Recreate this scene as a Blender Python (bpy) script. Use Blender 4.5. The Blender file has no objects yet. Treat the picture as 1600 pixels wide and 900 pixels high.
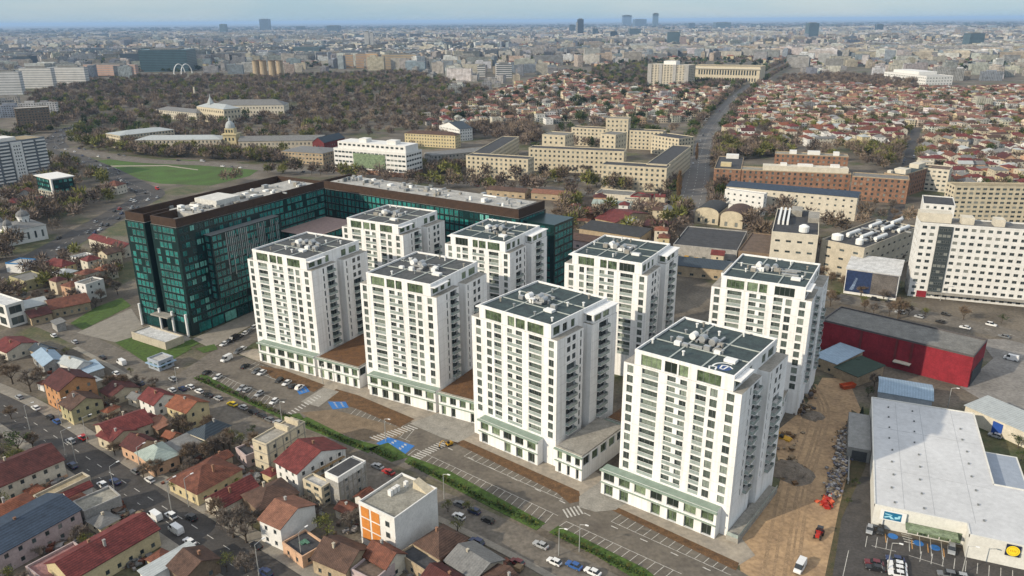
import bpy, math, random
import numpy as np
from mathutils import Matrix, Vector
R = random.Random(7)
sc = bpy.context.scene
# ------------------------------------------------------------------ camera, sky, sun, exposure
F, CY, CAM_H, ROLL, HZ = 1202.54, 467.81, 132.52, -0.00708, 32.0
TH = math.atan((CY - HZ) / F)
cd = bpy.data.cameras.new("camera"); cam = bpy.data.objects.new("camera", cd); sc.collection.objects.link(cam)
cd.sensor_width = 36; cd.lens = F / 1600 * 36; cd.shift_y = (CY - 450) / 1600
cd.clip_start = 1.0; cd.clip_end = 250000
_r, _u, _f = Vector((1, 0, 0)), Vector((0, math.sin(TH), math.cos(TH))), Vector((0, math.cos(TH), -math.sin(TH)))
_c, _s = math.cos(ROLL), math.sin(ROLL)
_rr, _uu = _r * _c + _u * _s, _u * _c - _r * _s
cam.matrix_world = Matrix(((_rr.x, _uu.x, -_f.x, 0), (_rr.y, _uu.y, -_f.y, 0), (_rr.z, _uu.z, -_f.z, CAM_H), (0, 0, 0, 1)))
sc.camera = cam
SUN_EL = math.radians(24); SUN_DIR = Vector((-0.886, -0.463, 0)).normalized()      # towards the sun
w = bpy.data.worlds.new("World"); sc.world = w; w.use_nodes = True
nt = w.node_tree; bg = nt.nodes["Background"]; sky = nt.nodes.new("ShaderNodeTexSky")
sky.sky_type = 'NISHITA'; sky.sun_disc = False; sky.sun_elevation = SUN_EL
sky.sun_rotation = math.atan2(SUN_DIR.x, SUN_DIR.y); sky.altitude = 100; sky.air_density = 1.0; sky.dust_density = 0.6; sky.ozone_density = 2.0
veil = nt.nodes.new("ShaderNodeMixRGB"); veil.inputs[0].default_value = 0.86; veil.inputs[2].default_value = (1.62, 2.20, 2.62, 1)      # high thin cloud over the blue
gc = nt.nodes.new("ShaderNodeTexCoord"); mp = nt.nodes.new("ShaderNodeMapping"); mp.inputs["Scale"].default_value = (2.2, 2.2, 16); cn = nt.nodes.new("ShaderNodeTexNoise"); cn.inputs["Scale"].default_value = 2.0; cn.inputs["Detail"].default_value = 6; cr = nt.nodes.new("ShaderNodeMixRGB")
cr.inputs[1].default_value = (1.22, 1.90, 2.42, 1); cr.inputs[2].default_value = (1.72, 2.16, 2.46, 1); ct = nt.nodes.new("ShaderNodeMapRange"); ct.inputs[1].default_value = .38; ct.inputs[2].default_value = .64
nt.links.new(gc.outputs["Generated"], mp.inputs[0]); nt.links.new(mp.outputs[0], cn.inputs["Vector"]); nt.links.new(cn.outputs["Fac"], ct.inputs[0]); nt.links.new(ct.outputs[0], cr.inputs[0]); 
sx = nt.nodes.new("ShaderNodeSeparateXYZ"); nt.links.new(gc.outputs["Generated"], sx.inputs[0]); zr = nt.nodes.new("ShaderNodeMapRange"); zr.inputs[1].default_value = 0.0; zr.inputs[2].default_value = 0.9; nt.links.new(sx.outputs[2], zr.inputs[0])
zm = nt.nodes.new("ShaderNodeMixRGB"); zm.inputs[2].default_value = (4.2, 4.2, 4.25, 1); nt.links.new(zr.outputs[0], zm.inputs[0]); nt.links.new(cr.outputs[0], zm.inputs[1]); nt.links.new(zm.outputs[0], veil.inputs[2])      # soft streaks of cloud
nt.links.new(sky.outputs[0], veil.inputs[1]); nt.links.new(veil.outputs[0], bg.inputs[0]); bg.inputs[1].default_value = 0.15
sl = bpy.data.lights.new("sun", 'SUN'); so = bpy.data.objects.new("sun", sl); sc.collection.objects.link(so)
sl.energy = 2.75; sl.angle = math.radians(0.6); sl.color = (1.0, 0.88, 0.70)
so.rotation_euler = (SUN_DIR * math.cos(SUN_EL) + Vector((0, 0, math.sin(SUN_EL)))).to_track_quat('Z', 'Y').to_euler()
sc.view_settings.view_transform = 'Standard'; sc.view_settings.look = 'None'; sc.view_settings.gamma = 1.0
sc.view_settings.exposure = 0.72; sc.view_settings.use_curve_mapping = False
sc.render.engine = 'CYCLES'
sc.cycles.max_bounces = 5; sc.cycles.diffuse_bounces = 2; sc.cycles.glossy_bounces = 2; sc.cycles.transmission_bounces = 2
sc.cycles.transparent_max_bounces = 4; sc.cycles.volume_bounces = 0; sc.cycles.caustics_reflective = False; sc.cycles.caustics_refractive = False
sc.cycles.use_denoising = True

# ------------------------------------------------------------------ helpers
def at(px, py, z=0.0):
    """pixel of the 1600x900 photograph -> the point of the place at height z"""
    a, b = px - 800, py - CY
    X = _c * a + _s * b; Y = -_s * a + _c * b
    x, up = X / F, -Y / F
    y = math.cos(TH) + up * math.sin(TH); zz = -math.sin(TH) + up * math.cos(TH)
    t = (z - CAM_H) / zz
    return Vector((x * t, y * t, z))
def px_of(p):
    z = p[2] - CAM_H; fw = p[1] * math.cos(TH) - z * math.sin(TH); up = p[1] * math.sin(TH) + z * math.cos(TH)
    X, Y = F * p[0] / fw, -F * up / fw
    return 800 + _c * X - _s * Y, CY + _s * X + _c * Y
def height_at(px, py, top):
    """height of a thing whose foot is at pixel (px, py) and whose top is at row top"""
    p = at(px, py); lo, hi = 0.0, 400.0
    for _ in range(50):
        m = (lo + hi) / 2
        if px_of((p.x, p.y, m))[1] > top: lo = m
        else: hi = m
    return lo
_mats = {}
def M(name, col, rough=0.85, var=0.18, scale=0.6, spec=0.3, metal=0.0, col2=None, fine=0.0):
    """a surface colour broken by two scales of noise (weathering, stains); optional second colour"""
    if name in _mats: return _mats[name]
    m = bpy.data.materials.new(name); m.use_nodes = True; n = m.node_tree.nodes; l = m.node_tree.links
    b = n["Principled BSDF"]; b.inputs["Roughness"].default_value = rough; b.inputs["Metallic"].default_value = metal
    b.inputs["Specular IOR Level"].default_value = spec
    if var > 0:
        g = n.new("ShaderNodeNewGeometry")
        t = n.new("ShaderNodeTexNoise"); t.inputs["Scale"].default_value = scale; t.inputs["Detail"].default_value = 5; t.inputs["Roughness"].default_value = 0.65
        l.new(g.outputs["Position"], t.inputs["Vector"])
        r = n.new("ShaderNodeValToRGB"); r.color_ramp.elements[0].position = 0.32; r.color_ramp.elements[1].position = 0.70
        c2 = col2 or tuple(c * (1 - var) for c in col)
        r.color_ramp.elements[0].color = (*c2, 1); r.color_ramp.elements[1].color = (*[min(c * (1 + var * 0.6), .95) for c in col], 1)
        l.new(t.outputs["Fac"], r.inputs["Fac"])
        t2 = n.new("ShaderNodeTexNoise"); t2.inputs["Scale"].default_value = max(scale * 6, 1.6) if scale > .2 else .8; t2.inputs["Detail"].default_value = 3; l.new(g.outputs["Position"], t2.inputs["Vector"])
        r2 = n.new("ShaderNodeValToRGB"); r2.color_ramp.elements[0].position = .3; r2.color_ramp.elements[1].position = .66; k_ = 1 - min(var * 1.1, .38); r2.color_ramp.elements[0].color = (k_, k_, k_, 1); l.new(t2.outputs["Fac"], r2.inputs["Fac"])
        mm = n.new("ShaderNodeMixRGB"); mm.blend_type = 'MULTIPLY'; mm.inputs[0].default_value = 1; l.new(r.outputs["Color"], mm.inputs[1]); l.new(r2.outputs["Color"], mm.inputs[2])
        l.new(mm.outputs["Color"], b.inputs["Base Color"])
    else: b.inputs["Base Color"].default_value = (*col, 1)
    _mats[name] = m; return m
def tiled(name, col, pitch=0.9, var=0.25, rough=0.7, axis='x', depth=0.4):
    """ribbed roofing: fine dark seams across the slope plus weathering"""
    if name in _mats: return _mats[name]
    m = M(name, col, rough, var, 0.5); n = m.node_tree.nodes; l = m.node_tree.links
    tc = n.new("ShaderNodeTexCoord"); wv = n.new("ShaderNodeTexWave"); wv.bands_direction = axis.upper(); wv.inputs["Scale"].default_value = 0.314 / pitch
    wv.inputs["Distortion"].default_value = 0.4
    l.new(tc.outputs["Object"], wv.inputs["Vector"])
    mx = n.new("ShaderNodeMixRGB"); mx.blend_type = 'MULTIPLY'; mx.inputs[0].default_value = depth
    b = n["Principled BSDF"]; src = b.inputs["Base Color"].links[0].from_socket
    l.new(src, mx.inputs[1]); l.new(wv.outputs["Color"], mx.inputs[2]); l.new(mx.outputs[0], b.inputs["Base Color"])
    return m
class MB:
    """collects faces and links them as one mesh object"""
    def __init__(s): s.v = []; s.f = []; s.m = []
    def q(s, pts, mi=0):
        k = len(s.v); s.v.extend([tuple(p) for p in pts]); s.f.append(tuple(range(k, k + len(pts)))); s.m.append(mi)
    def box(s, x0, y0, z0, x1, y1, z1, mi=0, bottom=False, top=None):
        s.q([(x0, y0, z0), (x1, y0, z0), (x1, y0, z1), (x0, y0, z1)], mi); s.q([(x1, y0, z0), (x1, y1, z0), (x1, y1, z1), (x1, y0, z1)], mi)
        s.q([(x1, y1, z0), (x0, y1, z0), (x0, y1, z1), (x1, y1, z1)], mi); s.q([(x0, y1, z0), (x0, y0, z0), (x0, y0, z1), (x0, y1, z1)], mi)
        s.q([(x0, y0, z1), (x1, y0, z1), (x1, y1, z1), (x0, y1, z1)], mi if top is None else top)
        if bottom: s.q([(x0, y0, z0), (x0, y1, z0), (x1, y1, z0), (x1, y0, z0)], mi)
    def cyl(s, p, q, r0, r1=None, n=8, mi=0, cap=True):
        p, q = Vector(p), Vector(q); r1 = r0 if r1 is None else r1; d = (q - p).normalized()
        a = d.orthogonal().normalized(); b = d.cross(a)
        A = [p + (a * math.cos(2 * math.pi * i / n) + b * math.sin(2 * math.pi * i / n)) * r0 for i in range(n)]
        B = [q + (a * math.cos(2 * math.pi * i / n) + b * math.sin(2 * math.pi * i / n)) * r1 for i in range(n)]
        for i in range(n):
            j = (i + 1) % n; s.q([A[i], A[j], B[j], B[i]], mi)
        if cap: s.q(B, mi); s.q(A[::-1], mi)
    def lathe(s, prof, n=14, mi=0, c=(0, 0)):
        for (r0, z0), (r1, z1) in zip(prof[:-1], prof[1:]):
            for i in range(n):
                a, b = 2 * math.pi * i / n, 2 * math.pi * (i + 1) / n
                s.q([(c[0] + r0 * math.cos(a), c[1] + r0 * math.sin(a), z0), (c[0] + r0 * math.cos(b), c[1] + r0 * math.sin(b), z0),
                     (c[0] + r1 * math.cos(b), c[1] + r1 * math.sin(b), z1), (c[0] + r1 * math.cos(a), c[1] + r1 * math.sin(a), z1)], mi)
    def prism(s, pts, z0, z1, mi=0, top=None):
        for i in range(len(pts)):
            a, b = pts[i], pts[(i + 1) % len(pts)]
            s.q([(a[0], a[1], z0), (b[0], b[1], z0), (b[0], b[1], z1), (a[0], a[1], z1)], mi)
        s.q([(p[0], p[1], z1) for p in pts], mi if top is None else top)
    def mesh(s, name, mats):
        me = bpy.data.meshes.new(name); me.from_pydata(s.v, [], s.f)
        for m in (mats if isinstance(mats, (list, tuple)) else [mats]): me.materials.append(m)
        if len(me.polygons): me.polygons.foreach_set("material_index", s.m)
        return me
    def build(s, name, mats, parent=None, loc=None, rz=0.0):
        return link(name, s.mesh(name, mats), parent, loc, rz)
def link(name, me, parent=None, loc=None, rz=0.0):
    o = bpy.data.objects.new(name, me); sc.collection.objects.link(o)
    if parent is not None: o.parent = parent
    if loc is not None: o.location = loc
    if rz: o.rotation_euler = (0, 0, rz)
    return o
def tag(o, label=None, cat=None, group=None, kind=None):
    if label: o['label'] = label
    if cat: o['category'] = cat
    if group: o['group'] = group
    if kind: o['kind'] = kind
    return o
def thing(name, loc, rz, label, cat, group=None):
    o = link(name, None, None, (loc[0], loc[1], loc[2] if len(loc) > 2 else 0), rz); return tag(o, label, cat, group)
def yaw_of(a, b): return math.atan2(b[1] - a[1], b[0] - a[0])
# ground occupancy, so that scattered things keep off what is already there
OC = 2.0; OX0, OY0, ONX, ONY = -1500, 100, 1500, 1400
occ = np.zeros((ONX, ONY), bool)
def occupy(pts, grow=0.0):
    pts = np.array([(p[0], p[1]) for p in pts], float)
    if grow:
        c = pts.mean(0); d = pts - c; L = np.maximum(np.hypot(d[:, 0], d[:, 1]), .1)[:, None]; pts = c + d * (1 + grow / L)
    i0, j0 = np.floor((pts.min(0) - (OX0, OY0)) / OC).astype(int); i1, j1 = np.ceil((pts.max(0) - (OX0, OY0)) / OC).astype(int)
    i0, j0 = max(i0, 0), max(j0, 0); i1, j1 = min(i1, ONX - 1), min(j1, ONY - 1)
    if i1 < i0 or j1 < j0: return
    X, Y = np.meshgrid(OX0 + (np.arange(i0, i1 + 1) + .5) * OC, OY0 + (np.arange(j0, j1 + 1) + .5) * OC, indexing='ij')
    occ[i0:i1 + 1, j0:j1 + 1] |= inpoly(X, Y, pts)
def inpoly(X, Y, pts):
    ins = np.zeros(np.shape(X), bool); n = len(pts)
    for i in range(n):
        x0, y0 = pts[i]; x1, y1 = pts[(i + 1) % n]
        if y0 == y1: continue
        c = ((y0 > Y) != (y1 > Y)) & (X < (x1 - x0) * (Y - y0) / (y1 - y0) + x0); ins ^= c
    return ins
def free(x, y, r=0.0):
    i0, i1 = int((x - r - OX0) / OC), int((x + r - OX0) / OC); j0, j1 = int((y - r - OY0) / OC), int((y + r - OY0) / OC)
    if i1 < 0 or j1 < 0 or i0 >= ONX or j0 >= ONY: return True
    return not occ[max(i0, 0):i1 + 1, max(j0, 0):j1 + 1].any()
LAND = []       # landmarks that labels may refer to: (phrase, x, y)
# ------------------------------------------------------------------ facades with real openings
_wm = {}
TGL = [M("tower_glass", (.13, .16, .14), .12, .3, .4, spec=.6, col2=(.05, .065, .058)), M("tower_glass_light", (.25, .29, .25), .15, .25, .4, spec=.5), M("tower_glass_dark", (.035, .045, .042), .1, 0, spec=.6)]
GLASS = [M("glass_dark", (.030, .040, .042), .10, 0, spec=.6), M("glass_grey", (.075, .095, .095), .15, 0, spec=.6), M("glass_blind", (.20, .21, .19), .3, 0, spec=.5)]
FRAME = M("frame_grey", (.16, .17, .17), .5, 0); FRAME_W = M("frame_white", (.72, .72, .70), .5, 0); FRAME_D = M("frame_dark", (.03, .033, .035), .5, 0)
def win_mesh(w, h, kind, var):
    key = (round(w, 2), round(h, 2), kind, var)
    if key in _wm: return _wm[key]
    b = MB(); t = 0.09 if h > 1.2 else .07
    nb = {'w': 1 if w < 1.3 else 2, 'l': 3, 's': 1, 'g': 2, 'p': max(1, round(w / 1.6)), 'x': 1, 't': 1 if w < 1.5 else 2, 'T': 3}[kind]
    fr = {'x': 0}.get(kind, 1)
    b.q([(-w / 2, 0, 0), (w / 2, 0, 0), (w / 2, 0, h), (-w / 2, 0, h)], 1)
    for z0, z1 in ((0, t), (h - t, h)): b.box(-w / 2, -.06, z0, w / 2, -.01, z1, 0, True)
    for i in range(nb + 1):
        x = -w / 2 + t / 2 + (w - t) * i / nb; b.box(x - t / 2, -.06, t, x + t / 2, -.01, h - t, 0)
    fm = FRAME_W if kind == 'x' else (FRAME_D if kind == 'g' else FRAME)
    gm = TEAL[var] if kind == 'g' else (GREENG[var] if kind == 'p' else (TGL[var] if kind in 'tT' else GLASS[var]))
    me = b.mesh("window", [fm, gm]); _wm[key] = me; return me
TEAL = [M("teal_glass", (.022, .23, .205), .22, .5, 0.12, spec=.35, col2=(.008, .08, .075)), M("teal_glass_light", (.16, .46, .40), .25, .3, .3, spec=.35), M("teal_glass_deep", (.006, .045, .045), .2, 0, spec=.35)]
GREENG = [M("green_glass", (.13, .18, .10), .10, .5, .5, spec=.6, col2=(.02, .032, .02)), M("green_glass_light", (.24, .31, .19), .12, .4, .6, spec=.5, col2=(.12, .16, .10)), M("green_glass_deep", (.018, .026, .02), .08, 0, spec=.6)]
class Facade:
    """walls with holes; windows are then placed in the holes as parts"""
    def __init__(s, root): s.root = root; s.mb = MB(); s.win = []
    def edge(s, P, Q, z0, z1, ops=(), rec=.22, mi=0, mrev=0):
        P, Q = Vector((P[0], P[1])), Vector((Q[0], Q[1])); L = (Q - P).length
        if L < .05: return
        e = (Q - P) / L; n = Vector((e.y, -e.x)); rz = math.atan2(e.y, e.x)
        us, zs = {0.0, L}, {z0, z1}; good = []
        for o in ops:
            if o[0] < .02 or o[1] > L - .02 or o[2] < z0 - .001 or o[3] > z1 - .02: continue
            good.append(o); us |= {o[0], o[1]}; zs |= {o[2], o[3]}
        us = sorted(us); zs = sorted(zs); iu = {u: i for i, u in enumerate(us)}; iz = {z: i for i, z in enumerate(zs)}
        hole = np.zeros((len(us) - 1, len(zs) - 1), bool)
        for o in good: hole[iu[o[0]]:iu[o[1]], iz[o[2]]:iz[o[3]]] = True
        def W3(u, z, d=0.0): p = P + e * u - n * d; return (p.x, p.y, z)
        for j in range(len(zs) - 1):
            i = 0
            while i < len(us) - 1:
                if hole[i, j]: i += 1; continue
                k = i
                while k < len(us) - 1 and not hole[k, j]: k += 1
                s.mb.q([W3(us[i], zs[j]), W3(us[k], zs[j]), W3(us[k], zs[j + 1]), W3(us[i], zs[j + 1])], mi); i = k
        for o in good:
            u0, u1, a, b = o[:4]; kind = o[4] if len(o) > 4 else 'w'; rc = o[5] if len(o) > 5 else rec
            s.mb.q([W3(u0, a), W3(u1, a), W3(u1, a, rc), W3(u0, a, rc)], mrev); s.mb.q([W3(u0, b, rc), W3(u1, b, rc), W3(u1, b), W3(u0, b)], mrev)
            s.mb.q([W3(u0, a, rc), W3(u0, b, rc), W3(u0, b), W3(u0, a)], mrev); s.mb.q([W3(u1, a), W3(u1, b), W3(u1, b, rc), W3(u1, a, rc)], mrev)
            c = W3((u0 + u1) / 2, a, rc - .004 if rc > .01 else 0); f = W3((u0 + u1) / 2, a, 0)
            s.win.append((c, f, rz, n, u1 - u0, b - a, kind))
    def ring(s, pts, z0, z1, ops=None, rec=.22, mi=0, top=None):
        for i in range(len(pts)): s.edge(pts[i], pts[(i + 1) % len(pts)], z0, z1, (ops or {}).get(i, ()), rec, mi, mi)
        if top is not None: s.mb.q([(p[0], p[1], z1) for p in pts], top)
    def done(s, mats, name="wall", cap=96, rail=None, var=(0, 0, 0, 1, 1, 2), part="window"):
        s.mb.build(name, mats, s.root)
        mw = s.root.matrix_basis.copy() if s.root else Matrix()
        mw = Matrix.Translation(s.root.location) @ Matrix.Rotation(s.root.rotation_euler.z, 4, 'Z')
        scored = []
        for wn in s.win:
            c = mw @ Vector(wn[0]); nn = mw.to_3x3() @ Vector((wn[3].x, wn[3].y, 0)); v = Vector((0, 0, CAM_H)) - c
            vis = nn.dot(v) / v.length; scored.append((vis * wn[4] * wn[5] if vis > 0.03 else -1, wn))
        scored.sort(key=lambda a: -a[0])
        rest = MB(); nr = 0
        for i, (sv, wn) in enumerate(scored):
            c, f, rz, n, W_, H_, kind = wn; me = win_mesh(W_, H_, kind, R.choice(var))
            if i < cap and sv > 0: link(part, me, s.root, c, rz)
            else:
                k = len(rest.v); mt = Matrix.Translation(c) @ Matrix.Rotation(rz, 4, 'Z')
                rest.v.extend([tuple(mt @ v.co) for v in me.vertices])
                for p in me.polygons:
                    rest.f.append(tuple(k + q for q in p.vertices)); rest.m.append(0 if p.material_index == 0 else {'g': 4, 'p': 5, 't': 6, 'T': 6}.get(kind, 1))
                nr += 1
        if nr: tag(rest.build("window", [FRAME, GLASS[0], GLASS[1], GLASS[2], TEAL[0], GREENG[0], TGL[0]], s.root), kind='stuff')
def grid_ops(L, z0, z1, nb, ns, ww, wh, sill, kind='w', m0=None, m1=None):
    """a regular grid of openings on a facade of length L"""
    m0 = ww * .5 if m0 is None else m0; m1 = m0 if m1 is None else m1
    out = []; st = (z1 - z0) / ns; bay = (L - m0 - m1) / nb
    for j in range(ns):
        for i in range(nb):
            c = m0 + bay * (i + .5); out.append((round(c - ww / 2, 3), round(c + ww / 2, 3), round(z0 + st * j + sill, 3), round(z0 + st * j + sill + wh, 3), kind))
    return out
# ------------------------------------------------------------------ ground, roads, car parks
def ground_mat():
    m = bpy.data.materials.new("urban_ground"); m.use_nodes = True; n = m.node_tree.nodes; l = m.node_tree.links; b = n["Principled BSDF"]; b.inputs["Roughness"].default_value = .95
    g = n.new("ShaderNodeNewGeometry")
    def noise(scale, det, c0, c1, p0=.4, p1=.6):
        t = n.new("ShaderNodeTexNoise"); t.inputs["Scale"].default_value = scale; t.inputs["Detail"].default_value = det; l.new(g.outputs["Position"], t.inputs["Vector"])
        r = n.new("ShaderNodeValToRGB"); r.color_ramp.elements[0].position = p0; r.color_ramp.elements[1].position = p1
        r.color_ramp.elements[0].color = (*c0, 1); r.color_ramp.elements[1].color = (*c1, 1); l.new(t.outputs["Fac"], r.inputs["Fac"]); return r.outputs["Color"]
    a = noise(.05, 8, (.085, .070, .052), (.155, .130, .098)); c = noise(.02, 6, (0, 0, 0), (1, 1, 1), .52, .60)
    gr = noise(.15, 5, (.055, .068, .024), (.10, .092, .042))
    mx = n.new("ShaderNodeMixRGB"); l.new(c, mx.inputs[0]); l.new(a, mx.inputs[1]); l.new(gr, mx.inputs[2])
    f = noise(.9, 4, (.75, .75, .75), (1.1, 1.1, 1.1)); m2 = n.new("ShaderNodeMixRGB"); m2.blend_type = 'MULTIPLY'; m2.inputs[0].default_value = 1
    l.new(mx.outputs[0], m2.inputs[1]); l.new(f, m2.inputs[2]); l.new(m2.outputs[0], b.inputs["Base Color"]); return m
g = MB(); g.q([(-90000, -20000, 0), (90000, -20000, 0), (90000, 130000, 0), (-90000, 130000, 0)])
tag(g.build("ground", ground_mat()), "mixed bare earth, yards and worn paving under the whole city", "ground", kind='structure')
ASPH = M("asphalt", (.078, .072, .067), .9, .28, .25); ASPH_N = M("asphalt_new", (.165, .145, .118), .9, .25, .12, col2=(.115, .10, .083)); ASPH_L = M("asphalt_worn", (.17, .15, .125), .95, .25, .2)
PAVE = M("paving_grey", (.27, .245, .205), .9, .2, .35); PAVE_T = M("paving_tan", (.37, .32, .25), .9, .22, .18, col2=(.27, .24, .20))
DIRT = M("dirt_tan", (.42, .285, .16), .95, .3, .12, col2=(.28, .19, .115)); DIRT_B = M("dirt_brown", (.17, .095, .045), .95, .35, .5, col2=(.09, .055, .03))
GRASS = M("grass", (.075, .135, .024), .95, .35, .6, col2=(.05, .075, .02)); GRASS_D = M("grass_dry", (.085, .095, .035), .95, .35, .1, col2=(.06, .05, .028))
WHITE = M("road_paint", (.60, .58, .53), .8, .35, 1.2); BLUEP = M("blue_paint", (.03, .17, .50), .8, .25, .8, col2=(.05, .16, .38)); CONC = M("concrete", (.33, .31, .27), .9, .25, .3)
def W2(pts, z=0): return [at(p[0], p[1], z) for p in pts]
def sheet(name, px, mat, z=.03, label=None, cat=None, oc=True, side=0.0):
    P = W2(px); b = MB(); b.q([(p.x, p.y, z) for p in P])
    A = sum(P[i].x * P[(i + 1) % len(P)].y - P[(i + 1) % len(P)].x * P[i].y for i in range(len(P)))
    if A < 0: b.f[0] = b.f[0][::-1]
    if side:
        for i in range(len(P)):
            p, q = P[i], P[(i + 1) % len(P)]; b.q([(p.x, p.y, z - side), (q.x, q.y, z - side), (q.x, q.y, z), (p.x, p.y, z)])
    if oc: occupy(P, 1.0)
    return tag(b.build(name, mat), label, cat, kind='structure')
def offs(P, d):
    out = []
    for i, p in enumerate(P):
        a = P[max(i - 1, 0)]; c = P[min(i + 1, len(P) - 1)]; t = Vector((c.x - a.x, c.y - a.y)).normalized(); out.append(Vector((p.x - t.y * d, p.y + t.x * d)))
    return out
def band(name, P, d0, d1, z, mat, label=None, cat=None, thick=0.0, oc=True):
    A, B = offs(P, d0), offs(P, d1); b = MB()
    for i in range(len(P) - 1):
        b.q([(A[i].x, A[i].y, z), (A[i + 1].x, A[i + 1].y, z), (B[i + 1].x, B[i + 1].y, z), (B[i].x, B[i].y, z)])
        if thick:
            for C in (A, B): b.q([(C[i].x, C[i].y, z - thick), (C[i + 1].x, C[i + 1].y, z - thick), (C[i + 1].x, C[i + 1].y, z), (C[i].x, C[i].y, z)])
        if oc: occupy([A[i], A[i + 1], B[i + 1], B[i]], 1.0)
    if d1 < d0: b.f = [f[::-1] for f in b.f]
    return tag(b.build(name, mat), label, cat, kind='structure')
def smooth(P, n=6):
    out = []
    for i in range(len(P) - 1):
        p0, p1, p2, p3 = P[max(i - 1, 0)], P[i], P[i + 1], P[min(i + 2, len(P) - 1)]
        for k in range(n):
            t = k / n; out.append(0.5 * ((2 * p1) + (-p0 + p2) * t + (2 * p0 - 5 * p1 + 4 * p2 - p3) * t * t + (-p0 + 3 * p1 - 3 * p2 + p3) * t ** 3))
    return out + [P[-1]]
def dashes(P, off, z, ln=3.0, gap=5.0, wd=.22, name="road_markings"):
    b = MB(); Q = offs(P, off); acc = 0.0
    for i in range(len(Q) - 1):
        a, c = Q[i], Q[i + 1]; L = (c - a).length; t = (c - a) / L if L else None; s = -acc
        while s < L:
            if s >= 0 or s + ln > 0:
                u0, u1 = max(s, 0), min(s + ln, L)
                if u1 > u0:
                    n = Vector((-t.y, t.x)) * wd / 2; p, q = a + t * u0, a + t * u1
                    b.q([(p.x - n.x, p.y - n.y, z), (q.x - n.x, q.y - n.y, z), (q.x + n.x, q.y + n.y, z), (p.x + n.x, p.y + n.y, z)])
            s += ln + gap
        acc = L - (s - ln - gap); 
    return tag(b.build(name, WHITE), kind='structure') if b.v else None
def lines(name, segs, wd, z, mat):
    b = MB()
    for a, c in segs:
        t = Vector((c[0] - a[0], c[1] - a[1])); t.normalize(); n = Vector((-t.y, t.x)) * wd / 2
        b.q([(a[0] - n.x, a[1] - n.y, z), (c[0] - n.x, c[1] - n.y, z), (c[0] + n.x, c[1] + n.y, z), (a[0] + n.x, a[1] + n.y, z)])
    return tag(b.build(name, mat), kind='structure')
# the city street in the near corner
ST1 = smooth(W2([(-60, 605), (20, 641), (107, 696), (197, 755), (307, 825), (430, 905), (520, 965)]))
band("road", ST1, -7.2, 4.8, .05, ASPH, "two-lane city street with dashed centre line and kerbside parking", "street")
band("pavement", ST1, 4.8, 9.4, .17, PAVE, "pavement along the near street, house side", "pavement", .13); band("pavement", ST1, -7.2, -10.6, .17, PAVE, "pavement along the near street, outer side", "pavement", .13)
dashes(ST1, 0, .056, 3.0, 4.6, .2); dashes(ST1, -3.4, .056, 1.6, 6, .14)
# the residential street in front of the towers
ST2 = smooth(W2([(-40, 475), (60, 500), (140, 536), (215, 575), (310, 628), (440, 690), (560, 735), (680, 782), (800, 838), (900, 890), (1000, 945)]))
band("road", ST2, -5.2, 5.0, .045, ASPH_L, "quiet side street with parked cars in front of the white towers", "street")
band("pavement", ST2[12:], -5.2, -7.4, .16, PAVE, "narrow footway along the backs of the houses", "pavement", .12)
ST3 = smooth(W2([(268, 612), (300, 586), (350, 552), (395, 522), (430, 500)]))
band("road", ST3, -6.0, 6.0, .040, ASPH_L, "short street between the glass office block and the car park", "street")
# car park in front of the towers
LOT_OUT = [(300, 592), (440, 655), (560, 706), (660, 742), (760, 785), (860, 832), (1010, 905), (1080, 940)]
LOT_IN = [(1210, 925), (1150, 888), (960, 795), (905, 778), (710, 690), (640, 660), (505, 607), (368, 553)]
sheet("car_park", LOT_OUT + LOT_IN, ASPH_N, .055, "dark asphalt car park with white bays before the towers", "car park")
sheet("pavement", [(368, 551), (505, 605), (640, 658), (710, 688), (905, 776), (960, 793), (1150, 886), (1180, 868), (1150, 830), (1000, 770), (860, 705), (700, 640), (560, 590), (400, 545)], PAVE_T, .075, "dusty tan paving between the car park and the towers", "pavement")
for px, lab in (([(405, 572), (440, 577), (508, 602), (490, 613), (425, 590)], "strip of bare brown earth beside the first car park"), ([(505, 622), (525, 608), (560, 618), (648, 655), (625, 668), (560, 640)], "bare brown earth beyond the blue bay"),
                ([(705, 690), (725, 688), (905, 768), (908, 783), (890, 787), (870, 770)], "dark soil bed at the edge of the car park"), ([(955, 797), (965, 793), (1155, 880), (1150, 892), (1100, 868)], "brown soil bed in front of the front tower"),
                ([(470, 645), (520, 640), (640, 672), (610, 690), (560, 688), (500, 665)], "sandy unfinished part of the car park")):
    sheet("dirt", px, DIRT_B if 'brown' in lab or 'dark' in lab else M("sandy_lot", (.22, .165, .11), .95, .3, .4), .095, lab, "bare earth")
sheet("pavement", [(640, 662), (700, 640), (760, 668), (715, 692), (690, 684)], CONC, .10, "pale concrete crossing between the two car parks", "pavement"); sheet("pavement", [(905, 776), (955, 740), (1010, 765), (962, 797), (930, 800), (905, 793)], CONC, .10, "pale concrete forecourt by the front tower", "pavement")
sheet("pavement", [(470, 628), (505, 606), (530, 612), (498, 636)], CONC, .10, "concrete path leading to the first podium", "pavement")
def stall_row(A, B, C, pitch=2.55, head=True, z=.062):
    a, b, c = at(*A), at(*B), at(*C); e = (b - a); L = e.length; e /= L; d = c - a; segs = []
    for i in range(int(L / pitch) + 1):
        p = a + e * pitch * i; segs.append(((p.x, p.y), (p.x + d.x, p.y + d.y)))
    if head: segs.append(((a.x, a.y), (b.x, b.y)))
    lines("road_markings", segs, .16, z, WHITE); return a, e, d, L
PK = {}
PK['in4'] = stall_row((725, 713), (880, 782), (748, 699)); PK['out4'] = stall_row((650, 702), (872, 806), (630, 717))
PK['in5'] = stall_row((955, 815), (1142, 899), (975, 801)); PK['out5'] = stall_row((885, 815), (1065, 897), (864, 829))
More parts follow.
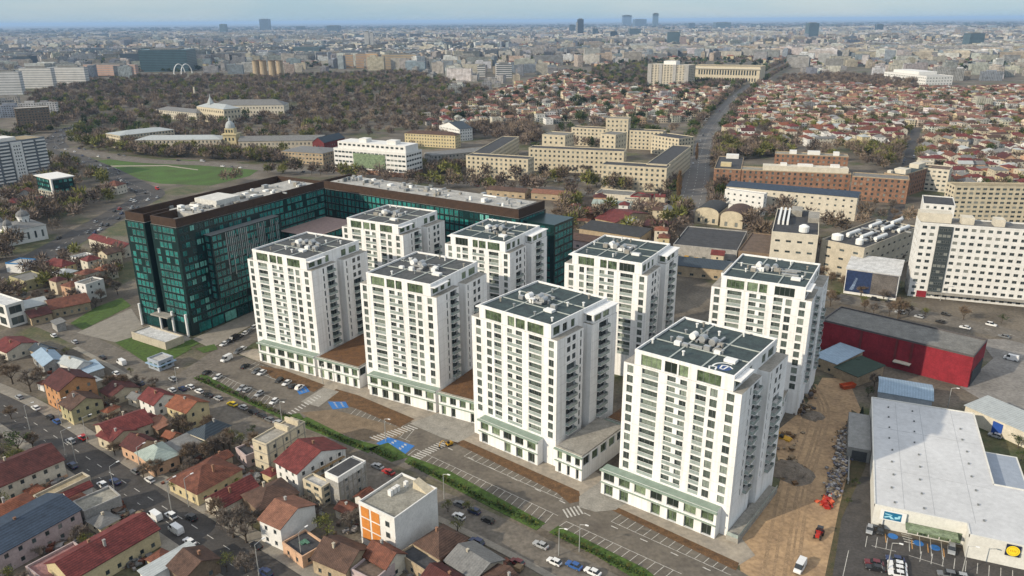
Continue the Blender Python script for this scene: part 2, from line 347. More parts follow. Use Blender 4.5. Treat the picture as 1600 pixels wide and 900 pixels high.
PK['in1'] = stall_row((385, 575), (480, 613), (400, 566)); PK['out1'] = stall_row((330, 580), (440, 628), (318, 591)); PK['in2'] = stall_row((545, 650), (640, 690), (560, 636)); PK['out2'] = stall_row((480, 652), (580, 695), (466, 660))
LOTC = smooth(W2([(700, 700), (790, 742), (880, 785), (940, 815), (1030, 855), (1110, 892)]))
dashes(LOTC, 0, .064, 2.2, 7.0, .35)
def zebra(A, B, wpx, n=9, z=.068):
    a, b, c = at(*A), at(*B), at(*wpx); d = c - a; lines("road_markings", [((a + (b - a) * (i + .5) / n)[:2], (a + (b - a) * (i + .5) / n + d)[:2]) for i in range(n)], .5, z + .04, WHITE)
zebra((448, 646), (497, 616), (455, 650), 10); zebra((575, 684), (640, 664), (590, 690), 12); zebra((636, 716), (692, 688), (650, 721), 13); zebra((877, 797), (905, 790), (885, 810), 5)
for px in ([(607, 683), (648, 697), (628, 714), (588, 693)], [(512, 628), (540, 628), (545, 637), (520, 640)], [(460, 605), (478, 604), (484, 612), (468, 617)]):
    sheet("road_markings", px, BLUEP, .100, "blue painted bays for disabled drivers", "bay", False)
    P = W2(px); a, b, c, d = P; n = 14
    lines("road_markings", [(((a + (b - a) * t) * (1 - u) + (d + (c - d) * t) * u)[:2] and ((a + (b - a) * t) * (1 - u) + (d + (c - d) * t) * u)[:2], ((a + (b - a) * (t + .05)) * (1 - u - .12) + (d + (c - d) * (t + .05)) * (u + .12))[:2]) for t in (.28, .31, .34, .66, .69, .72) for u in (.1, .3, .5, .7)], .22, .104, WHITE)
VERGE = []
for px in ([(302, 591), (395, 634), (452, 660), (475, 655), (468, 646), (440, 650), (318, 584)], [(455, 660), (575, 708), (592, 697), (545, 684), (480, 652)], [(574, 702), (612, 722), (640, 714), (606, 692)], [(632, 722), (640, 713), (700, 735), (852, 818), (838, 829), (760, 790)], [(858, 832), (872, 822), (1010, 890), (1040, 915), (1010, 915), (930, 868)]):
    VERGE.append(sheet("grass", px, GRASS, .16, "narrow strip of lawn between street and car park", "lawn", True, .12))
# yards by the glass block
for px, mt, z in (([(180, 535), (232, 520), (300, 545), (255, 570), (225, 565)], GRASS, .10), ([(225, 522), (262, 512), (300, 530), (290, 545)], CONC, .12), ([(275, 540), (300, 530), (312, 537), (290, 546)], GRASS, .14), ([(305, 545), (335, 538), (340, 546), (318, 552)], GRASS, .14), ([(110, 505), (150, 480), (190, 465), (205, 478), (130, 515)], GRASS, .08), ([(120, 520), (205, 482), (230, 520), (180, 535)], PAVE, .07), ([(300, 530), (410, 480), (425, 490), (330, 545)], PAVE, .13)):
    sheet("grass" if mt is GRASS else "pavement", px, mt, z, "small lawn in front of the glass office block" if mt is GRASS else "light paving around the glass office block", "lawn" if mt is GRASS else "paving")
# building site and shop on the other side
sheet("dirt_track", [(1160, 910), (1150, 850), (1225, 750), (1205, 680), (1255, 640), (1285, 590), (1325, 592), (1345, 640), (1335, 720), (1310, 800), (1298, 910)], DIRT, .03, "tan earth track of the building site beside the towers", "earth track")
TRK = smooth(W2([(1268, 600), (1288, 640), (1278, 690), (1262, 740), (1250, 800), (1235, 910)]))
for d_, w_ in ((-1.6, .5), (1.4, .5), (-.2, .3), (-4.2, .4), (-6.6, .5)): band("dirt_track", TRK, d_ - w_, d_ + w_, .045 + .004 * w_, M("wheel_rut", (.34, .235, .14), .95, .3, .5, col2=(.25, .17, .10)), "wheel ruts along the earth track", "wheel ruts", oc=False)
sheet("dirt", [(1330, 640), (1365, 660), (1352, 730), (1322, 800), (1300, 905), (1288, 905), (1312, 790), (1335, 700)], M("scrub_earth", (.10, .075, .045), .95, .4, .6, col2=(.055, .06, .025)), .05, "scrubby bank between building site and shop", "bank")
sheet("car_park", [(1300, 905), (1315, 810), (1345, 745), (1372, 745), (1366, 830), (1520, 860), (1620, 895), (1620, 990), (1290, 990)], ASPH, .06, "asphalt car park of the shop with painted bays", "car park")
sheet("road", [(1530, 530), (1660, 530), (1660, 700), (1560, 640), (1500, 605), (1552, 560)], M("yard_concrete", (.25, .235, .215), .95, .25, .1), .04, "pale concrete yard beside the red hall", "yard")
for A, B, C in (((1420, 835), (1475, 847), (1421, 862)), ((1355, 838), (1400, 842), (1352, 855)), ((1440, 862), (1600, 895), (1437, 878))): stall_row(A, B, C, 2.6, False, .068)
for px, py in ((1395, 838), (1435, 849), (1461, 856)):
    p = at(px, py); b = MB(); b.q([(p.x + 1.3 * math.cos(a * .3927), p.y + 1.3 * math.sin(a * .3927), .066) for a in range(16)]); tag(b.build("road_markings", BLUEP), kind='structure')
lines("road_markings", [(at(px, py)[:2], at(px + 1.5, py + 14)[:2]) for px, py in ((1383, 834), (1424, 844), (1449, 850), (1474, 857))], .28, .070, M("paint_orange", (.50, .27, .10), .8, .2))
lines("road_markings", [(at(1326, 860)[:2], at(1316, 905)[:2]), (at(1362, 853)[:2], at(1400, 862)[:2]), (at(1420, 868)[:2], at(1475, 885)[:2])], .16, .068, WHITE)
lines("road_markings", [(at(1408 + 1.5 * i, 834 + 4 * i)[:2], at(1424 + 1.5 * i, 838 + 4 * i)[:2]) for i in range(4)], .4, .068, WHITE)
# wider streets
RD_R = smooth(W2([(1180, 440), (1290, 462), (1400, 482), (1500, 505), (1600, 528), (1700, 555)])); band("road", RD_R, -7.5, 7.5, .05, ASPH_L, "tree lined road between the white slab block and the red hall", "road"); dashes(RD_R, 0, .06, 3, 6, .2)
BV = smooth(W2([(100, 232), (215, 250), (330, 256), (430, 264), (560, 272), (700, 285), (820, 292), (960, 305), (1100, 318), (1180, 330)]))
band("road", BV, -11, 11, .08, ASPH_L, "broad avenue running past the cream university block", "avenue"); dashes(BV, 0, .1, 4, 8, .3)
BV2 = smooth(W2([(1075, 330), (1088, 280), (1095, 240), (1115, 195), (1150, 152), (1190, 122), (1222, 104), (1250, 88), (1272, 78)]))
band("road", BV2, -11, 11, .10, M("asphalt_pale", (.15, .142, .132), .9, .2, .1), "wide straight boulevard leading towards the city centre", "boulevard"); dashes(BV2, 0, .14, 4, 9, .4); dashes(BV2, -7, .14, 4, 9, .3); dashes(BV2, 7, .14, 4, 9, .3)
AVL = smooth(W2([(-60, 470), (20, 425), (110, 375), (190, 330), (235, 305), (215, 292), (162, 265), (101, 238), (86, 217), (120, 198), (190, 178), (300, 160)]))
band("road", AVL, -11, 11, .06, ASPH, "busy avenue curving past the church and the glass block", "avenue"); dashes(AVL, 0, .07, 3, 6, .25)
ST5 = smooth(W2([(1385, 440), (1392, 380), (1405, 310), (1420, 250), (1432, 200)])); band("road", ST5, -5, 5, .05, ASPH, "side street beside the white slab block", "street")
ST6 = smooth(W2([(0, 560), (60, 600), (100, 640)]))
sheet("grass", [(132, 254), (190, 246), (300, 250), (410, 262), (390, 275), (330, 290), (250, 287), (170, 270)], M('meadow_green', (.065, .135, .022), .95, .35, .04, col2=(.06, .085, .022)), .03, "green meadow beyond the glass office block", "meadow")
sheet("path", [(165, 259), (260, 258), (310, 265), (309, 266), (259, 259.5), (165, 260.5)], PAVE_T, .06, "worn footpath across the meadow", "path")
sheet("dirt", [(860, 315), (930, 300), (1070, 318), (1090, 340), (1060, 390), (960, 390), (880, 350)], M("yard_earth", (.13, .10, .075), .95, .35, .1), .03, "brown yards among the low sheds", "yard", False)
# ------------------------------------------------------------------ the eight white towers
TW = M("tower_white", (.80, .795, .78), .75, .06, .25); _n = TW.node_tree.nodes; _l = TW.node_tree.links; _g = _n.new("ShaderNodeNewGeometry"); _mp = _n.new("ShaderNodeMapping"); _mp.inputs["Scale"].default_value = (1.1, 1.1, .045); _t = _n.new("ShaderNodeTexNoise"); _t.inputs["Scale"].default_value = 1.0; _t.inputs["Detail"].default_value = 4; _rp = _n.new("ShaderNodeValToRGB"); _rp.color_ramp.elements[0].position = .28; _rp.color_ramp.elements[1].position = .55; _rp.color_ramp.elements[0].color = (.82, .81, .79, 1)      # rain streaks down the render
_mx = _n.new("ShaderNodeMixRGB"); _mx.blend_type = 'MULTIPLY'; _mx.inputs[0].default_value = 1; _b = _n["Principled BSDF"]; _src = _b.inputs["Base Color"].links[0].from_socket
_l.new(_g.outputs["Position"], _mp.inputs[0]); _l.new(_mp.outputs[0], _t.inputs["Vector"]); _l.new(_t.outputs["Fac"], _rp.inputs["Fac"]); _l.new(_src, _mx.inputs[1]); _l.new(_rp.outputs["Color"], _mx.inputs[2]); _l.new(_mx.outputs[0], _b.inputs["Base Color"])
TROOF = M("roof_membrane_teal", (.055, .082, .082), .85, .25, .5, col2=(.038, .05, .055)); TROOFG = M("roof_membrane_grey", (.095, .10, .10), .85, .3, .5, col2=(.055, .06, .062))
RIDGE = M("roof_trim", (.42, .45, .42), .7, .2, .6); STEEL = M("galvanised", (.45, .46, .46), .4, .2, .8, metal=.5); GRN = M("glass_balustrade", (.35, .40, .37), .16, .2, .7, spec=.6, col2=(.25, .30, .29)); CORN = M("green_cornice", (.26, .33, .27), .5, .15, .6)
BROWNDECK = M("terrace_brown", (.17, .085, .035), .9, .35, .35, col2=(.10, .055, .03)); DKREV = M("reveal_grey", (.42, .42, .41), .8, .1, .5)
PITCH, Z0, HW, HP = 3.06, 9.2, 43.0, 47.1
TOWERS = [("A", -106.5, 297.3, -.519, 34.5, 1, "white tower block standing nearest the glass office block, front row, grey roof"), ("B", -55.4, 265.9, -.517, 33.8, 1, "white tower block in the front row, second from the glass office block"),
          ("C", -13.1, 232.2, -.688, 34.2, 2, "white tower block in the front row opposite the zebra crossing, third from the glass block"), ("D", 31.1, 195.8, -.657, 34.1, 1, "white tower block nearest the camera, with the blue emblem on its roof"),
          ("E", -79.0, 348.7, -.510, 35.2, 1, "white tower block in the back row, closest to the long wing of the glass block"), ("F", -28.6, 318.1, -.516, 32.0, 2, "white tower block in the back row, second along from the glass block"),
          ("G", 20.8, 289.2, -.535, 34.4, 2, "white tower block in the back row before the low brown sheds"), ("H", 71.2, 259.5, -.509, 34.0, 1, "white tower block in the back row nearest the red hall and earth track")]
def balustrade_mesh(w):
    b = MB(); b.q([(-w / 2, 0, .05), (w / 2, 0, .05), (w / 2, 0, 1.05), (-w / 2, 0, 1.05)], 0); b.box(-w / 2, -.05, 1.05, w / 2, .05, 1.12, 1, True); return b.mesh("balustrade", [GRN, FRAME_W])
def balcony_mesh(w):
    b = MB(); b.box(-w / 2, -1.1, -.18, w / 2, 0, 0, 1, True); b.box(-w / 2, -1.1, 0, w / 2, -1.06, 1.05, 0); b.box(-w / 2, -1.06, 0, -w / 2 + .04, 0, 1.05, 0); b.box(w / 2 - .04, -1.06, 0, w / 2, 0, 1.05, 0); return b.mesh("balcony", [GRN, TW])
_bm = {}
def roof_plant(root, W, D, z, seed, parapet=TW):
    r = random.Random(seed); cx, cy = W / 2 + r.uniform(-1, 1), D / 2
    def part(nm, fn, mt):
        b = MB(); fn(b); return b.build(nm, mt, root)
    for i in range(3):   # big fans with white hoods
        x, y = cx - 4.5 + i * 3.0 + r.uniform(-.4, .4), cy + r.uniform(-1.5, 1.5)
        def f(b):
            b.cyl((x, y - 1.2, z + 1.3), (x, y + 1.2, z + 1.3), 1.0, 1.0, 12, 0); b.box(x - .8, y - 1.0, z, x + .8, y + 1.0, z + .7, 1)
        part("ventilation_fan", f, [STEEL if i else FRAME_W, FRAME])
    for i in range(9):
        x, y = cx + r.uniform(-7, 7), cy + r.uniform(-5, 3)
        part("air_unit", lambda b: b.box(x - .9, y - .6, z, x + .9, y + .6, z + r.uniform(.9, 1.5), 0), [r.choice([FRAME_W, STEEL, CONC])])
    for i in range(11):
        x, y = r.uniform(4, W - 4), r.uniform(3, D - 3)
        part("vent_pipe", lambda b: (b.cyl((x, y, z), (x, y, z + 1.1), .28, .28, 6), b.cyl((x, y, z + 1.1), (x, y, z + 1.35), .48, .48, 6)), [r.choice([CONC, FRAME_W, STEEL])])
    for i in range(5):
        x, y = cx + r.uniform(-5, 5), cy + r.uniform(-5, 5); l = r.uniform(2.5, 6); v = r.random() < .5
        part("duct", lambda b: b.box(x, y, z + .25, x + (.6 if v else l), y + (l if v else .6), z + .85, 0, True), [STEEL])
    x, y = r.uniform(.55, .8) * W, r.uniform(.2, .35) * D
    part("roof_hatch", lambda b: b.box(x, y, z, x + 3.2, y + 2.2, z + .8), [FRAME_W])
def tower(nm, X, Y, yaw, W, typ, label):
    root = thing("tower_block", (X, Y, 0), yaw, label, "tower block"); B = 31.6; s = W / 34.0
    occupy([(X + math.cos(yaw) * u - math.sin(yaw) * v, Y + math.sin(yaw) * u + math.cos(yaw) * v) for u, v in ((-2, -9), (W + 2, -9), (W + 2, B + 1), (-2, B + 1))])
    rr = random.Random(hash(nm) % 99 + ord(nm)); mir = typ == 2
    fa = Facade(root); bal = []
    def cols(defs):
        out = []
        for (a, b, k) in defs: out.append((W - b * s, W - a * s, k) if mir else (a * s, b * s, k))
        return sorted(out)
    front = []
    CD = cols([(1.3, 2.9, 'w'), (5.7, 10.7, 'L'), (13.3, 15.8, 'l'), (17.2, 19.1, 'w2'), (21.6, 24.6, 'L'), (25.8, 27.5, 'w'), (30.3, 32.0, 'w')])
    for k in range(11):
        z = Z0 + PITCH * k
        for a, b, kd in CD:
            if kd == 'w': front.append((a - .15, b + .15, z + .28, z + 2.56, 't'))
            elif kd == 'w2': front.append((a - .1, b, z + .3, z + 2.56, 't', .5)); bal.append(((a + b) / 2 + (1.9 if mir else -1.9), -.07, z + .05, 5.9, 0)); 
            else:
                front.append((a, b, z + .12, z + 2.68, 'T', .8 if kd == 'L' else .6)); bal.append(((a + b) / 2, .03, z + .12, b - a, 0))
    rf, rb = [], []
    for k in range(11):
        z = Z0 + PITCH * k
        if not mir:
            rf += [(6.0, 6.8, z + .3, z + 2.5, 's')]; rf.append((8.4, 12.4, z + .12, z + 2.6, 'l', .8))
            rb.append((1.3, 2.0, z + .3, z + 2.4, 's'))
            if k >= 8: rb += [(5.2, 7.0, z + .5, z + 2.4, 'w'), (8.2, 10.0, z + .5, z + 2.4, 'w')]
            else: rb.append((5.2, 10.2, z + .12, z + 2.6, 'l', .8))
        else:
            if k >= 8: rf += [(5.2, 7.0, z + .5, z + 2.4, 'w'), (8.0, 9.8, z + .5, z + 2.4, 'w')]
            else: rf.append((5.2, 10.0, z + .12, z + 2.6, 'l', .8))
            rf.append((12.2, 13.0, z + .3, z + 2.5, 's')); rb.append((4.2, 9.4, z + .12, z + 2.6, 'l', .8))
    pts = [(0, 0), (W, 0), (W, 14), (W - 2.4, 14), (W - 2.4, 17), (W + 1, 17), (W + 1, B), (-1, B), (-1, 17), (2.4, 17), (2.4, 14), (0, 14)]
    side = {0: front, 1: rf, 5: rb, 6: grid_ops(W + 2, Z0, Z0 + 11 * PITCH, 7, 11, 1.8, 1.8, .6), 7: [(14.6 - o[1], 14.6 - o[0]) + tuple(o[2:]) for o in rb], 11: [(14 - o[1], 14 - o[0]) + tuple(o[2:]) for o in rf]}
    fa.ring(pts, 0, HW, side, .25, 0, 1)
    # set-back top storey
    il, ir = 3.2 * s, 2.4 * s
    tops = [(a, b) for a, b, k in cols([(5.2, 11.3, 0), (12.3, 15.9, 0), (16.4, 19.1, 0), (21.6, 28.2, 0)])]
    pf = [(a - il, b - il, HW + .25, HW + 3.45, 'p', .35) for a, b in tops]
    pp = [(il, .12), (W - ir, .12), (W - ir, 15.4), (W - ir - .01, 15.41), (W - ir, 17.4), (W - ir, B - .8), (il, B - .8)]
    pr = [(1.2, 4.6, HW + .45, HW + 3.2, 'p'), (6.0, 8.4, HW + .3, HW + 3.0, 'p'), (10.4, 12.4, HW + .3, HW + 3.0, 'p')]
    pb = [(2.4, 5.2, HW + .3, HW + 3.0, 'p'), (7.0, 11.4, HW + .3, HW + 3.0, 'p')]
    fa.ring([pp[0], pp[1], pp[2], pp[4], pp[5], pp[6]], HW, HP, {0: pf, 1: pr, 3: pb, 5: pr + [(18, 23, HW + .3, HW + 3.0, 'p')]}, .3, 0)
    if mir: fa.ring([(W - ir + .02, 18), (W + .9, 18), (W + .9, B - .3), (W - ir + .02, B - .3)], HW + .02, HP - 1.1, {0: [(.5, 2.6, HW + .5, HW + 2.7, 'p')], 1: [(.8, 4.4, HW + .5, HW + 2.7, 'p'), (5.4, 9, HW + .5, HW + 2.7, 'p')]}, .3, 0, 2)
    fa.done([TW, CONC, TROOF], cap=98, var=(0, 0, 0, 1, 1, 2))
    b = MB(); b.q([(il, .12, HP - .25), (W - ir, .12, HP - .25), (W - ir, B - .8, HP - .25), (il, B - .8, HP - .25)]); rm = TROOFG if nm in "ABE" else TROOF
    b.build("roof", rm, root)
    b = MB(); t = .38
    for x0, y0, x1, y1 in ((il - .05, .05, W - ir + .05, .05 + t), (il - .05, B - .75 - t, W - ir + .05, B - .75), (il - .05, .05 + t, il - .05 + t, B - .75 - t), (W - ir + .05 - t, .05 + t, W - ir + .05, B - .75 - t)): b.box(x0, y0, HP - .5, x1, y1, HP + .38, 0, True)
    # white slab over the glazed corner
    if mir: b.box(W - ir + .05, 17.2, HP - 1.12, W + 1.5, B, HP - .8, 0, True); b.box(il - 1.9, .4, HP - .9, il - .06, 6, HP - .6, 0, True)
    else: b.box(W - ir + .06, .05, HP - .9, W - .5, 9, HP - .6, 0, True); b.box(W - ir - .0, .4, HW + .02, W - ir + .04, .45, HP - .9, 0)
    b.build("parapet", TW, root)
    b = MB()
    for x in (il + (W - il - ir) * .34, il + (W - il - ir) * .67): b.box(x - .22, .5, HP - .24, x + .22, B - 1.3, HP + .02)
    for y in (B * .36, B * .62): b.box(il + .5, y - .16, HP - .24, W - ir - .5, y + .16, HP - .02)
    b.build("roof_trim", RIDGE, root)
    b = MB()
    for k in range(12):
        z = Z0 + PITCH * k + .02; b.box(.01, -.012, z, W - .01, -.002, z + .06); b.box(W + .002, .01, z, W + .012, 13.9, z + .06); b.box(W + 1.002, 17.1, z, W + 1.012, B - .1, z + .06)
    b.build("floor_joint", M("joint_grey", (.50, .50, .49), .9, .1), root)
    roof_plant(root, W, B, HP - .2, ord(nm) * 7)
    for x, y, z, w_, sd in bal:
        k = round(w_, 2)
        if k not in _bm: _bm[k] = balustrade_mesh(w_)
        link("balustrade", _bm[k], root, (x, y, z))
    # projecting side balconies
    for k in range(11):
        z = Z0 + PITCH * k + .12
        if not mir: L_ = [(W, 10.4, 4.0)] + ([(W + 1, 17 + 7.7, 5.0)] if k < 8 else [])
        else: L_ = ([(W, 7.6, 4.8)] if k < 8 else []) + [(W + 1, 17 + 6.8, 5.2)]
        for x, y, w_ in L_:
            kk = ('b', round(w_, 2))
            if kk not in _bm: _bm[kk] = balcony_mesh(w_)
            link("balcony", _bm[kk], root, (x + .004, y, z), math.pi / 2)
    # emblem on the front tower's roof: pale strokes and a blue disc
    if nm == "D":
        b = MB(); z = HP - .243; ox, oy = W - ir - 4.6, 4.6
        def arc(r0, r1, a0, a1, mi, n=14, dx=0, dy=0, zz=0):
            for i in range(n):
                p, q = math.radians(a0 + (a1 - a0) * i / n), math.radians(a0 + (a1 - a0) * (i + 1) / n)
                b.q([(ox + dx + r0 * math.cos(p), oy + dy + r0 * math.sin(p), z + zz), (ox + dx + r1 * math.cos(p), oy + dy + r1 * math.sin(p), z + zz), (ox + dx + r1 * math.cos(q), oy + dy + r1 * math.sin(q), z + zz), (ox + dx + r0 * math.cos(q), oy + dy + r0 * math.sin(q), z + zz)], mi)
        arc(0.01, 1.9, 0, 360, 1, 24); arc(2.75, 3.25, 70, 200, 0)
        def st(x0, y0, x1, y1, w_=.42, mi=0):
            d = Vector((x1 - x0, y1 - y0)).normalized(); n = Vector((-d.y, d.x)) * w_ / 2
            b.q([(ox + x0 - n.x, oy + y0 - n.y, z + .006), (ox + x1 - n.x, oy + y1 - n.y, z + .006), (ox + x1 + n.x, oy + y1 + n.y, z + .006), (ox + x0 + n.x, oy + y0 + n.y, z + .006)], mi)
        for q in ((-3.6, -1.2, -2.9, -3.0), (-3.6, -1.2, -1.9, -.6), (-1.9, -.6, -1.4, -2.6), (-1.2, 1.0, .6, 1.6), (.6, 1.6, .2, -1.2), (-.9, -1.0, .2, -1.2), (-1.0, .9, -.8, -1.0), (.9, 1.5, 2.1, .5)): st(*q)
        b.build("roof_emblem", [FRAME_W, M("emblem_blue", (.03, .07, .20), .6, .1)], root)
    return root
for t in TOWERS: tower(*t)
LAND += [("the front row towers", -10, 230), ("the back row towers", 20, 300)]
# podium: a two-storey shop base along the front of the towers and between them
def podium(X, Y, yaw, u0, u1, v0, v1, label, deck, nb, free_cols=False, low=True):
    c, s = math.cos(yaw), math.sin(yaw); ox, oy = X + c * u0 - s * v0, Y + s * u0 + c * v0
    root = thing("shop_podium", (ox, oy, 0), yaw, label, "podium"); L, D = u1 - u0, v1 - v0
    occupy([(ox, oy), (ox + c * L, oy + s * L), (ox + c * L - s * D, oy + s * L + c * D), (ox - s * D, oy + c * D)], 1)
    fa = Facade(root); bay = L / nb; ops = []
    for i in range(nb):
        ops.append((bay * i + .75, bay * (i + 1) - .75, 4.9, 8.0, 'p', .5))
        if low and R.random() < .85: ops.append((bay * i + 1.1, bay * (i + 1) - 1.1, .15, 3.7, 'p', .7))
    nr = max(1, round(D / 5)); so_ = []
    if D > 6:
        for i in range(nr): so_.append((D / nr * i + .7, D / nr * (i + 1) - .7, 4.9, 8.0, 'p', .4))
    fa.ring([(0, 0), (L, 0), (L, D), (0, D)], 0, 8.6, {0: ops, 1: so_}, .5, 0, 1)
    fa.done([TW, deck], part="shop_window", var=(0, 2, 2, 0, 2, 1))
    b = MB(); b.box(-.3, -.7, 8.05, L + .3, -.02, 8.5, 0, True); b.box(-.2, -.35, 4.0, L + .2, -.02, 4.3, 0, True); b.build("cornice", CORN, root)
    if D > 6:
        b = MB(); b.box(0, .05, 8.6, L, .3, 9.1); b.box(L - .3, .3, 8.6, L, D, 9.1); b.build("parapet", CONC, root)
    return root
pods = {t[0]: t for t in TOWERS}
for n, u0, u1, lab in (("A", 3.6, 34.5, "shop base with white piers under the tower nearest the glass block"), ("B", 3.4, 33.8, "shop base with white piers under the second front tower"), ("C", 5.0, 29.5, "shop base with green cornice under the third front tower"), ("D", -4.0, 31.8, "shop base with green cornice under the front tower with the roof emblem")):
    t = pods[n]; podium(t[1], t[2], t[3], u0, u1, -3.2, -.03, lab, CORN, max(4, round((u1 - u0) / 5.4)))
t = pods["A"]; podium(t[1], t[2], t[3], 36.0, 57.0, -3.2, 26, "glazed shop wing with brown roof terrace between the first and second front towers", BROWNDECK, 5)
t = pods["B"]; podium(t[1], t[2], t[3], 35.2, 51.5, -3.2, 24, "glazed shop wing with brown roof terrace between the second and third front towers", BROWNDECK, 4)
t = pods["C"]; podium(t[1], t[2], t[3], 35.6, 45.5, -2.0, 22, "glazed shop wing with grey cluttered roof between the third and front tower", CONC, 3)
for n, u0, v0, u1, v1, lab in (("C", 38, 23, 56, 45, "low brown roofed link behind the third and front towers"), ("H", 2, -9, 30, -.1, "low podium at the foot of the tower by the earth track"), ("D", 34.4, 2, 41.0, 30, "low glazed podium with glass rail beside the earth track")):
    t = pods[n]; podium(t[1], t[2], t[3], u0, u1, v0, v1, lab, {"C": BROWNDECK, "H": CONC, "D": CORN}[n], 4) if n != "D" else None
t = pods["D"]; c, s = math.cos(t[3]), math.sin(t[3])
root = thing("side_terrace", (t[1] + c * 34.3 - s * -1.5, t[2] + s * 34.3 + c * -1.5, 0), t[3], "narrow concrete terrace with glass rail along the front tower's shaded side", "terrace")
b = MB(); b.box(0, 0, 0, 3.4, 30, 1.6); b.build("deck", CONC, root); b = MB(); b.box(3.25, 0, 1.6, 3.3, 30, 2.7); b.box(.1, .02, 1.6, 3.25, .07, 2.7); b.build("balustrade", GRN, root)
# ------------------------------------------------------------------ the glass office block
GBW = M("curtain_wall_dark", (.005, .022, .022), .3, 0, .4, spec=.3); GBR = M("attic_brown", (.055, .030, .018), .7, .3, .5); GROOF = M("roof_pale_grey", (.42, .41, .38), .9, .25, .2); FIN = M("metal_fins", (.34, .37, .38), .35, .2, .6, metal=.4)
def glass_ops(L, z0, z1, ns, rnd, bay=2.7, wide=2.25):
    nb = max(1, int((L - 1.0) / bay)); st = (z1 - z0) / ns; m0 = (L - nb * bay) / 2; out = []
    for j in range(ns):
        for i in range(nb):
            if rnd.random() < .07: continue
            c = m0 + bay * (i + .5) + (rnd.uniform(-.25, .25)); out.append((round(c - wide / 2, 3), round(c + wide / 2, 3), round(z0 + st * j + .4, 3), round(z0 + st * j + st - .55, 3), 'g', .10))
    return out
def roof_clutter(root, x0, y0, x1, y1, z, n, seed, pal=None):
    r = random.Random(seed); pal = pal or [FRAME_W, STEEL, CONC, FRAME, STEEL]
    for i in range(n):
        x, y = r.uniform(x0, x1), r.uniform(y0, y1); a = r.random(); b = MB()
        if a < .55: sx, sy = r.uniform(.8, 2.6), r.uniform(.8, 3.2); b.box(x, y, z, x + sx, y + sy, z + r.uniform(.7, 2.0)); nm = "air_unit"
        elif a < .8: b.cyl((x, y, z), (x, y, z + r.uniform(.6, 1.4)), r.uniform(.4, 1.1), None, 10); nm = "roof_fan"
        else:
            l = r.uniform(3, 9); v = r.random() < .5; b.box(x, y, z + .3, x + (.7 if v else l), y + (l if v else .7), z + 1.0, 0, True); nm = "duct"
        b.build(nm, r.choice(pal), root)
rg = random.Random(5)
root = thing("office_block", (-172.9, 336.2, 0), -.50, "dark teal glass office block in two wings with brown attic", "office block")
def loc2w(u, v): return (-172.9 + math.cos(-.5) * u - math.sin(-.5) * v, 336.2 + math.sin(-.5) * u + math.cos(-.5) * v)
occupy([loc2w(-3, -4), loc2w(38, -4), loc2w(40, 96), loc2w(-3, 96)]); 
W1, D1, HG = 33.5, 94.0, 50.0
fa = Facade(root)
pts = [(0, 0), (13, 0), (13, 5), (17, 5), (17, -.01), (W1, -.01), (W1, D1), (0, D1)]
sd = {i: glass_ops(math.dist(pts[i], pts[(i + 1) % 8]), 5.4, HG, 13, rg) for i in (0, 2, 4, 5, 6, 7)}
sd[0] += [(.6, 12.4, .2, 4.6, 'g', .3)]; sd[5] += [(4 + 7.5 * i, 11 + 7.5 * i, .2, 4.8, 'g', .3) for i in range(11)]
fa.ring(pts, 0, HG, sd, .1, 0, 1)
# projecting bay with metal fins, lower link block
fa.ring([(W1 + .01, 13), (W1 + 5, 13), (W1 + 5, 55), (W1 + .01, 55)], 14, 44, {0: glass_ops(5, 14, 44, 9, rg), 1: glass_ops(42, 14, 44, 9, rg)}, .1, 0, 2)
fa.ring([(W1 + .01, 58), (W1 + 24, 58), (W1 + 24, 92), (W1 + .01, 92)], 0, 35, {0: glass_ops(24, 3, 35, 9, rg), 1: glass_ops(34, 3, 35, 9, rg)}, .1, 0, 3)
fa.done([GBW, GROOF, M('fin_roof', (.16, .17, .17), .7, .2), M("terrace_pink", (.30, .22, .20), .9, .2)], var=(0, 0, 0, 1, 2, 2, 2), cap=100)
b = MB()
for i in range(30):
    z_ = rg.uniform(16, 34); b.box(W1 + 5.01, 21 + i * 1.1, z_, W1 + 5.2, 21 + i * 1.1 + rg.uniform(.2, .45), min(43.7, z_ + rg.uniform(8, 24)))
b.build("metal_fins", FIN, root)
b = MB()
for x0, y0, x1, y1 in ((.2, .4, 12.6, 1.0), (.2, 1, .8, D1 - .3), (12.0, 1, 12.6, 14), (17.2, .4, W1 - .2, 1.0), (W1 - .8, 1, W1 - .2, D1 - .3), (17.2, 1, 17.8, 14), (.8, D1 - .9, W1 - .8, D1 - .3)): b.box(x0, y0, HG, x1, y1, HG + 3.7)
b.build("attic_screen", GBR, root)
b = MB(); b.box(11, 14, HG, W1 - 1.2, D1 - 3, HG + 2.6); b.build("raised_roof", GROOF, root); b = MB(); b.box(13, 28, HG + 2.6, W1 - 6, 42, HG + 5.6, 0); b.build("plant_room", M("plant_room_white", (.62, .61, .57), .8, .2), root)
roof_clutter(root, 12, 15, W1 - 4, D1 - 8, HG + 2.6, 60, 3); roof_clutter(root, 1.5, 2, 10, D1 - 8, HG, 14, 8)
for x in (.8, 14.5, 23, 32): 
    b = MB(); b.cyl((x, -1.2, 0), (x, -1.2, 10.5), .55, .55, 8); b.build("pillar", TW, root)
b = MB(); b.box(12.5, -4.5, 8.0, 24, -.02, 8.6, 0, True); b.build("entrance_canopy", CONC, root)
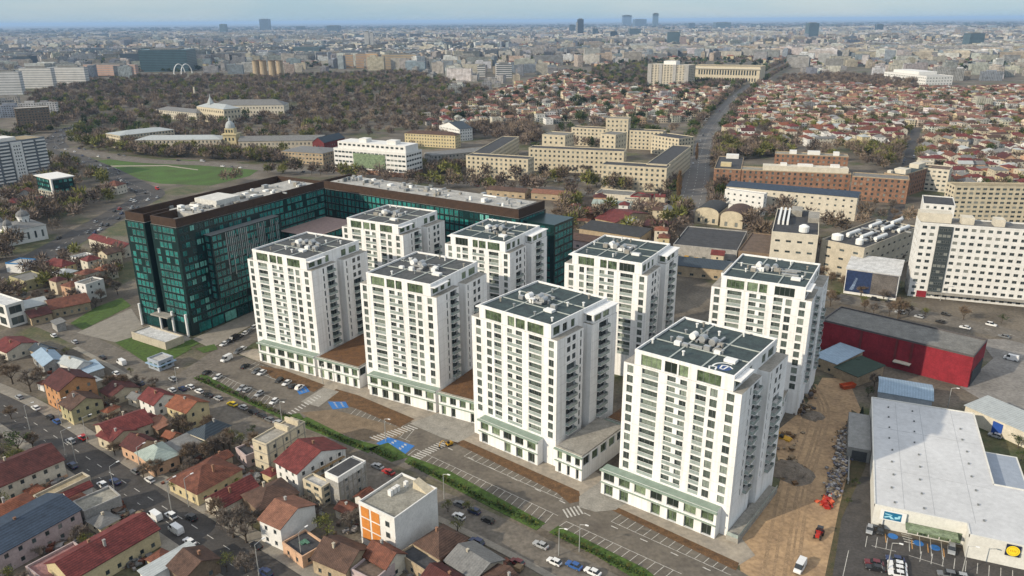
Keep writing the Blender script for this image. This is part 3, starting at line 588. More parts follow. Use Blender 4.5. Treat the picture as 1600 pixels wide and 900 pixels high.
# second wing
p, q = at(500, 280, 50), at(805, 325, 50); yw = yaw_of(p, q); L2 = (q - p).length + 2; D2 = 24.0
c, s = math.cos(yw), math.sin(yw)
root2 = thing("office_block", (p.x, p.y, 0), yw, "long second wing of the teal glass office complex behind the back towers", "office block")
occupy([(p.x + c * u - s * v, p.y + s * u + c * v) for u, v in ((-3, -3), (L2 + 22, -3), (L2 + 22, 26), (-3, 26))])
fa = Facade(root2); H2 = 45.0
fa.ring([(0, 0), (L2, 0), (L2, D2), (0, D2)], 0, H2, {0: glass_ops(L2, 3, H2, 11, rg, 3.1), 1: glass_ops(D2, 3, H2, 11, rg), 3: glass_ops(D2, 3, H2, 11, rg)}, .1, 0, 1)
fa.ring([(L2 + .01, 4), (L2 + 17, 4), (L2 + 17, D2 - 2), (L2 + .01, D2 - 2)], 0, H2 - 1.5, {0: glass_ops(17, 3, H2 - 2, 11, rg), 1: glass_ops(D2 - 6, 3, H2 - 2, 11, rg)}, .1, 0, 0)
fa.done([GBW, GROOF], var=(0, 0, 0, 1, 2, 2, 2), cap=100)
b = MB()
for x0, y0, x1, y1 in ((.2, .4, L2 - .3, 1.0), (.2, 1, .8, D2 - .4), (L2 - .9, 1, L2 - .3, D2 - .4)): b.box(x0, y0, H2, x1, y1, H2 + 4.3)
b.build("attic_screen", GBR, root2)
b = MB(); b.box(4, 3, H2, L2 - 4, D2 - 2, H2 + 3.6); b.build("plant_room", GROOF, root2)
roof_clutter(root2, 6, 4, L2 - 8, D2 - 5, H2 + 3.6, 60, 9)
LAND += [("the teal glass block", -150, 350), ("the second glass wing", -40, 410)]
# ------------------------------------------------------------------ other buildings
WALLS = {k: M("wall_" + k, c, .9, v * 1.25, .35) for k, c, v in (("cream", (.56, .49, .36), .15), ("ivory", (.60, .55, .45), .12), ("white", (.70, .69, .66), .1), ("ochre", (.48, .36, .16), .15), ("yellow", (.56, .47, .28), .12), ("peach", (.58, .37, .24), .15), ("orange", (.48, .25, .12), .15), ("pink", (.46, .37, .36), .15),
    ("grey", (.36, .35, .33), .2), ("brick", (.30, .165, .105), .3), ("brown", (.22, .16, .11), .2), ("dark_red", (.17, .035, .035), .2), ("red", (.26, .022, .032), .2), ("olive", (.42, .38, .22), .15), ("blue_grey", (.35, .39, .44), .12), ("tan", (.42, .33, .22), .2), ("dark", (.06, .065, .07), .2), ("stone", (.48, .43, .34), .15))}
ROOFS = {k: tiled("roof_" + k, c, p, v, .75, ax, .15 if k in ('pale', 'light_blue', 'grey', 'green_grey') else .4) for k, c, p, v, ax in (("red", (.20, .045, .040), .6, .45, 'x'), ("maroon", (.115, .035, .030), .6, .45, 'x'), ("rust", (.21, .078, .048), .5, .5, 'x'), ("orange", (.30, .105, .055), .5, .4, 'x'), ("brown", (.13, .075, .054), .5, .45, 'x'), ("grey", (.20, .20, .195), .8, .25, 'x'), ("slate", (.055, .075, .095), .8, .2, 'x'),
    ("pale", (.42, .45, .45), .9, .15, 'x'), ("green_grey", (.34, .40, .36), .8, .2, 'x'), ("dark", (.06, .06, .06), .8, .3, 'x'), ("blue", (.05, .075, .115), .9, .3, 'x'), ("salmon", (.30, .14, .09), .5, .35, 'x'), ("light_blue", (.30, .40, .50), .9, .15, 'x'))}
FLAT = {k: M("flat_" + k, c, .95, .3, .3) for k, c in (("grey", (.20, .195, .18)), ("dark", (.065, .066, .07)), ("pale", (.50, .49, .46)), ("white", (.62, .62, .61)), ("brown", (.15, .11, .085)), ("concrete", (.30, .285, .24)), ("tan", (.34, .28, .18)), ("blue", (.045, .08, .16)))}
def roof_part(root, W, D, h, kind, mat, rise=None, ov=.45, trim=None, wallm=None, flatm=None):
    b = MB()
    if kind == 'flat':
        b.q([(.25, .25, h - .35), (W - .25, .25, h - .35), (W - .25, D - .25, h - .35), (.25, D - .25, h - .35)]); r = b.build("roof", mat, root)
        b = MB(); t = .3
        for x0, y0, x1, y1 in ((-.05, -.05, W + .05, t), (-.05, D - t, W + .05, D + .05), (-.05, t, t, D - t), (W - t, t, W + .05, D - t)): b.box(x0, y0, h - .45, x1, y1, h + .25, 0, True)
        b.build("parapet", trim or wallm, root); return r
    rise = rise or min(W, D) * .28
    if kind == 'hip':
        k = min(W, D) / 2
        e = [(-ov, -ov), (W + ov, -ov), (W + ov, D + ov), (-ov, D + ov)]; z = h
        if W >= D: a, c = (k, D / 2), (W - k + .01, D / 2)
        else: a, c = (W / 2, k), (W / 2, D - k + .01)
        A, C = (*a, h + rise), (*c, h + rise); E4 = [(*p, z) for p in e]
        if W >= D: b.q([E4[0], E4[1], C, A]); b.q([E4[1], E4[2], C]); b.q([E4[2], E4[3], A, C]); b.q([E4[3], E4[0], A])
        else: b.q([E4[0], E4[1], A]); b.q([E4[1], E4[2], C, A]); b.q([E4[2], E4[3], C]); b.q([E4[3], E4[0], A, C])
        b.q([E4[3], E4[2], E4[1], E4[0]])
    elif kind in ('gx', 'gy'):
        t = .22
        if kind == 'gx': P = lambda u, v, z: (u, v, z); U, V = W, D
        else: P = lambda u, v, z: (W - v, u, z) if False else (v, u, z); U, V = D, W
        s = rise / (V / 2); ze = h - ov * s
        for v0, v1, za, zb in ((-ov, V / 2, ze, h + rise), (V + ov, V / 2, ze, h + rise)):
            q = [P(-ov, v0, za), P(U + ov, v0, za), P(U + ov, v1, zb), P(-ov, v1, zb)]
            b.q(q); b.q([(p[0], p[1], p[2] + t) for p in q])
            b.q([P(-ov, v0, za), P(U + ov, v0, za), P(U + ov, v0, za + t), P(-ov, v0, za + t)])
            for u in (-ov, U + ov): b.q([P(u, v0, za), P(u, v1, zb), P(u, v1, zb + t), P(u, v0, za + t)])
        for u in (0.0, U): wb = MB(); wb.q([P(u, 0, h - .002), P(u, V, h - .002), P(u, V / 2, h + rise - .01)]); wb.build("gable", wallm, root)
    elif kind == 'shed':
        b.q([(-ov, -ov, h), (W + ov, -ov, h), (W + ov, D + ov, h + rise), (-ov, D + ov, h + rise)]); b.q([(-ov, -ov, h + .2), (W + ov, -ov, h + .2), (W + ov, D + ov, h + rise + .2), (-ov, D + ov, h + rise + .2)])
        b.q([(-ov, -ov, h), (W + ov, -ov, h), (W + ov, -ov, h + .2), (-ov, -ov, h + .2)])
        for x in (-ov, W + ov): b.q([(x, -ov, h), (x, D + ov, h + rise), (x, D + ov, h + rise + .2), (x, -ov, h + .2)])
        wb = MB(); wb.q([(0, 0, h - .01), (0, D, h - .01), (0, D, h + rise - .02)]); wb.q([(W, 0, h - .01), (W, D, h - .01), (W, D, h + rise - .02)]); wb.q([(0, D, h - .01), (W, D, h - .01), (W, D, h + rise - .02), (0, D, h + rise - .02)]); wb.build("gable", wallm, root)
    elif kind == 'vault':
        n = 10
        for i in range(n):
            a, c = math.pi * i / n, math.pi * (i + 1) / n
            b.q([(W / 2 - W / 2 * math.cos(a), -.3, h + rise * math.sin(a)), (W / 2 - W / 2 * math.cos(c), -.3, h + rise * math.sin(c)), (W / 2 - W / 2 * math.cos(c), D + .3, h + rise * math.sin(c)), (W / 2 - W / 2 * math.cos(a), D + .3, h + rise * math.sin(a))])
        for y in (0, D): wb = MB(); wb.q([(W / 2 - W / 2 * math.cos(math.pi * i / n), y, h - .01 + rise * .985 * math.sin(math.pi * i / n)) for i in range(n + 1)]); wb.build("gable", wallm, root)
    return b.build("roof", mat, root)
def block(name, cat, label, L, Rp, h, d, wall='cream', roof='flat', rmat=None, ns=3, bay=3.2, ww=1.5, wh=1.6, sill=.9, rise=None, back=None, zb=0.0, cap=60, group=None, zr=None, kind='w', chim=0, front=True, sides=True, plain=False, trim=None, ov=.45, rec=.2, base=None, var=(0, 0, 0, 1, 1, 2), lm=None):
    """L, Rp: pixels of the roof's front corners at height zr (default h); back: pixel of the far right roof corner, or depth d in metres"""
    zr = h if zr is None else zr
    p, q = at(*L, zr), at(*Rp, zr); yw = yaw_of(p, q); W_ = math.hypot(q.x - p.x, q.y - p.y)
    if back is not None:
        k = at(*back, zr) - q; d = abs(-math.sin(yw) * k.x + math.cos(yw) * k.y)
    return block_w(name, cat, label, p, yw, W_, h, d, wall, roof, rmat, ns, bay, ww, wh, sill, rise, zb, cap, group, kind, chim, front, sides, plain, trim, ov, rec, base, var, lm)
def block_w(name, cat, label, p, yw, W_, h, d, wall='cream', roof='flat', rmat=None, ns=3, bay=3.2, ww=1.5, wh=1.6, sill=.9, rise=None, zb=0.0, cap=60, group=None, kind='w', chim=0, front=True, sides=True, plain=False, trim=None, ov=.45, rec=.2, base=None, var=(0, 0, 0, 1, 1, 2), lm=None):
    root = thing(name, (p[0], p[1], zb), yw, label, cat, group); h -= zb
    c, s = math.cos(yw), math.sin(yw)
    occupy([(p[0], p[1]), (p[0] + c * W_, p[1] + s * W_), (p[0] + c * W_ - s * d, p[1] + s * W_ + c * d), (p[0] - s * d, p[1] + c * d)], .3 if cat == 'house' else 1.5)
    wm = WALLS[wall] if isinstance(wall, str) else wall
    fa = Facade(root); ops = {}
    if not plain and ns:
        st = h / ns; wh_ = min(wh, st - 1.0)
        for i, Ls in ((0, W_), (1, d), (2, W_), (3, d)):
            if (i in (0, 2) and not front) or (i in (1, 3) and not sides): continue
            nb = int((Ls - .6) / bay)
            if nb > 0: ops[i] = grid_ops(Ls, 0, h - (.0 if roof != 'flat' else .3), nb, ns, ww, wh_, min(sill, st - wh_ - .3), kind, .6)
    fa.ring([(0, 0), (W_, 0), (W_, d), (0, d)], 0, h, ops, rec, 0)
    fa.done([wm], cap=cap, var=var)
    if rmat is None: rm = FLAT['grey'] if roof == 'flat' else ROOFS['rust']
    else: rm = rmat if not isinstance(rmat, str) else (FLAT if roof == 'flat' else ROOFS)[rmat]
    rp = roof_part(root, W_, d, h, roof, rm, rise, ov, trim, wm)
    for i in range(chim):
        x, y = R.uniform(.25, .75) * W_, R.uniform(.35, .65) * d; z1 = h + (rise or min(W_, d) * .28) + .8 if roof != 'flat' else h + 1.2
        b = MB(); b.box(x - .28, y - .28, h + .2 if roof != 'flat' else h - .3, x + .28, y + .28, z1 - .2); b.box(x - .36, y - .36, z1 - .2, x + .36, y + .36, z1 - .05); b.build("chimney", [R.choice([WALLS['brick'], WALLS['grey'], WALLS['stone']])], rp)
    if base: 
        b = MB(); b.box(-.08, -.08, 0, W_ + .08, d + .08, base[0]); b.build("plinth", WALLS[base[1]], root)
    if lm: LAND.append((lm, p[0] + c * W_ / 2, p[1] + s * W_ / 2))
    root['dims'] = [W_, d, h]
    return root
def rooftop(root, specs, mat, name="roof_house"):
    W_, d, h = root['dims']
    for x0, y0, x1, y1, hh in specs:
        b = MB(); b.box(W_ * x0, d * y0, h - .34, W_ * x1, d * y1, h + hh); b.build(name, mat, root)
# --- left
r_ = block("apartment_block", "apartment block", "tall dark apartment block striped with white balconies on the avenue", (-30, 227), (69, 214), 36.7, 30, M('slate_render', (.15, .17, .19), .8, .2), 'flat', 'tan', 12, 6.0, 4.6, .01, lm="the striped apartment block", plain=True)
W_, d_, h_ = r_['dims']
for k in range(12):
    for x0, x1 in ((.04, .2), (.24, .40), (.62, .80), (.84, .99)):
        b = MB(); b.box(W_ * x0, -1.2, 2.2 + k * 2.9, W_ * x1, -.01, 3.4 + k * 2.9, 0, True); b.build("balcony", WALLS['white'], r_)
    if k < 11:
        for y0, y1 in ((.08, .4), (.55, .92)):
            b = MB(); b.box(W_ + .01, d_ * y0, 2.2 + k * 2.9, W_ + 1.1, d_ * y1, 3.4 + k * 2.9, 0, True); b.build("balcony", WALLS['white'], r_)
b = MB(); b.box(W_ * .43, -1.6, 0, W_ * .6, -.02, h_ - 1); b.build("stair_wall", WALLS['white'], r_)
for k in range(11):
    for x in (.46, .5, .54):
        link("window", win_mesh(1.0, 1.3, 'w', 0), r_, (W_ * x + .6, -1.63, 2.6 + k * 2.9))
rooftop(r_, [(.2, .2, .6, .8, 2.6)], WALLS['white'])
block("apartment_block", "apartment block", "brown and white apartment block beyond the striped one", (22, 170), (76, 167), 30, 20, 'brown', 'flat', 'pale', 9, 3.4, 1.8, 1.6, cap=40)
r_ = block("office_block", "office block", "small green glass office with slanted white roof by the meadow", (81, 281), (114, 276), 19, 0, GBW, 'flat', 'white', 5, 3.2, 2.4, 2.2, back=(157, 260), kind='g', lm="the small green glass office", trim=WALLS['white'])
W_, d_, h_ = r_['dims']; b = MB(); b.box(-1.2, -.6, 0, -.06, 2, h_ + .2); b.box(-1.2, -.9, h_ + .26, W_ + .9, d_ + .6, h_ + .8, 0, True); b.build("white_frame", WALLS['white'], r_)
block("shop", "shop", "low pale green annexe beside the small green glass office", (60, 296), (82, 300), 9, 16, 'green' if False else 'ivory', 'shed', 'green_grey', 3, 3, 2.2, 1.6)
# church
r_ = block("church", "church", "white orthodox church with grey roofs and three domed towers by the avenue", (-14, 352), (12, 362), 9.5, 0, 'white', 'hip', 'grey', 1, 4.2, 1.3, 4.6, 2.2, back=(66, 349), rise=2.5, lm="the white church", cap=30)
W_, d_, h_ = r_['dims']
for x, y, rad, hh in ((W_ / 2, d_ * .66, 3.6, 19), (W_ * .25, d_ * .12, 2.4, 16), (W_ * .75, d_ * .12, 2.4, 16)):
    b = MB(); b.lathe([(rad, h_ - 1), (rad, hh - 4.5), (rad * 1.15, hh - 4.4), (rad * 1.15, hh - 4.0)], 12, 0, (x, y)); tw = b.build("tower", WALLS['white'], r_)
    b = MB(); b.lathe([(rad * 1.12, hh - 4.0), (rad * 1.05, hh - 2.6), (rad * .7, hh - 1.2), (rad * .2, hh - .3), (.1, hh + 1.5)], 12, 0, (x, y)); b.build("dome", ROOFS['grey'], tw)
    for i in range(8):
        a = 2 * math.pi * i / 8; link("window", win_mesh(.7, 3.0, 's', 0), tw, (x + (rad - .0) * math.cos(a) * 1.0, y + rad * math.sin(a), hh - 9), a + math.pi / 2)
b = MB(); b.box(-1.0, -7, 0, W_ + 1.0, -.02, 6.0); b.box(-1.4, -7.4, 6.0, W_ + 1.4, -.02, 6.6, 0, True); b.build("porch", WALLS['white'], r_)
block("school", "school", "cream school with a pale grey roof on the edge of the park", (165, 208), (187, 212), 15, 0, 'cream', 'hip', 'pale', 4, 3.6, 2.0, 1.8, back=(231, 196), rise=3, lm="the cream school")
r_ = block("palace", "palace", "long stone palace wing with pale roof and yellow domed tower", (210, 219), (345, 218), 13, 26, 'stone', 'hip', 'pale', 3, 4.2, 1.6, 2.4, rise=3.5, lm="the domed palace")
W_, d_, h_ = r_['dims']; dx = W_ + 8
b = MB(); b.box(dx - 7, 4, 0, dx + 7, 18, 17); b.box(dx - 8, 3, 17, dx + 8, 19, 18.2, 0, True); b.box(dx - 5, 6, 18.2, dx + 5, 16, 24); tw = b.build("tower", WALLS['yellow'], r_)
b = MB(); b.lathe([(5.2, 24), (5.2, 25), (4.6, 28), (3.2, 30.2), (1.2, 31.6), (1.1, 33.2), (.2, 35.5)], 12, 0, (dx, 11)); b.build("dome", ROOFS['pale'], tw)
for i in range(3): link("window", win_mesh(1.8, 3.2, 'w', 0), tw, (dx - 4 + 4 * i, 3.98 + .0, 11)); link("window", win_mesh(1.6, 3.0, 's', 0), tw, (dx - 3 + 3 * i, 5.98, 19.4))
block("palace", "palace", "low grey roofed hall continuing the domed palace towards the hospital", (372, 221), (505, 219), 11, 24, 'stone', 'gx', 'grey', 2, 4.2, 1.6, 2.4, rise=4)
block("barn", "hall", "hall with dark red gable end beside the low palace hall", (488, 222), (506, 223), 12, 40, 'dark_red', 'gy', 'slate', 2, 4, 1.6, 1.6, rise=5)
for L, Rp, h, d, lab, rm, rise in (((243, 171), (306, 177), 12, 24, "low white wing of the park palace with grey roof", 'grey', 4), ((330, 165), (443, 164), 18, 30, "large white park palace wing with broad grey hipped roof", 'grey', 7)):
    block("palace", "palace", lab, L, Rp, h, d, 'ivory', 'hip', rm, 3, 4.5, 1.8, 2.4, rise=rise, lm="the park palace", cap=40)
r_ = block("palace", "palace", "ornate middle pavilion of the park palace with a pointed spire", (307, 166), (349, 171), 20, 26, 'cream', 'hip', 'pale', 3, 5, 2, 3, rise=5, cap=20)
W_, d_, h_ = r_['dims']; b = MB(); b.lathe([(5.0, h_ + 1), (4.6, h_ + 5), (1.0, h_ + 13), (.15, h_ + 18)], 8, 0, (W_ * .3, d_ * .4)); b.build("spire", ROOFS['pale'], r_)
block("school", "school", "two-storey cream brick building with grey hipped roof beside the hospital", (439, 236), (504, 240), 11.3, 0, 'tan', 'hip', 'grey', 3, 4.0, 2.2, 1.6, back=(522, 231), rise=2.4, lm="the hipped cream school")
r_ = block("hospital", "hospital", "white modern hospital with set-back top floors and ribbon windows", (521, 231), (634, 240), 22, 26, 'white', 'flat', 'white', 5, 4.2, 3.4, 1.7, lm="the white hospital", base=(4.2, 'brick'), cap=80)
W_, d_, h_ = r_['dims']; b = MB(); b.box(3, 3, h_ - .3, W_ - 2, d_ - 3, h_ + 6); b.box(W_ * .32, 6, h_ + 6, W_ * .42, 14, h_ + 9.5); b.box(W_ * .70, 6, h_ + 6, W_ * .82, 14, h_ + 9.5); up = b.build("upper_floor", WALLS['white'], r_)
for i in range(14): link("window", win_mesh(3.0, 1.8, 'w', 0), up, (6 + i * (W_ - 12) / 13, 2.98, h_ + 2.6))
b = MB(); b.box(W_ * .28, -.5, 6, W_ * .72, -.25, h_ - 3); b.build("glass_front", GREENG[1], r_)
block("dormitory", "long building", "long grey building with flat grey roof between hospital and university", (663, 238), (677, 243), 15, 0, 'grey', 'hip', 'grey', 4, 3.6, 1.8, 1.7, back=(741, 219), rise=1.6, lm="the long grey dormitory")
block("apartment_block", "apartment block", "yellow four-storey apartment block behind the hospital", (632, 208), (711, 212), 14, 14, 'yellow', 'hip', 'brown', 4, 3.4, 1.5, 1.5, rise=3)
block("house", "house", "white building with steep grey and red roof behind the yellow block", (686, 196), (718, 202), 14, 18, 'white', 'gy', 'slate', 4, 3.4, 1.5, 1.5, rise=6)
# --- university
UW = 'cream'; UN = dict(ns=5, bay=4.4, ww=1.9, wh=1.9, sill=1.0)
a = block("university_block", "university block", "cream university wing standing leftmost on the broad avenue", (728, 243), (825, 249), 19, 15, UW, 'flat', 'dark', lm="the cream university block", cap=60, **UN)
p = at(728, 243, 19); 
block("university_block", "university block", "long grey roofed university wing running back from the avenue beside the dormitory", (736, 240), (765, 241), 18.6, 0, UW, 'flat', 'dark', back=(822, 214), cap=40, **UN)
block("university_block", "university block", "main cream university front behind the courtyard of parked cars", (826, 231), (975, 237), 21, 16, UW, 'flat', 'dark', cap=90, **UN)
block("university_block", "university block", "cream university wing at the corner of avenue and boulevard", (940, 257), (1042, 263), 20, 17, UW, 'flat', 'dark', lm="the corner university wing", cap=60, **UN)
block("university_block", "university block", "long dark roofed university wing along the wide boulevard", (1010, 256), (1042, 258), 20.4, 0, UW, 'flat', 'dark', back=(1074, 228), cap=60, **UN)
block("university_block", "university block", "cream university tower block with three tall windows, left of the courtyard", (847, 210), (883, 212), 27, 24, UW, 'flat', 'grey', 6, 5, 2, 2, cap=40)
block("university_block", "university block", "cream university tower block with three tall windows, beside the rear wing", (938, 209), (962, 211), 27, 24, UW, 'flat', 'grey', 6, 5, 2, 2, cap=40)
block("university_block", "university block", "long rear university wing with rows of square windows", (893, 199), (1036, 206), 20, 15, UW, 'flat', 'dark', cap=90, **UN)
block("university_block", "university block", "tallest cream university block with small roof house", (947, 185), (982, 186), 32, 18, UW, 'flat', 'grey', 7, 4.4, 1.9, 1.9, cap=40)
block("university_block", "university block", "cream university block at the rear boulevard end", (1018, 211), (1061, 217), 19, 24, UW, 'flat', 'slate' if False else 'dark', cap=40, **UN)
# --- ministry and friends far along the boulevard
r_ = block("ministry", "government building", "huge beige colonnaded government building at the far end of the boulevard", (1079, 103), (1188, 105), 36, 70, 'cream', 'flat', 'tan', 1, 200, 1, 1, lm="the colonnaded government building", plain=True)
W_, d_, h_ = r_['dims']
for i in range(26):
    if i not in (0, 1, 2, 25): link("window", win_mesh(W_ / 48, h_ * .28, 's', 0), r_, (W_ * (i + .5) / 26, -.02, h_ * .52)); link("window", win_mesh(W_ / 52, h_ * .2, 's', 0), r_, (W_ * (i + .5) / 26, -.02, h_ * .16))
b = MB(); b.box(-2, -3, h_ * .86, W_ + 2, -.02, h_ * .93, 0, True); b.build("cornice", WALLS['ivory'], r_)
r_ = block("apartment_tower", "apartment tower", "grey and white apartment tower standing beside the colonnaded building", (1013, 100), (1077, 102), 44, 30, 'stone', 'flat', 'pale', 13, 7, 4, 1.6, cap=70, lm="the grey apartment tower")
rooftop(r_, [(.35, .2, .65, .8, 7)], WALLS['white'])
for x0, x1 in ((.0, .1), (.28, .36), (.62, .7), (.9, 1.0)): 
    W_, d_, h_ = r_['dims']; b = MB(); b.box(W_ * x0, -1.5, 0, W_ * x1, -.03, h_ + .3); b.build("rib", WALLS['grey'], r_)
# --- brick college
BK = dict(ns=5, bay=4.2, ww=1.7, wh=2.0, sill=1.0)
r_ = block("brick_college", "college", "red brick college wing with a yellow roof hut near the boulevard", (1116, 263), (1158, 265), 18.5, 62, 'brick', 'flat', 'dark', cap=50, lm="the brick college", trim=WALLS['tan'], **BK); rooftop(r_, [(.2, .2, .6, .3, 2.6)], WALLS['yellow']); rooftop(r_, [(.3, .86, .8, .97, 3)], WALLS['white'])
r_ = block("brick_college", "college", "long middle wing of the brick college with pale attic", (1159, 265), (1330, 272), 18.5, 15, 'brick', 'flat', 'concrete', cap=90, trim=WALLS['tan'], **BK); rooftop(r_, [(.2, .25, .98, .9, 3.4)], WALLS['ivory'], "attic"); rooftop(r_, [(.36, .4, .42, .7, 5.4), (.52, .4, .66, .7, 5.0), (.82, .4, .9, .7, 5.4)], WALLS['white'])
r_ = block("brick_college", "college", "rear wing of the brick college seen over the middle wing", (1211, 240), (1326, 245), 18.5, 15, 'brick', 'flat', 'concrete', cap=60, trim=WALLS['tan'], **BK); rooftop(r_, [(.2, .3, .3, .7, 2.6), (.45, .3, .62, .7, 2.6), (.8, .3, .88, .7, 2.6)], WALLS['white'])
r_ = block("brick_college", "college", "red brick college wing with white roof houses by the side street", (1332, 275), (1421, 281), 18.5, 17, 'brick', 'flat', 'slate' if False else 'grey', cap=60, trim=WALLS['tan'], lm="the brick college end wing", **BK)
r_ = block("brick_college", "college", "teal roofed brick wing running back from the college end", (1382, 270), (1412, 274), 18.2, 55, 'brick', 'flat', TROOF, cap=40, trim=WALLS['tan'], **BK); rooftop(r_, [(.3, .12, .9, .3, 3.2), (.1, .02, .3, .1, 2), (.2, .7, .7, .95, 3)], WALLS['ivory'])
r_ = block("factory_building", "factory", "cream flat-fronted factory building under a dark blue roof before the brick college", (1135, 291), (1340, 309), 16.5, 15, 'ivory', 'shed', 'blue', 4, 5.2, 1.5, 1.3, rise=1.2, lm="the blue roofed factory building", cap=60)
block("factory_building", "factory", "white windowed stair end of the blue roofed factory building", (1133, 296), (1194, 304), 16, 6, 'white', 'flat', 'pale', 4, 4.4, 1.5, 1.3, cap=30)
r_ = block("factory_building", "factory", "grey flat-roofed plant with silver ducts and white dish on top", (1206, 362), (1279, 368), 23.5, 58, 'ivory', 'flat', 'dark', 4, 5.0, 2.6, 1.2, lm="the plant with silver ducts", cap=60)
W_, d_, h_ = r_['dims']
for i in range(3):
    b = MB(); x = W_ * (.08 + .10 * i); b.box(x, d_ * .35, h_ + 1.0, x + 1.1, d_ * .92, h_ + 2.1, 0, True); b.box(x, d_ * .33, h_ - .3, x + 1.1, d_ * .35, h_ + 2.1); b.build("duct", FRAME_W, r_)
rooftop(r_, [(.35, .72, .6, .95, 3.0), (.75, .5, 1.0, .8, 2.4)], CONC)
b = MB(); b.lathe([(2.6, h_ + .2), (2.7, h_ + 3.2), (1.0, h_ + 4.2), (0.05, h_ + 4.3)], 14, 0, (W_ * .68, 5)); b.build("tank", FRAME_W, r_)
r_ = block("factory_building", "factory", "tan brick plant with white air handling tubes on its dark roof", (1284, 374), (1351, 388), 19.5, 66, 'stone', 'flat', 'dark', 4, 6.0, 2.6, 1.2, lm="the tan plant", cap=60)
W_, d_, h_ = r_['dims']
for x, y in ((.3, .22), (.62, .22), (.9, .25), (.3, .62), (.62, .6), (.92, .66), (.5, .88)):
    b = MB(); b.cyl((W_ * x, d_ * y, h_ + 1.6), (W_ * x, d_ * y + 13, h_ + 1.6), 1.0, 1.0, 10); b.box(W_ * x - .5, d_ * y + 1, h_ - .3, W_ * x + .5, d_ * y + 2, h_ + .8); b.box(W_ * x - .5, d_ * y + 10, h_ - .3, W_ * x + .5, d_ * y + 11, h_ + .8); b.build("air_tube", FRAME_W, r_)
for x, y, rr_ in ((.22, .06, 3.0), (.75, .05, 2.0)):
    b = MB(); b.lathe([(rr_, h_ - .2), (rr_, h_ + 2.4), (rr_ * .3, h_ + 3.2), (.05, h_ + 3.25)], 14, 0, (W_ * x, d_ * y + 3)); b.build("tank", FRAME_W, r_)
roof_clutter(r_, 2, 12, W_ - 2, d_ - 6, h_ - .3, 40, 77)
# advert building
p, q = at(1323, 420, 13), at(1406, 431, 13); r_ = block("showroom", "hall", "white roofed hall whose front carries a large dark blue advertising panel", (1323, 420), (1406, 431), 13, 0, 'white', 'shed', FLAT['white'], 0, back=(1408, 410), rise=1.2, plain=True, lm="the blue advert hall")
W_, d_, h_ = r_['dims']; b = MB(); b.q([(.4, -.06, 1.5), (W_ - .4, -.06, 1.5), (W_ - .4, -.06, h_ - .5), (.4, -.06, h_ - .5)]); b.box(.3, -.05, 1.3, W_ - .3, -.01, h_ - .4); pn = b.build("advert_panel", M("advert_blue", (.012, .024, .075), .5, .5, .08, col2=(.03, .05, .11)), r_)
b = MB(); b.q([(W_ * .5, -.075, 1.6), (W_ - .5, -.075, 1.6), (W_ - .5, -.075, h_ - .6), (W_ * .5, -.075, h_ - .6)]); b.build("panel_blank", M("panel_taupe", (.15, .135, .125), .7, .35, .3), pn)
b = MB()
for i in range(7): b.q([(W_ * (.10 + .018 * i), -.09, 2.5 + .9 * i), (W_ * (.16 + .012 * i), -.09, 2.2 + .9 * i), (W_ * (.20 + .006 * i), -.09, 3.4 + .9 * i), (W_ * (.13 + .01 * i), -.09, 3.6 + .9 * i)])
b.build("panel_print", M("print_pale_blue", (.20, .27, .40), .6, .4, .3), pn)
# --- white slab block and its neighbours
r_ = block("slab_block", "apartment block", "long white slab block of eleven storeys with a dark recessed bay", (1438, 348), (1640, 362), 38, 14, 'white', 'flat', 'grey', 11, 3.4, 2.0, 1.5, .9, lm="the white slab block", cap=100, rec=.3)
W_, d_, h_ = r_['dims']
b = MB(); b.box(W_ * .155, -.45, 3.5, W_ * .27, -.02, h_ - 1.0); rc = b.build("dark_bay", M("bay_slate", (.05, .062, .065), .7, .3, .3), r_)
for k in range(11):
    for x in (.175, .21, .245): link("window", win_mesh(1.6, 1.4, 'w', R.choice((0, 0, 2))), rc, (W_ * x, -.47, 4.2 + k * 3.05))
rooftop(r_, [(.0, .3, .26, .9, 4.2), (.34, .3, .44, .8, 3), (.6, .3, .68, .8, 3)], WALLS['ivory']); b = MB(); b.box(W_ * .07, -.3, .2, W_ * .15, -.02, 3.4); b.build("shopfront", WALLS['red'], r_)
b = MB(); b.box(W_ * .155, -3, 3.0, W_, -.03, 3.5, 0, True); b.build("canopy", CONC, r_)
block("apartment_block", "apartment block", "cream apartment block with brown balconies behind the white slab block", (1493, 291), (1640, 293), 25, 14, 'cream', 'flat', 'tan', 8, 4.2, 2.6, 1.5, cap=90, lm="the cream block behind the slab")
block("apartment_block", "apartment block", "white stepped apartment block at the street corner behind the white slab", (1443, 318), (1493, 322), 26, 26, 'white', 'flat', 'dark', 8, 3.6, 1.6, 1.5, cap=50); block("apartment_block", "apartment block", "ivory terraced block with curved balcony by the side street", (1438, 262), (1484, 266), 18, 20, 'ivory', 'flat', 'brown', 5, 3.8, 2.2, 1.5, cap=40)
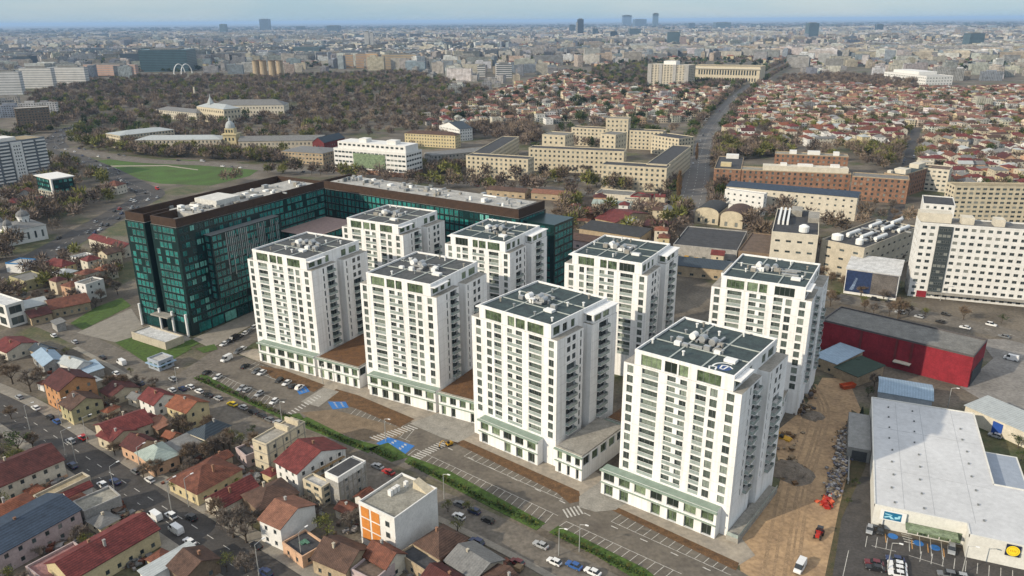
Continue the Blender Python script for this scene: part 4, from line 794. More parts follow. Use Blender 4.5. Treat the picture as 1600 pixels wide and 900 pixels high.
# --- sheds in the middle
for L, Rp, h, d, wall, roof, rm, lab in (((1052, 382), (1152, 392), 8, 46, 'grey', 'flat', 'dark', "large flat dark grey warehouse roof with rows of skylights"), ((1154, 392), (1206, 398), 8.5, 44, 'brown', 'flat', 'brown', "flat brown warehouse roof beside the plant with silver ducts"),
    ((1052, 414), (1150, 424), 6, 12, 'tan', 'shed', 'slate', "long low slate roofed shed before the dark warehouse"), ((905, 357), (1000, 371), 6, 18, 'tan', 'shed', 'dark', "long low shed with dark roof behind the back towers"), ((876, 372), (930, 380), 5, 10, 'pink', 'shed', 'brown', "low brown roofed shed row near the second glass wing"),
    ((1005, 352), (1045, 356), 6, 18, 'brown', 'gx', 'maroon', "dark maroon roofed shed in the brown yards"), ((930, 302), (985, 306), 5, 18, 'ivory', 'flat', 'grey', "low market sheds with grey green roof by the avenue"), ((985, 306), (1010, 309), 5, 14, 'red', 'flat', 'brown', "small dark red kiosk building by the avenue")):
    block("warehouse", "warehouse", lab, L, Rp, h, d, wall, roof, rm, 1, 6, 2, 1.4, cap=20, rise=1.5)
for L, Rp, h, d, wall, rm, lab in (((760, 296), (820, 301), 5, 12, 'tan', 'brown', "long brown roofed market shed facing the leftmost university wing"), ((830, 301), (900, 306), 5, 12, 'tan', 'salmon', "long salmon roofed market shed facing the university courtyard"), ((925, 318), (985, 322), 5, 12, 'ivory', 'green_grey', "grey-green roofed shed row facing the corner university wing"), ((1000, 322), (1040, 325), 5, 14, 'tan', 'brown', "brown roofed shed beside the dark red kiosk"), ((905, 330), (925, 334), 5, 16, 'brick', 'rust', "small rust roofed brick workshop in the brown yards")):
    block("warehouse", "warehouse", lab, L, Rp, h, d, wall, 'gx', rm, 1, 6, 2, 1.4, cap=20, rise=2)
r_ = block("house", "house", "long low house with half red half grey roof in the brown yards", (930, 341), (962, 348), 6, 0, 'tan', 'gx', 'red', 1, 4, 1.2, 1.4, back=(990, 329), rise=3.5, lm="the half red roofed house")
for L, Rp, lab in (((1086, 330), (1123, 334), "vaulted factory hall with cream arched front and dark grey roof"), ((1126, 336), (1161, 340), "vaulted factory hall with cream arched front and brown roof")):
    block("factory_hall", "factory hall", lab, L, Rp, 8, 26, 'cream', 'vault', 'dark' if 'grey' in lab else 'brown', 1, 5, 2, 3, rise=3.6, lm="the vaulted halls")
# --- red hall and surroundings
r_ = block("market_hall", "hall", "large bright red walled hall with flat dark grey roof", (1285, 500), (1522, 557), 13, 0, 'red', 'flat', 'grey', 0, back=(1552, 533), plain=True, lm="the red hall", trim=M("hall_trim", (.10, .09, .09), .8, .2))
W_, d_, h_ = r_['dims']
for x in (.28, .52, .62): b = MB(); b.box(W_ * x, -.35, 2, W_ * x + .8, -.02, h_ - .6); b.build("downpipe_casing", WALLS['dark_red'], r_)
b = MB(); b.box(W_ * .53, -2.6, 3.6, W_ * .64, -.05, 4.0, 0, True); b.build("canopy", WALLS['ivory'], r_); b = MB(); b.box(W_ + .02, d_ * .1, 0, W_ + .3, d_ * .9, 6); b.build("loading_door", WALLS['dark'], r_)
block("shed", "shed", "blue grey metal shed with low gable between the shop and the red hall", (1374, 612), (1457, 626), 6, 0, 'blue_grey', 'gx', 'light_blue', 0, back=(1466, 604), rise=1.4, plain=True, lm="the blue grey shed")
block("shed", "shed", "pale blue roofed shed at the foot of the back tower", (1272, 556), (1307, 569), 5, 0, 'tan', 'shed', 'light_blue', 1, 4, 1.2, 1.2, back=(1330, 545), rise=.8); block("shed", "shed", "low tan store with dark green tarpaulin roof beside the blue roofed shed", (1305, 574), (1340, 589), 4, 0, 'tan', 'shed', M("tarpaulin_green", (.035, .06, .045), .8, .2), 0, back=(1374, 572), rise=1.0, plain=True)
r_ = block("shed", "shed", "long cream shed with pale roof and blue door beyond the shop", (1509, 634), (1640, 692), 5.5, 12, 'ivory', 'shed', 'pale', 0, rise=.8, plain=True); W_, d_, h_ = r_['dims']; b = MB(); b.box(W_ * .36, -.15, .1, W_ * .36 + 3.4, -.02, 4.6); b.build("door", M("door_blue", (.02, .07, .30), .6, .1), r_)
# --- supermarket
SH = M("shop_roof_white", (.55, .555, .56), .8, .12, .06, col2=(.48, .485, .49)); SFAS = M("shop_fascia", (.66, .65, .60), .8, .1, .3)
p, q, k = at(1367, 788, 7), at(1512, 818, 7), at(1402, 627, 7); yw = yaw_of(p, q); L_ = (q - p).length; D_ = (k - p).dot(Vector((-math.sin(yw), math.cos(yw), 0)))
r_ = thing("shop", (p.x, p.y, 0), yw, "large supermarket with white flat roof and pale fascia beside the earth track", "supermarket"); LAND.append(("the white roofed shop", 110, 190))
pts = [(0, 0), (L_, 0), (L_, -5), (L_ + 34, -5), (L_ + 34, D_ * .34), (L_ + 9, D_ * .34), (L_ + 9, D_), (0, D_)]
cs, sn = math.cos(yw), math.sin(yw); occupy([(p.x + cs * a - sn * b_, p.y + sn * a + cs * b_) for a, b_ in pts], 1)
fa = Facade(r_); fa.ring(pts, 0, 6.2, {0: [(9 + 2.6 * i, 11.4 + 2.6 * i, .2, 3.6, 'p', .2) for i in range(5)]}, .2, 0); fa.done([SFAS], part="shop_window")
b = MB(); b.q([(x, y, 6.9) for x, y in pts]); b.build("roof", SH, r_)
b = MB()
for i in range(len(pts)):
    a, c = pts[i], pts[(i + 1) % len(pts)]; d = (Vector(c) - Vector(a)).normalized(); n = Vector((d.y, -d.x)) * .18
    b.q([(a[0] + n.x, a[1] + n.y, 4.6 if i in (0, 2) else 6.0), (c[0] + n.x, c[1] + n.y, 4.6 if i in (0, 2) else 6.0), (c[0] + n.x, c[1] + n.y, 7.15), (a[0] + n.x, a[1] + n.y, 7.15)]); b.q([(a[0] + n.x, a[1] + n.y, 7.15), (c[0] + n.x, c[1] + n.y, 7.15), (c[0] - n.x, c[1] - n.y, 7.15), (a[0] - n.x, a[1] - n.y, 7.15)]); b.q([(c[0] - n.x, c[1] - n.y, 6.9), (a[0] - n.x, a[1] - n.y, 6.9), (a[0] - n.x, a[1] - n.y, 7.15), (c[0] - n.x, c[1] - n.y, 7.15)])
b.build("fascia", SFAS, r_)
b = MB()
for x in (L_ * .33, L_ * .66, L_ + 2): b.box(x - .05, 1, 6.88, x + .05, D_ - 1, 6.93)
for y in (D_ * .3, D_ * .68): b.box(1, y - .05, 6.88, L_ + 8, y + .05, 6.935)
b.build("roof_seam", M("seam_grey", (.36, .37, .38), .8, .1), r_)
for i in range(26):
    x, y = (L_ * .22, L_ * .55, L_ + 4)[i % 3] + R.uniform(-.5, .5), 3 + (i // 3) * D_ / 9.2; b = MB(); b.box(x - .25, y - .25, 6.9, x + .25, y + .25, 7.3); b.build("roof_vent", FRAME, r_)
b = MB(); b.box(L_ + 9.02, D_ * .36, 0, L_ + 19, D_ * .7, 4.2); b.build("annexe", SFAS, r_); b = MB(); b.q([(L_ + 9.5, D_ * .37, 4.25), (L_ + 18.5, D_ * .37, 4.25), (L_ + 18.5, D_ * .69, 4.25), (L_ + 9.5, D_ * .69, 4.25)]); b.build("roof", M("annexe_roof", (.30, .34, .40), .8, .1), r_)
b = MB(); b.box(8, -3.6, 3.4, 20.5, -.25, 3.7, 0, True); b.build("entrance_canopy", GREENG[1], r_)
# loading dock on the side, signs
b = MB(); b.box(-7, D_ * .5, 0, -.25, D_ * .86, 4.6); b.box(-6.4, D_ * .28, 0, -6.0, D_ * .5, 1.2); dk = b.build("loading_dock", M("dock_grey", (.27, .27, .26), .85, .2), r_); b = MB(); b.box(-5.6, D_ * .5 - .1, .2, -1.2, D_ * .5 - .01, 3.6); b.build("dock_door", WALLS['dark'], dk)
b = MB(); b.box(1.6, -.9, 3.4, 8.0, -.65, 6.4); b.box(2.4, -.64, 0, 2.6, -.3, 3.4); sgn = b.build("sign_board", FRAME_W, r_); b = MB(); b.q([(2.5, -.91, 3.7), (6.9, -.91, 3.7), (6.9, -.91, 6.1), (2.5, -.91, 6.1)]); b.build("sign_panel", M("sign_blue", (.02, .16, .30), .4, .2), sgn)
b = MB()
for q_ in (((2.8, 5.5), (4.6, 5.3), (4.6, 5.1), (2.8, 5.2)), ((2.7, 4.5), (4.2, 5.0), (5.2, 4.1), (4.4, 4.0), (3.9, 4.5), (2.8, 4.1)), ((5.3, 4.2), (6.5, 4.5), (6.6, 5.5), (6.1, 5.4), (5.9, 4.9), (5.2, 4.9))): b.q([(x, -.918, z) for x, z in q_])
b.build("sign_graphic", M("sign_pale_blue", (.35, .66, .78), .5, .1), sgn)
sp_ = at(1585, 868, 5.2) - p; su = sp_.x * cs + sp_.y * sn - 14.8
b = MB(); b.box(su + 13.2, -5.6, 3.6, su + 16.4, -5.25, 6.8); s2 = b.build("sign_board", M("sign_navy", (.015, .02, .05), .5, 0), r_); b = MB()
for n_, r0, z, mi in ((20, 1.5, -.01, 0), (20, 1.2, -.018, 1), (20, 1.08, -.026, 0)): b.q([(su + 14.8 + r0 * math.cos(2 * math.pi * i / n_), -5.6 + z, 5.2 + r0 * math.sin(2 * math.pi * i / n_)) for i in range(n_)], mi)
for x0 in (-.7, -.3, .1, .45): b.q([(su + 14.8 + x0, -5.63, 4.95), (su + 14.8 + x0 + .22, -5.63, 4.95), (su + 14.8 + x0 + .22, -5.63, 5.5), (su + 14.8 + x0, -5.63, 5.5)], 1)
b.build("sign_disc", [M("sign_yellow", (.80, .62, .03), .5, .05), M("sign_orange", (.62, .32, .02), .5, .05)], s2)
# ------------------------------------------------------------------ the old houses in the near corner
def house(label, L, C, Rt, h, wall, roof, rm, rise=None, ns=1, chim=1, name="house", cat="house", **k):
    return block(name, cat, label, L, C, h, 0, wall, roof, rm, ns, k.pop('bay', 3.2), k.pop('ww', 1.1), k.pop('wh', 1.4), back=Rt, rise=rise, chim=chim, cap=40, **k)
house("tall orange house with maroon gable roof and lit balconies on the street side", (68, 597), (92, 611), (137, 585), 9, 'orange', 'gx', 'maroon', 3.2, 3, lm="the tall orange house")
house("olive house with brown gable roof next to the tall orange house", (93, 630), (111, 641), (156, 621), 6, 'olive', 'gx', 'brown', 2.6, 2, base=(.8, 'yellow'), lm="the olive house")
house("low cream house under a long dark maroon roof behind the olive house", (157, 611), (173, 621), (217, 605), 3.6, 'cream', 'gx', 'maroon', 2.2, lm="the long maroon roof")
house("low house with light blue metal roof by the side street", (50, 554), (68, 572), (96, 558), 3.8, 'grey', 'gx', 'light_blue', 1.8)
house("low white house with pale grey gable roof by the side street", (90, 566), (119, 576), (141, 566), 4, 'white', 'gx', 'pale', 1.8)
house("flat blue roofed lean-to next to the pale grey gable", (122, 571), (136, 584), (160, 575), 3, 'grey', 'shed', 'light_blue', .5, 0, 0)
house("low house with dark slate roof beyond the light blue roof", (46, 546), (66, 553), (97, 548), 3.6, 'tan', 'gx', 'slate', 1.8)
house("small white house with bright red roof on the side street corner", (217, 622), (240, 633), (265, 614), 5.2, 'white', 'gx', 'red', 2.6, 2, lm="the bright red roof on the corner")
house("yellow two-storey house with orange tiled roof facing the car park", (260, 634), (291, 645), (328, 629), 7, 'yellow', 'gx', 'orange', 2.2, 2, lm="the yellow house with orange roof")
house("house with slate blue hipped roof beside the yellow house", (297, 677), (320, 686), (357, 664), 4.6, 'ivory', 'hip', 'slate', 2.8, lm="the slate blue hipped roof")
house("small grey-blue roofed outbuilding below the slate hipped roof", (283, 682), (306, 696), (325, 684), 3.2, 'grey', 'shed', 'slate', .6, 0, 0)
house("long house with deep red roof running back from the city street", (148, 664), (170, 684), (232, 655), 4.6, 'cream', 'gy', 'red', 2.6, lm="the long deep red roof")
house("small bright red gabled front wing beside the long deep red roof", (152, 680), (174, 690), (204, 668), 4.2, 'cream', 'gx', 'red', 1.8)
house("peach house with striped rusty brown roof on the city street", (189, 695), (212, 706), (236, 684), 4.4, 'peach', 'gx', 'maroon', 2.4, lm="the striped brown roof")
house("peach corner house with pale green-grey hipped roof", (212, 707), (238, 727), (278, 709), 4.4, 'peach', 'hip', 'green_grey', 2.8, lm="the pale green hipped roof")
house("small shed with salmon roof between the red roofs", (230, 659), (247, 672), (264, 662), 3.4, 'brown', 'shed', 'salmon', .8, 0, 0)
house("tangle of patched grey sheet roofs behind the pale green roof", (258, 694), (282, 710), (312, 693), 3.2, 'grey', 'shed', 'grey', .5, 0, 0)
house("yellow house with large rust tiled hip roof on the city street", (263, 749), (308, 772), (362, 726), 4.2, 'yellow', 'hip', 'rust', 3.4, lm="the rust hipped roof")
house("pink walled shed with dark flat roof by the cream block", (368, 700), (384, 713), (398, 700), 4.2, 'pink', 'flat', 'dark', None, 1, 0)
house("house with bright red metal roof beside the rust hipped roof", (320, 779), (345, 794), (398, 758), 4.2, 'ivory', 'gy', 'red', 2.6, lm="the bright red metal roof")
house("weathered house with broad brown roof and sunken dark light well", (378, 773), (405, 797), (462, 766), 5, 'brown', 'hip', 'brown', 2.6, lm="the broad brown roof")
house("white two-storey house with salmon gable roof and blank grey side", (405, 811), (438, 826), (502, 793), 7.2, 'white', 'gx', 'salmon', 2.6, 2, sides=False, lm="the salmon gabled white house")
r_ = house("low peach house with dark flat roof and green plastic sheet on it", (441, 848), (472, 871), (506, 848), 3.6, 'peach', 'flat', 'dark', None, 1, 0)
b = MB(); b.box(3, 3, 3.3, 4.6, 5.0, 3.6); b.box(3.6, 4.0, 3.61, 5.6, 4.8, 3.8); b.build("plastic_sheet", M("sheet_green", (.10, .22, .15), .6, .4, .9), r_)
house("tan house with mauve-brown gable roof on the near street", (488, 872), (540, 894), (582, 858), 4.6, 'tan', 'gx', 'brown', 3.0, lm="the mauve brown gable")
house("pink house with flowered wall next to the mauve-brown gable", (548, 890), (584, 908), (615, 880), 4.6, 'pink', 'flat', 'brown', None, 1, 0)
house("house with glowing red-orange tiled roof in front of the orange panelled block", (568, 868), (603, 888), (628, 862), 5, 'ivory', 'gx', 'rust', 2.4)
house("house with brown pyramid roof beside the orange panelled block", (648, 849), (686, 872), (730, 841), 4.4, 'brick', 'hip', 'brown', 3.6, lm="the brown pyramid roof")
house("low house with dark flat roof before the brown pyramid roof", (622, 865), (664, 893), (692, 880), 4, 'tan', 'flat', 'dark', None, 1, 0)
house("low sheds with patched grey gable roof at the bottom edge", (696, 876), (742, 906), (782, 872), 3.6, 'stone', 'gx', 'grey', 2, lm="the patched grey gable")
house("low sheds with brown and pale roof strips at the bottom edge", (752, 900), (790, 925), (812, 905), 3.6, 'stone', 'gy', 'brown', 1.6)
house("maroon tiled roof house with grey boundary shed in the near corner", (660, 900), (700, 925), (730, 905), 3.6, 'brick', 'gx', 'maroon', 1.6)
# taller infill blocks
r_ = house("unfinished cream blockwork building with flat tan roof and parapet", (394, 687), (416, 695), (490, 664), 10.5, 'cream', 'flat', 'tan', None, 3, 0, bay=5, lm="the cream blockwork building", cat="building", name="blockwork_building")
W_, d_, h_ = r_['dims']; rooftop(r_, [(.02, .55, .98, .6, 1.6), (.02, .82, .98, .86, 1.6)], WALLS['cream'], "parapet_wall")
b = MB()
for z in (.3, 3.4, 6.8, 10.0): b.box(-.06, -.06, z, W_ + .06, d_ + .06, z + .3)
for y in np.linspace(.5, d_ - .8, 6): b.box(W_ + .0, y, 0, W_ + .09, y + .35, h_)
b.build("concrete_frame", CONC, r_)
r_ = house("white house with steep red roof and scaffolded brick side", (430, 721), (464, 740), (532, 697), 8, 'white', 'gx', 'red', 3.4, 3, lm="the scaffolded red roofed house")
W_, d_, h_ = r_['dims']
for k in range(3): b = MB(); b.box(W_ + .02, 5, .6 + 2.6 * k, W_ + 1.1, d_ - 1, .75 + 2.6 * k, 0, True); b.build("scaffold_deck", M("timber", (.36, .24, .12), .9, .3, .8), r_)
for y in np.arange(5, d_ - .5, 2.2): b = MB(); b.cyl((W_ + 1.05, y, 0), (W_ + 1.05, y, 8.6), .06, .06, 5); b.build("scaffold_pole", STEEL, r_)
house("small cream flat-roofed annexe with three balconies beside the scaffolded house", (473, 749), (502, 763), (519, 754), 6.6, 'cream', 'flat', 'pale', None, 3, 0, ww=2.0, cat="building", name="annexe")
r_ = house("bare grey blockwork building with three floors and white parapet", (508, 739), (528, 748), (588, 728), 9.6, 'grey', 'flat', 'dark', None, 3, 0, bay=5, ww=.9, trim=WALLS['white'], lm="the grey blockwork building", cat="building", name="blockwork_building")
W_, d_, h_ = r_['dims']; b = MB()
for z in (.3, 3.1, 6.0): b.box(-.07, -.07, z, W_ + .07, d_ + .07, z + .35)
for y in np.linspace(.2, d_ - .6, 7): b.box(W_ + .0, y, 0, W_ + .10, y + .4, h_ - 1)
b.build("concrete_frame", CONC, r_); b = MB(); b.box(-.1, -.1, h_ - 1.4, W_ + .1, d_ * .9, h_ + .35); b.build("parapet_wall", WALLS['white'], r_)
b = MB(); b.box(.4, .4, h_ + .36, W_ - .4, d_ * .88, h_ + .4); b.build("roof", FLAT['dark'], r_)
r_ = house("white apartment building with orange panels on the street face and blank side wall", (560, 784), (616, 811), (686, 765), 13, 'white', 'flat', 'concrete', None, 0, 0, plain=True, lm="the orange panelled block", cat="building", name="apartment_building")
W_, d_, h_ = r_['dims']
for i in range(2):
    for k in range(3): b = MB(); b.box(W_ * (.06 + .29 * i), -.12, h_ - 3.9 - 3.5 * k, W_ * (.29 + .29 * i), -.01, h_ - .9 - 3.5 * k); b.build("orange_panel", M("panel_orange", (.60, .23, .05), .6, .15, .5), r_)
for k in range(3): link("window", win_mesh(1.4, 1.6, 'w', 0), r_, (W_ * .80, -.06, h_ - 3.4 - 3.4 * k))
for x, y, w_ in ((.3, .42, 1.2), (.3, .5, 1.2), (.3, .58, 1.2), (.35, .75, 1.0)): b = MB(); b.box(W_ * x, d_ * y, h_ - .36, W_ * x + w_, d_ * y + 1.0, h_ + 1.3); b.build("chimney", WALLS['white'], r_)
b = MB(); b.q([(W_ * .55, d_ * .8, h_ - .34), (W_ - .4, d_ * .8, h_ - .34), (W_ * .55, d_ * .82, h_ + 1.8)]); b.q([(W_ * .55, d_ * .98, h_ - .34), (W_ - .4, d_ * .98, h_ - .34), (W_ * .55, d_ * .96, h_ + 1.8)]); b.q([(W_ * .55, d_ * .8, h_ - .34), (W_ * .55, d_ * .98, h_ - .34), (W_ * .55, d_ * .96, h_ + 1.8), (W_ * .55, d_ * .82, h_ + 1.8)]); b.q([(W_ * .55, d_ * .82, h_ + 1.8), (W_ * .55, d_ * .96, h_ + 1.8), (W_ - .4, d_ * .98, h_ - .34), (W_ - .4, d_ * .8, h_ - .34)]); b.build("stair_hood", WALLS['cream'], r_)
# across the city street
house("long two-storey house with maroon roof and half peach half ivory walls", (-52, 742), (-18, 768), (96, 716), 6.2, 'ivory', 'gy', 'maroon', 3.0, 2, 2, base=(1.0, 'peach'), lm="the long maroon roofed house")
house("yellow walled house with orange hipped roof across the city street", (-40, 806), (-14, 826), (67, 789), 5.2, 'yellow', 'hip', 'orange', 2.6, 1, lm="the orange hipped roof")
house("long two-storey pink house under a plain dark blue roof", (-82, 852), (-30, 882), (130, 799), 6.4, 'pink', 'gy', 'blue', 2.2, 2, 1, lm="the dark blue roof")
house("grey concrete annexe at the street end of the dark blue roof", (114, 784), (131, 800), (190, 776), 5, 'grey', 'flat', 'concrete', None, 1, 0)
house("narrow shed with shiny red roof by the city street", (98, 770), (106, 776), (144, 760), 3.4, 'white', 'gy', 'red', 1.0, 0, 0)
house("tan yard wall building with bright rendered strip before the long maroon roof", (52, 775), (64, 782), (134, 741), 3.2, 'stone', 'flat', 'tan', None, 0, 0)
house("long yellow house with maroon-red tiled roof beside the city street", (72, 880), (112, 906), (276, 842), 5.4, 'yellow', 'gy', 'red', 2.8, 1, 2, lm="the long maroon-red roof")
house("long narrow shed with white metal roof along the maroon-red roof", (134, 858), (143, 866), (236, 815), 3.6, 'white', 'shed', 'pale', .5, 0, 0)
house("low pink concrete roofed garage row at the bottom edge", (40, 886), (78, 915), (152, 872), 3.2, 'pink', 'flat', M("roof_pink", (.30, .16, .15), .9, .3), None, 0, 0)
house("long shed with white roof strip at the bottom edge by the street", (218, 892), (232, 904), (302, 856), 4, 'white', 'shed', 'pale', .6, 0, 0)
house("house with brown tiled gable roof at the bottom edge by the yellow tree", (262, 884), (288, 904), (336, 868), 4.4, 'brown', 'gx', 'brown', 2.2)
# left edge, towards the church
house("yellow villa with bright red hipped roof near the avenue", (67, 412), (96, 418), (116, 411), 6, 'yellow', 'hip', 'red', 3, 2, lm="the yellow villa")
house("long cream walled building with dark red roof beside the glass block", (138, 372), (193, 388), (200, 380), 6, 'ivory', 'gx', 'red', 2, 1)
house("long low house with rust roof beside the narrow lawn", (70, 470), (80, 484), (132, 462), 4.5, 'tan', 'gy', 'rust', 2.4, lm="the rust roof by the lawn")
house("low house with maroon roof and small white chimneys near the narrow lawn", (35, 488), (48, 497), (76, 486), 4, 'tan', 'gy', 'maroon', 2)
house("low grey roofed house behind the rust roof", (28, 472), (40, 482), (70, 470), 4, 'stone', 'gy', 'pale', 2)
house("grey-green flat roofed garage building below the yellow villa", (14, 432), (38, 440), (70, 430), 5.5, 'olive', 'flat', 'grey', None, 1, 0, lm="the grey-green garage")
house("white framed modern building with dark recessed windows at the picture edge", (-40, 462), (8, 478), (20, 465), 11, 'white', 'flat', 'white', None, 2, 0, bay=7, ww=5.5, wh=3.6, lm="the white framed building")
house("low house with two red metal roofs at the picture edge", (-14, 541), (10, 551), (48, 531), 4.2, 'ivory', 'gx', 'red', 2, lm="the red metal roofs")
house("small grey lean-to house near the lawn corner", (80, 502), (88, 508), (100, 503), 3.6, 'grey', 'shed', 'grey', .6, 0, 0)
block("petrol_station", "petrol station", "petrol station canopy with blue and white edge beside the avenue", (36, 413), (58, 405), 5.5, 12, 'white', 'flat', 'pale', 0, plain=True, trim=M("canopy_blue", (.03, .16, .36), .5, .1))
# small blue gatehouse
r_ = block("gatehouse", "gatehouse", "small two-tier blue glazed gatehouse on the lawn corner", (230, 560), (247, 566), 4.2, 0, 'blue_grey', 'flat', 'light_blue' if False else 'pale', 1, 2.4, 1.8, 2.2, back=(268, 556), kind='p', lm="the blue gatehouse"); W_, d_, h_ = r_['dims']
b = MB(); b.box(-.8, -.8, 2.2, W_ + .8, d_ + .8, 2.5, 0, True); b.build("canopy", M("canopy_pale_blue", (.30, .42, .55), .5, .1), r_)
r_ = block("pavilion", "pavilion", "low white roofed entrance pavilion at the foot of the glass block", (205, 519), (258, 536), 3.4, 9, 'stone', 'flat', 'white', 0, plain=True)
# ------------------------------------------------------------------ vehicles
PAINT = {k: M("paint_" + k, c, .28, .06, .8, spec=.6) for k, c in (("white", (.70, .70, .69)), ("silver", (.34, .35, .36)), ("grey", (.14, .145, .15)), ("black", (.018, .018, .02)), ("dark blue", (.02, .035, .10)), ("blue", (.03, .10, .30)), ("red", (.36, .02, .02)), ("dark red", (.13, .015, .02)), ("yellow", (.70, .50, .02)), ("green", (.04, .12, .06)), ("beige", (.36, .31, .23)))}
TYRE = M("tyre", (.02, .02, .02), .9, 0); CARGL = M("car_glass", (.015, .018, .02), .08, 0, spec=.7); RIM = M("wheel_rim", (.4, .4, .41), .4, 0, metal=.6); LAMPW = M("lamp_lens", (.6, .6, .58), .2, 0); LAMPR = M("lamp_red", (.30, .01, .01), .3, 0)
def loft(b, secs, mi=0):
    n = len(secs[0])
    for s0, s1 in zip(secs[:-1], secs[1:]):
        for i in range(n - 1): b.q([s0[i], s0[i + 1], s1[i + 1], s1[i]], mi)
    b.q(secs[0], mi); b.q(secs[-1][::-1], mi)
def car_meshes(kind):
    L, W_, H = {"hatch": (4.1, 1.76, 1.5), "saloon": (4.6, 1.8, 1.46), "van": (5.4, 2.0, 2.35), "suv": (4.5, 1.86, 1.7)}[kind]
    prof = {"hatch": [(-.5, .62, .80), (-.47, .40, .86), (-.2, .32, .96), (.30, .30, 1.0), (.46, .32, .92), (.5, .50, .7)], }.get("x")
    b = MB(); w2 = W_ / 2
    st = [(-L / 2, .45, .68, .78), (-L / 2 + .12, .28, .78, .92), (-L * .2, .22, .90, 1.0), (L * .25, .22, .94, 1.0), (L / 2 - .12, .28, .90, .94), (L / 2, .45, .78, .82)] if kind != "van" else [(-L / 2, .45, .95, .84), (-L / 2 + .15, .3, 1.1, .95), (-L * .3, .25, 1.3, 1.0), (L * .25, .25, 1.3, 1.0), (L / 2 - .06, .3, 1.3, .98), (L / 2, .4, 1.3, .96)]
    secs = [[(-w2 * k, x, z0), (-w2 * k, x, z0 + (z1 - z0) * .6), (-w2 * k * .95, x, z1), (w2 * k * .95, x, z1), (w2 * k, x, z0 + (z1 - z0) * .6), (w2 * k, x, z0)] for x, z0, z1, k in st]
    loft(b, secs)
    # roof plate and pillars of the cabin
    if kind == "van": c0, c1, c2, c3 = -L * .36, -L * .24, L * .46, L * .49
    else: c0, c1, c2, c3 = -L * .22, -L * .08, L * (.28 if kind == "saloon" else .36), L * (.40 if kind == "saloon" else .47)
    zb = (.9 if kind != "van" else 1.28); wr = w2 * (.74 if kind != "van" else .88)
    b.q([(-wr, c1, H), (wr, c1, H), (wr, c2, H), (-wr, c2, H)])
    for i in range(2):
        s = (-1, 1)[i]; 
        for y in (c1 + (c2 - c1) * .48,): b.q([(s * w2 * .93, y - .06, zb), (s * w2 * .93, y + .06, zb), (s * wr * 1.01, y + .05, H), (s * wr * 1.01, y - .05, H)])
    if kind == "van": b.q([(-w2 * .95, c1 + 1, zb), (-w2 * .95, c3, zb), (-wr * 1.02, c2, H), (-wr * 1.02, c1 + .8, H)]); b.q([(w2 * .95, c1 + 1, zb), (w2 * .95, c3, zb), (wr * 1.02, c2, H), (wr * 1.02, c1 + .8, H)]); b.q([(-w2 * .95, c3 + .01, zb), (w2 * .95, c3 + .01, zb), (wr, c2 + .01, H), (-wr, c2 + .01, H)])
    body = b.mesh("body", [PAINT["white"]])
    g = MB(); lo = [(-w2 * .92, c0, zb), (w2 * .92, c0, zb), (w2 * .92, c3, zb), (-w2 * .92, c3, zb)]; hi = [(-wr, c1, H - .012), (wr, c1, H - .012), (wr, c2, H - .012), (-wr, c2, H - .012)]
    for i in range(4): g.q([lo[i], lo[(i + 1) % 4], hi[(i + 1) % 4], hi[i]])
    wn = MB(); r = .32 if kind != "van" else .36
    wn.cyl((-.11, 0, 0), (.11, 0, 0), r, r, 12, 0); wn.cyl((-.12, 0, 0), (.12, 0, 0), r * .6, r * .6, 8, 1)
    hl = MB(); hl.box(-.16, -.05, -.07, .16, .05, .07, 0, True); tl = MB(); tl.box(-.14, -.05, -.09, .14, .05, .09, 0, True)
    return dict(body=body, glass=g.mesh("windows_band", [CARGL]), wheel=wn.mesh("wheel", [TYRE, RIM]), hl=hl.mesh("headlight", [LAMPW]), tl=tl.mesh("tail_light", [LAMPR]), dims=(L, W_, H, r))
CARM = {k: car_meshes(k) for k in ("hatch", "saloon", "van", "suv")}
KINDW = {"hatch": "hatchback", "saloon": "saloon car", "van": "van", "suv": "off-road car"}
CARS = []
def car(x, y, yaw, col=None, kind=None, where="", parts=True, z=.06):
    col = col or R.choices(["white", "silver", "grey", "black", "dark blue", "red", "beige", "blue"], [26, 20, 16, 20, 6, 4, 3, 3])[0]
    kind = kind or R.choices(["hatch", "saloon", "suv", "van"], [40, 30, 22, 4])[0]; m = CARM[kind]; L, W_, H, r = m['dims']
    root = thing("delivery_van" if kind == "van" else "parked_car", (x, y, z), yaw, None, "van" if kind == "van" else "car")
    def sub(nm, me, loc=None, rz=0, mat=None):
        o = link(nm, me, root, loc, rz)
        if mat: o.material_slots[0].link = 'OBJECT'; o.material_slots[0].material = mat
        return o
    sub("body", m['body'], mat=PAINT[col]); sub("window_glass", m['glass'])
    if parts:
        for sx in (-1, 1):
            for sy in (-.31, .30): sub("wheel", m['wheel'], (sx * (W_ / 2 - .1), sy * L, r))
            sub("headlight", m['hl'], (sx * W_ * .33, -L / 2 + .06, .64 if kind != "van" else .85)); sub("tail_light", m['tl'], (sx * W_ * .36, L / 2 - .05, .72))
    CARS.append((root, col, KINDW[kind], where, x, y)); return root
def car_px(px, py, axis, col=None, kind=None, where="", flip=False, parts=True, z=.07):
    """axis: two pixels giving the direction the car is lined up with"""
    p = at(px, py, .7); yw = yaw_of(at(*axis[0]), at(*axis[1])) - math.pi / 2 + (math.pi if flip else 0)
    return car(p.x, p.y, yw, col, kind, where, parts, z)
AX2 = ((440, 690), (560, 735)); W1_ = "at the kerb"
for px, py, c in ((297, 604, 'white'), (311, 611, 'white'), (326, 617, 'black'), (341, 622, 'silver'), (363, 631, 'yellow'), (380, 636, 'silver'), (396, 643, 'black'), (409, 649, 'black'), (421, 655, 'grey'), (434, 660, 'silver')): car_px(px, py, ((310, 612), (434, 662)), c, 'saloon' if c in 'yellow black' else 'hatch', W1_ + " by the first hedge")
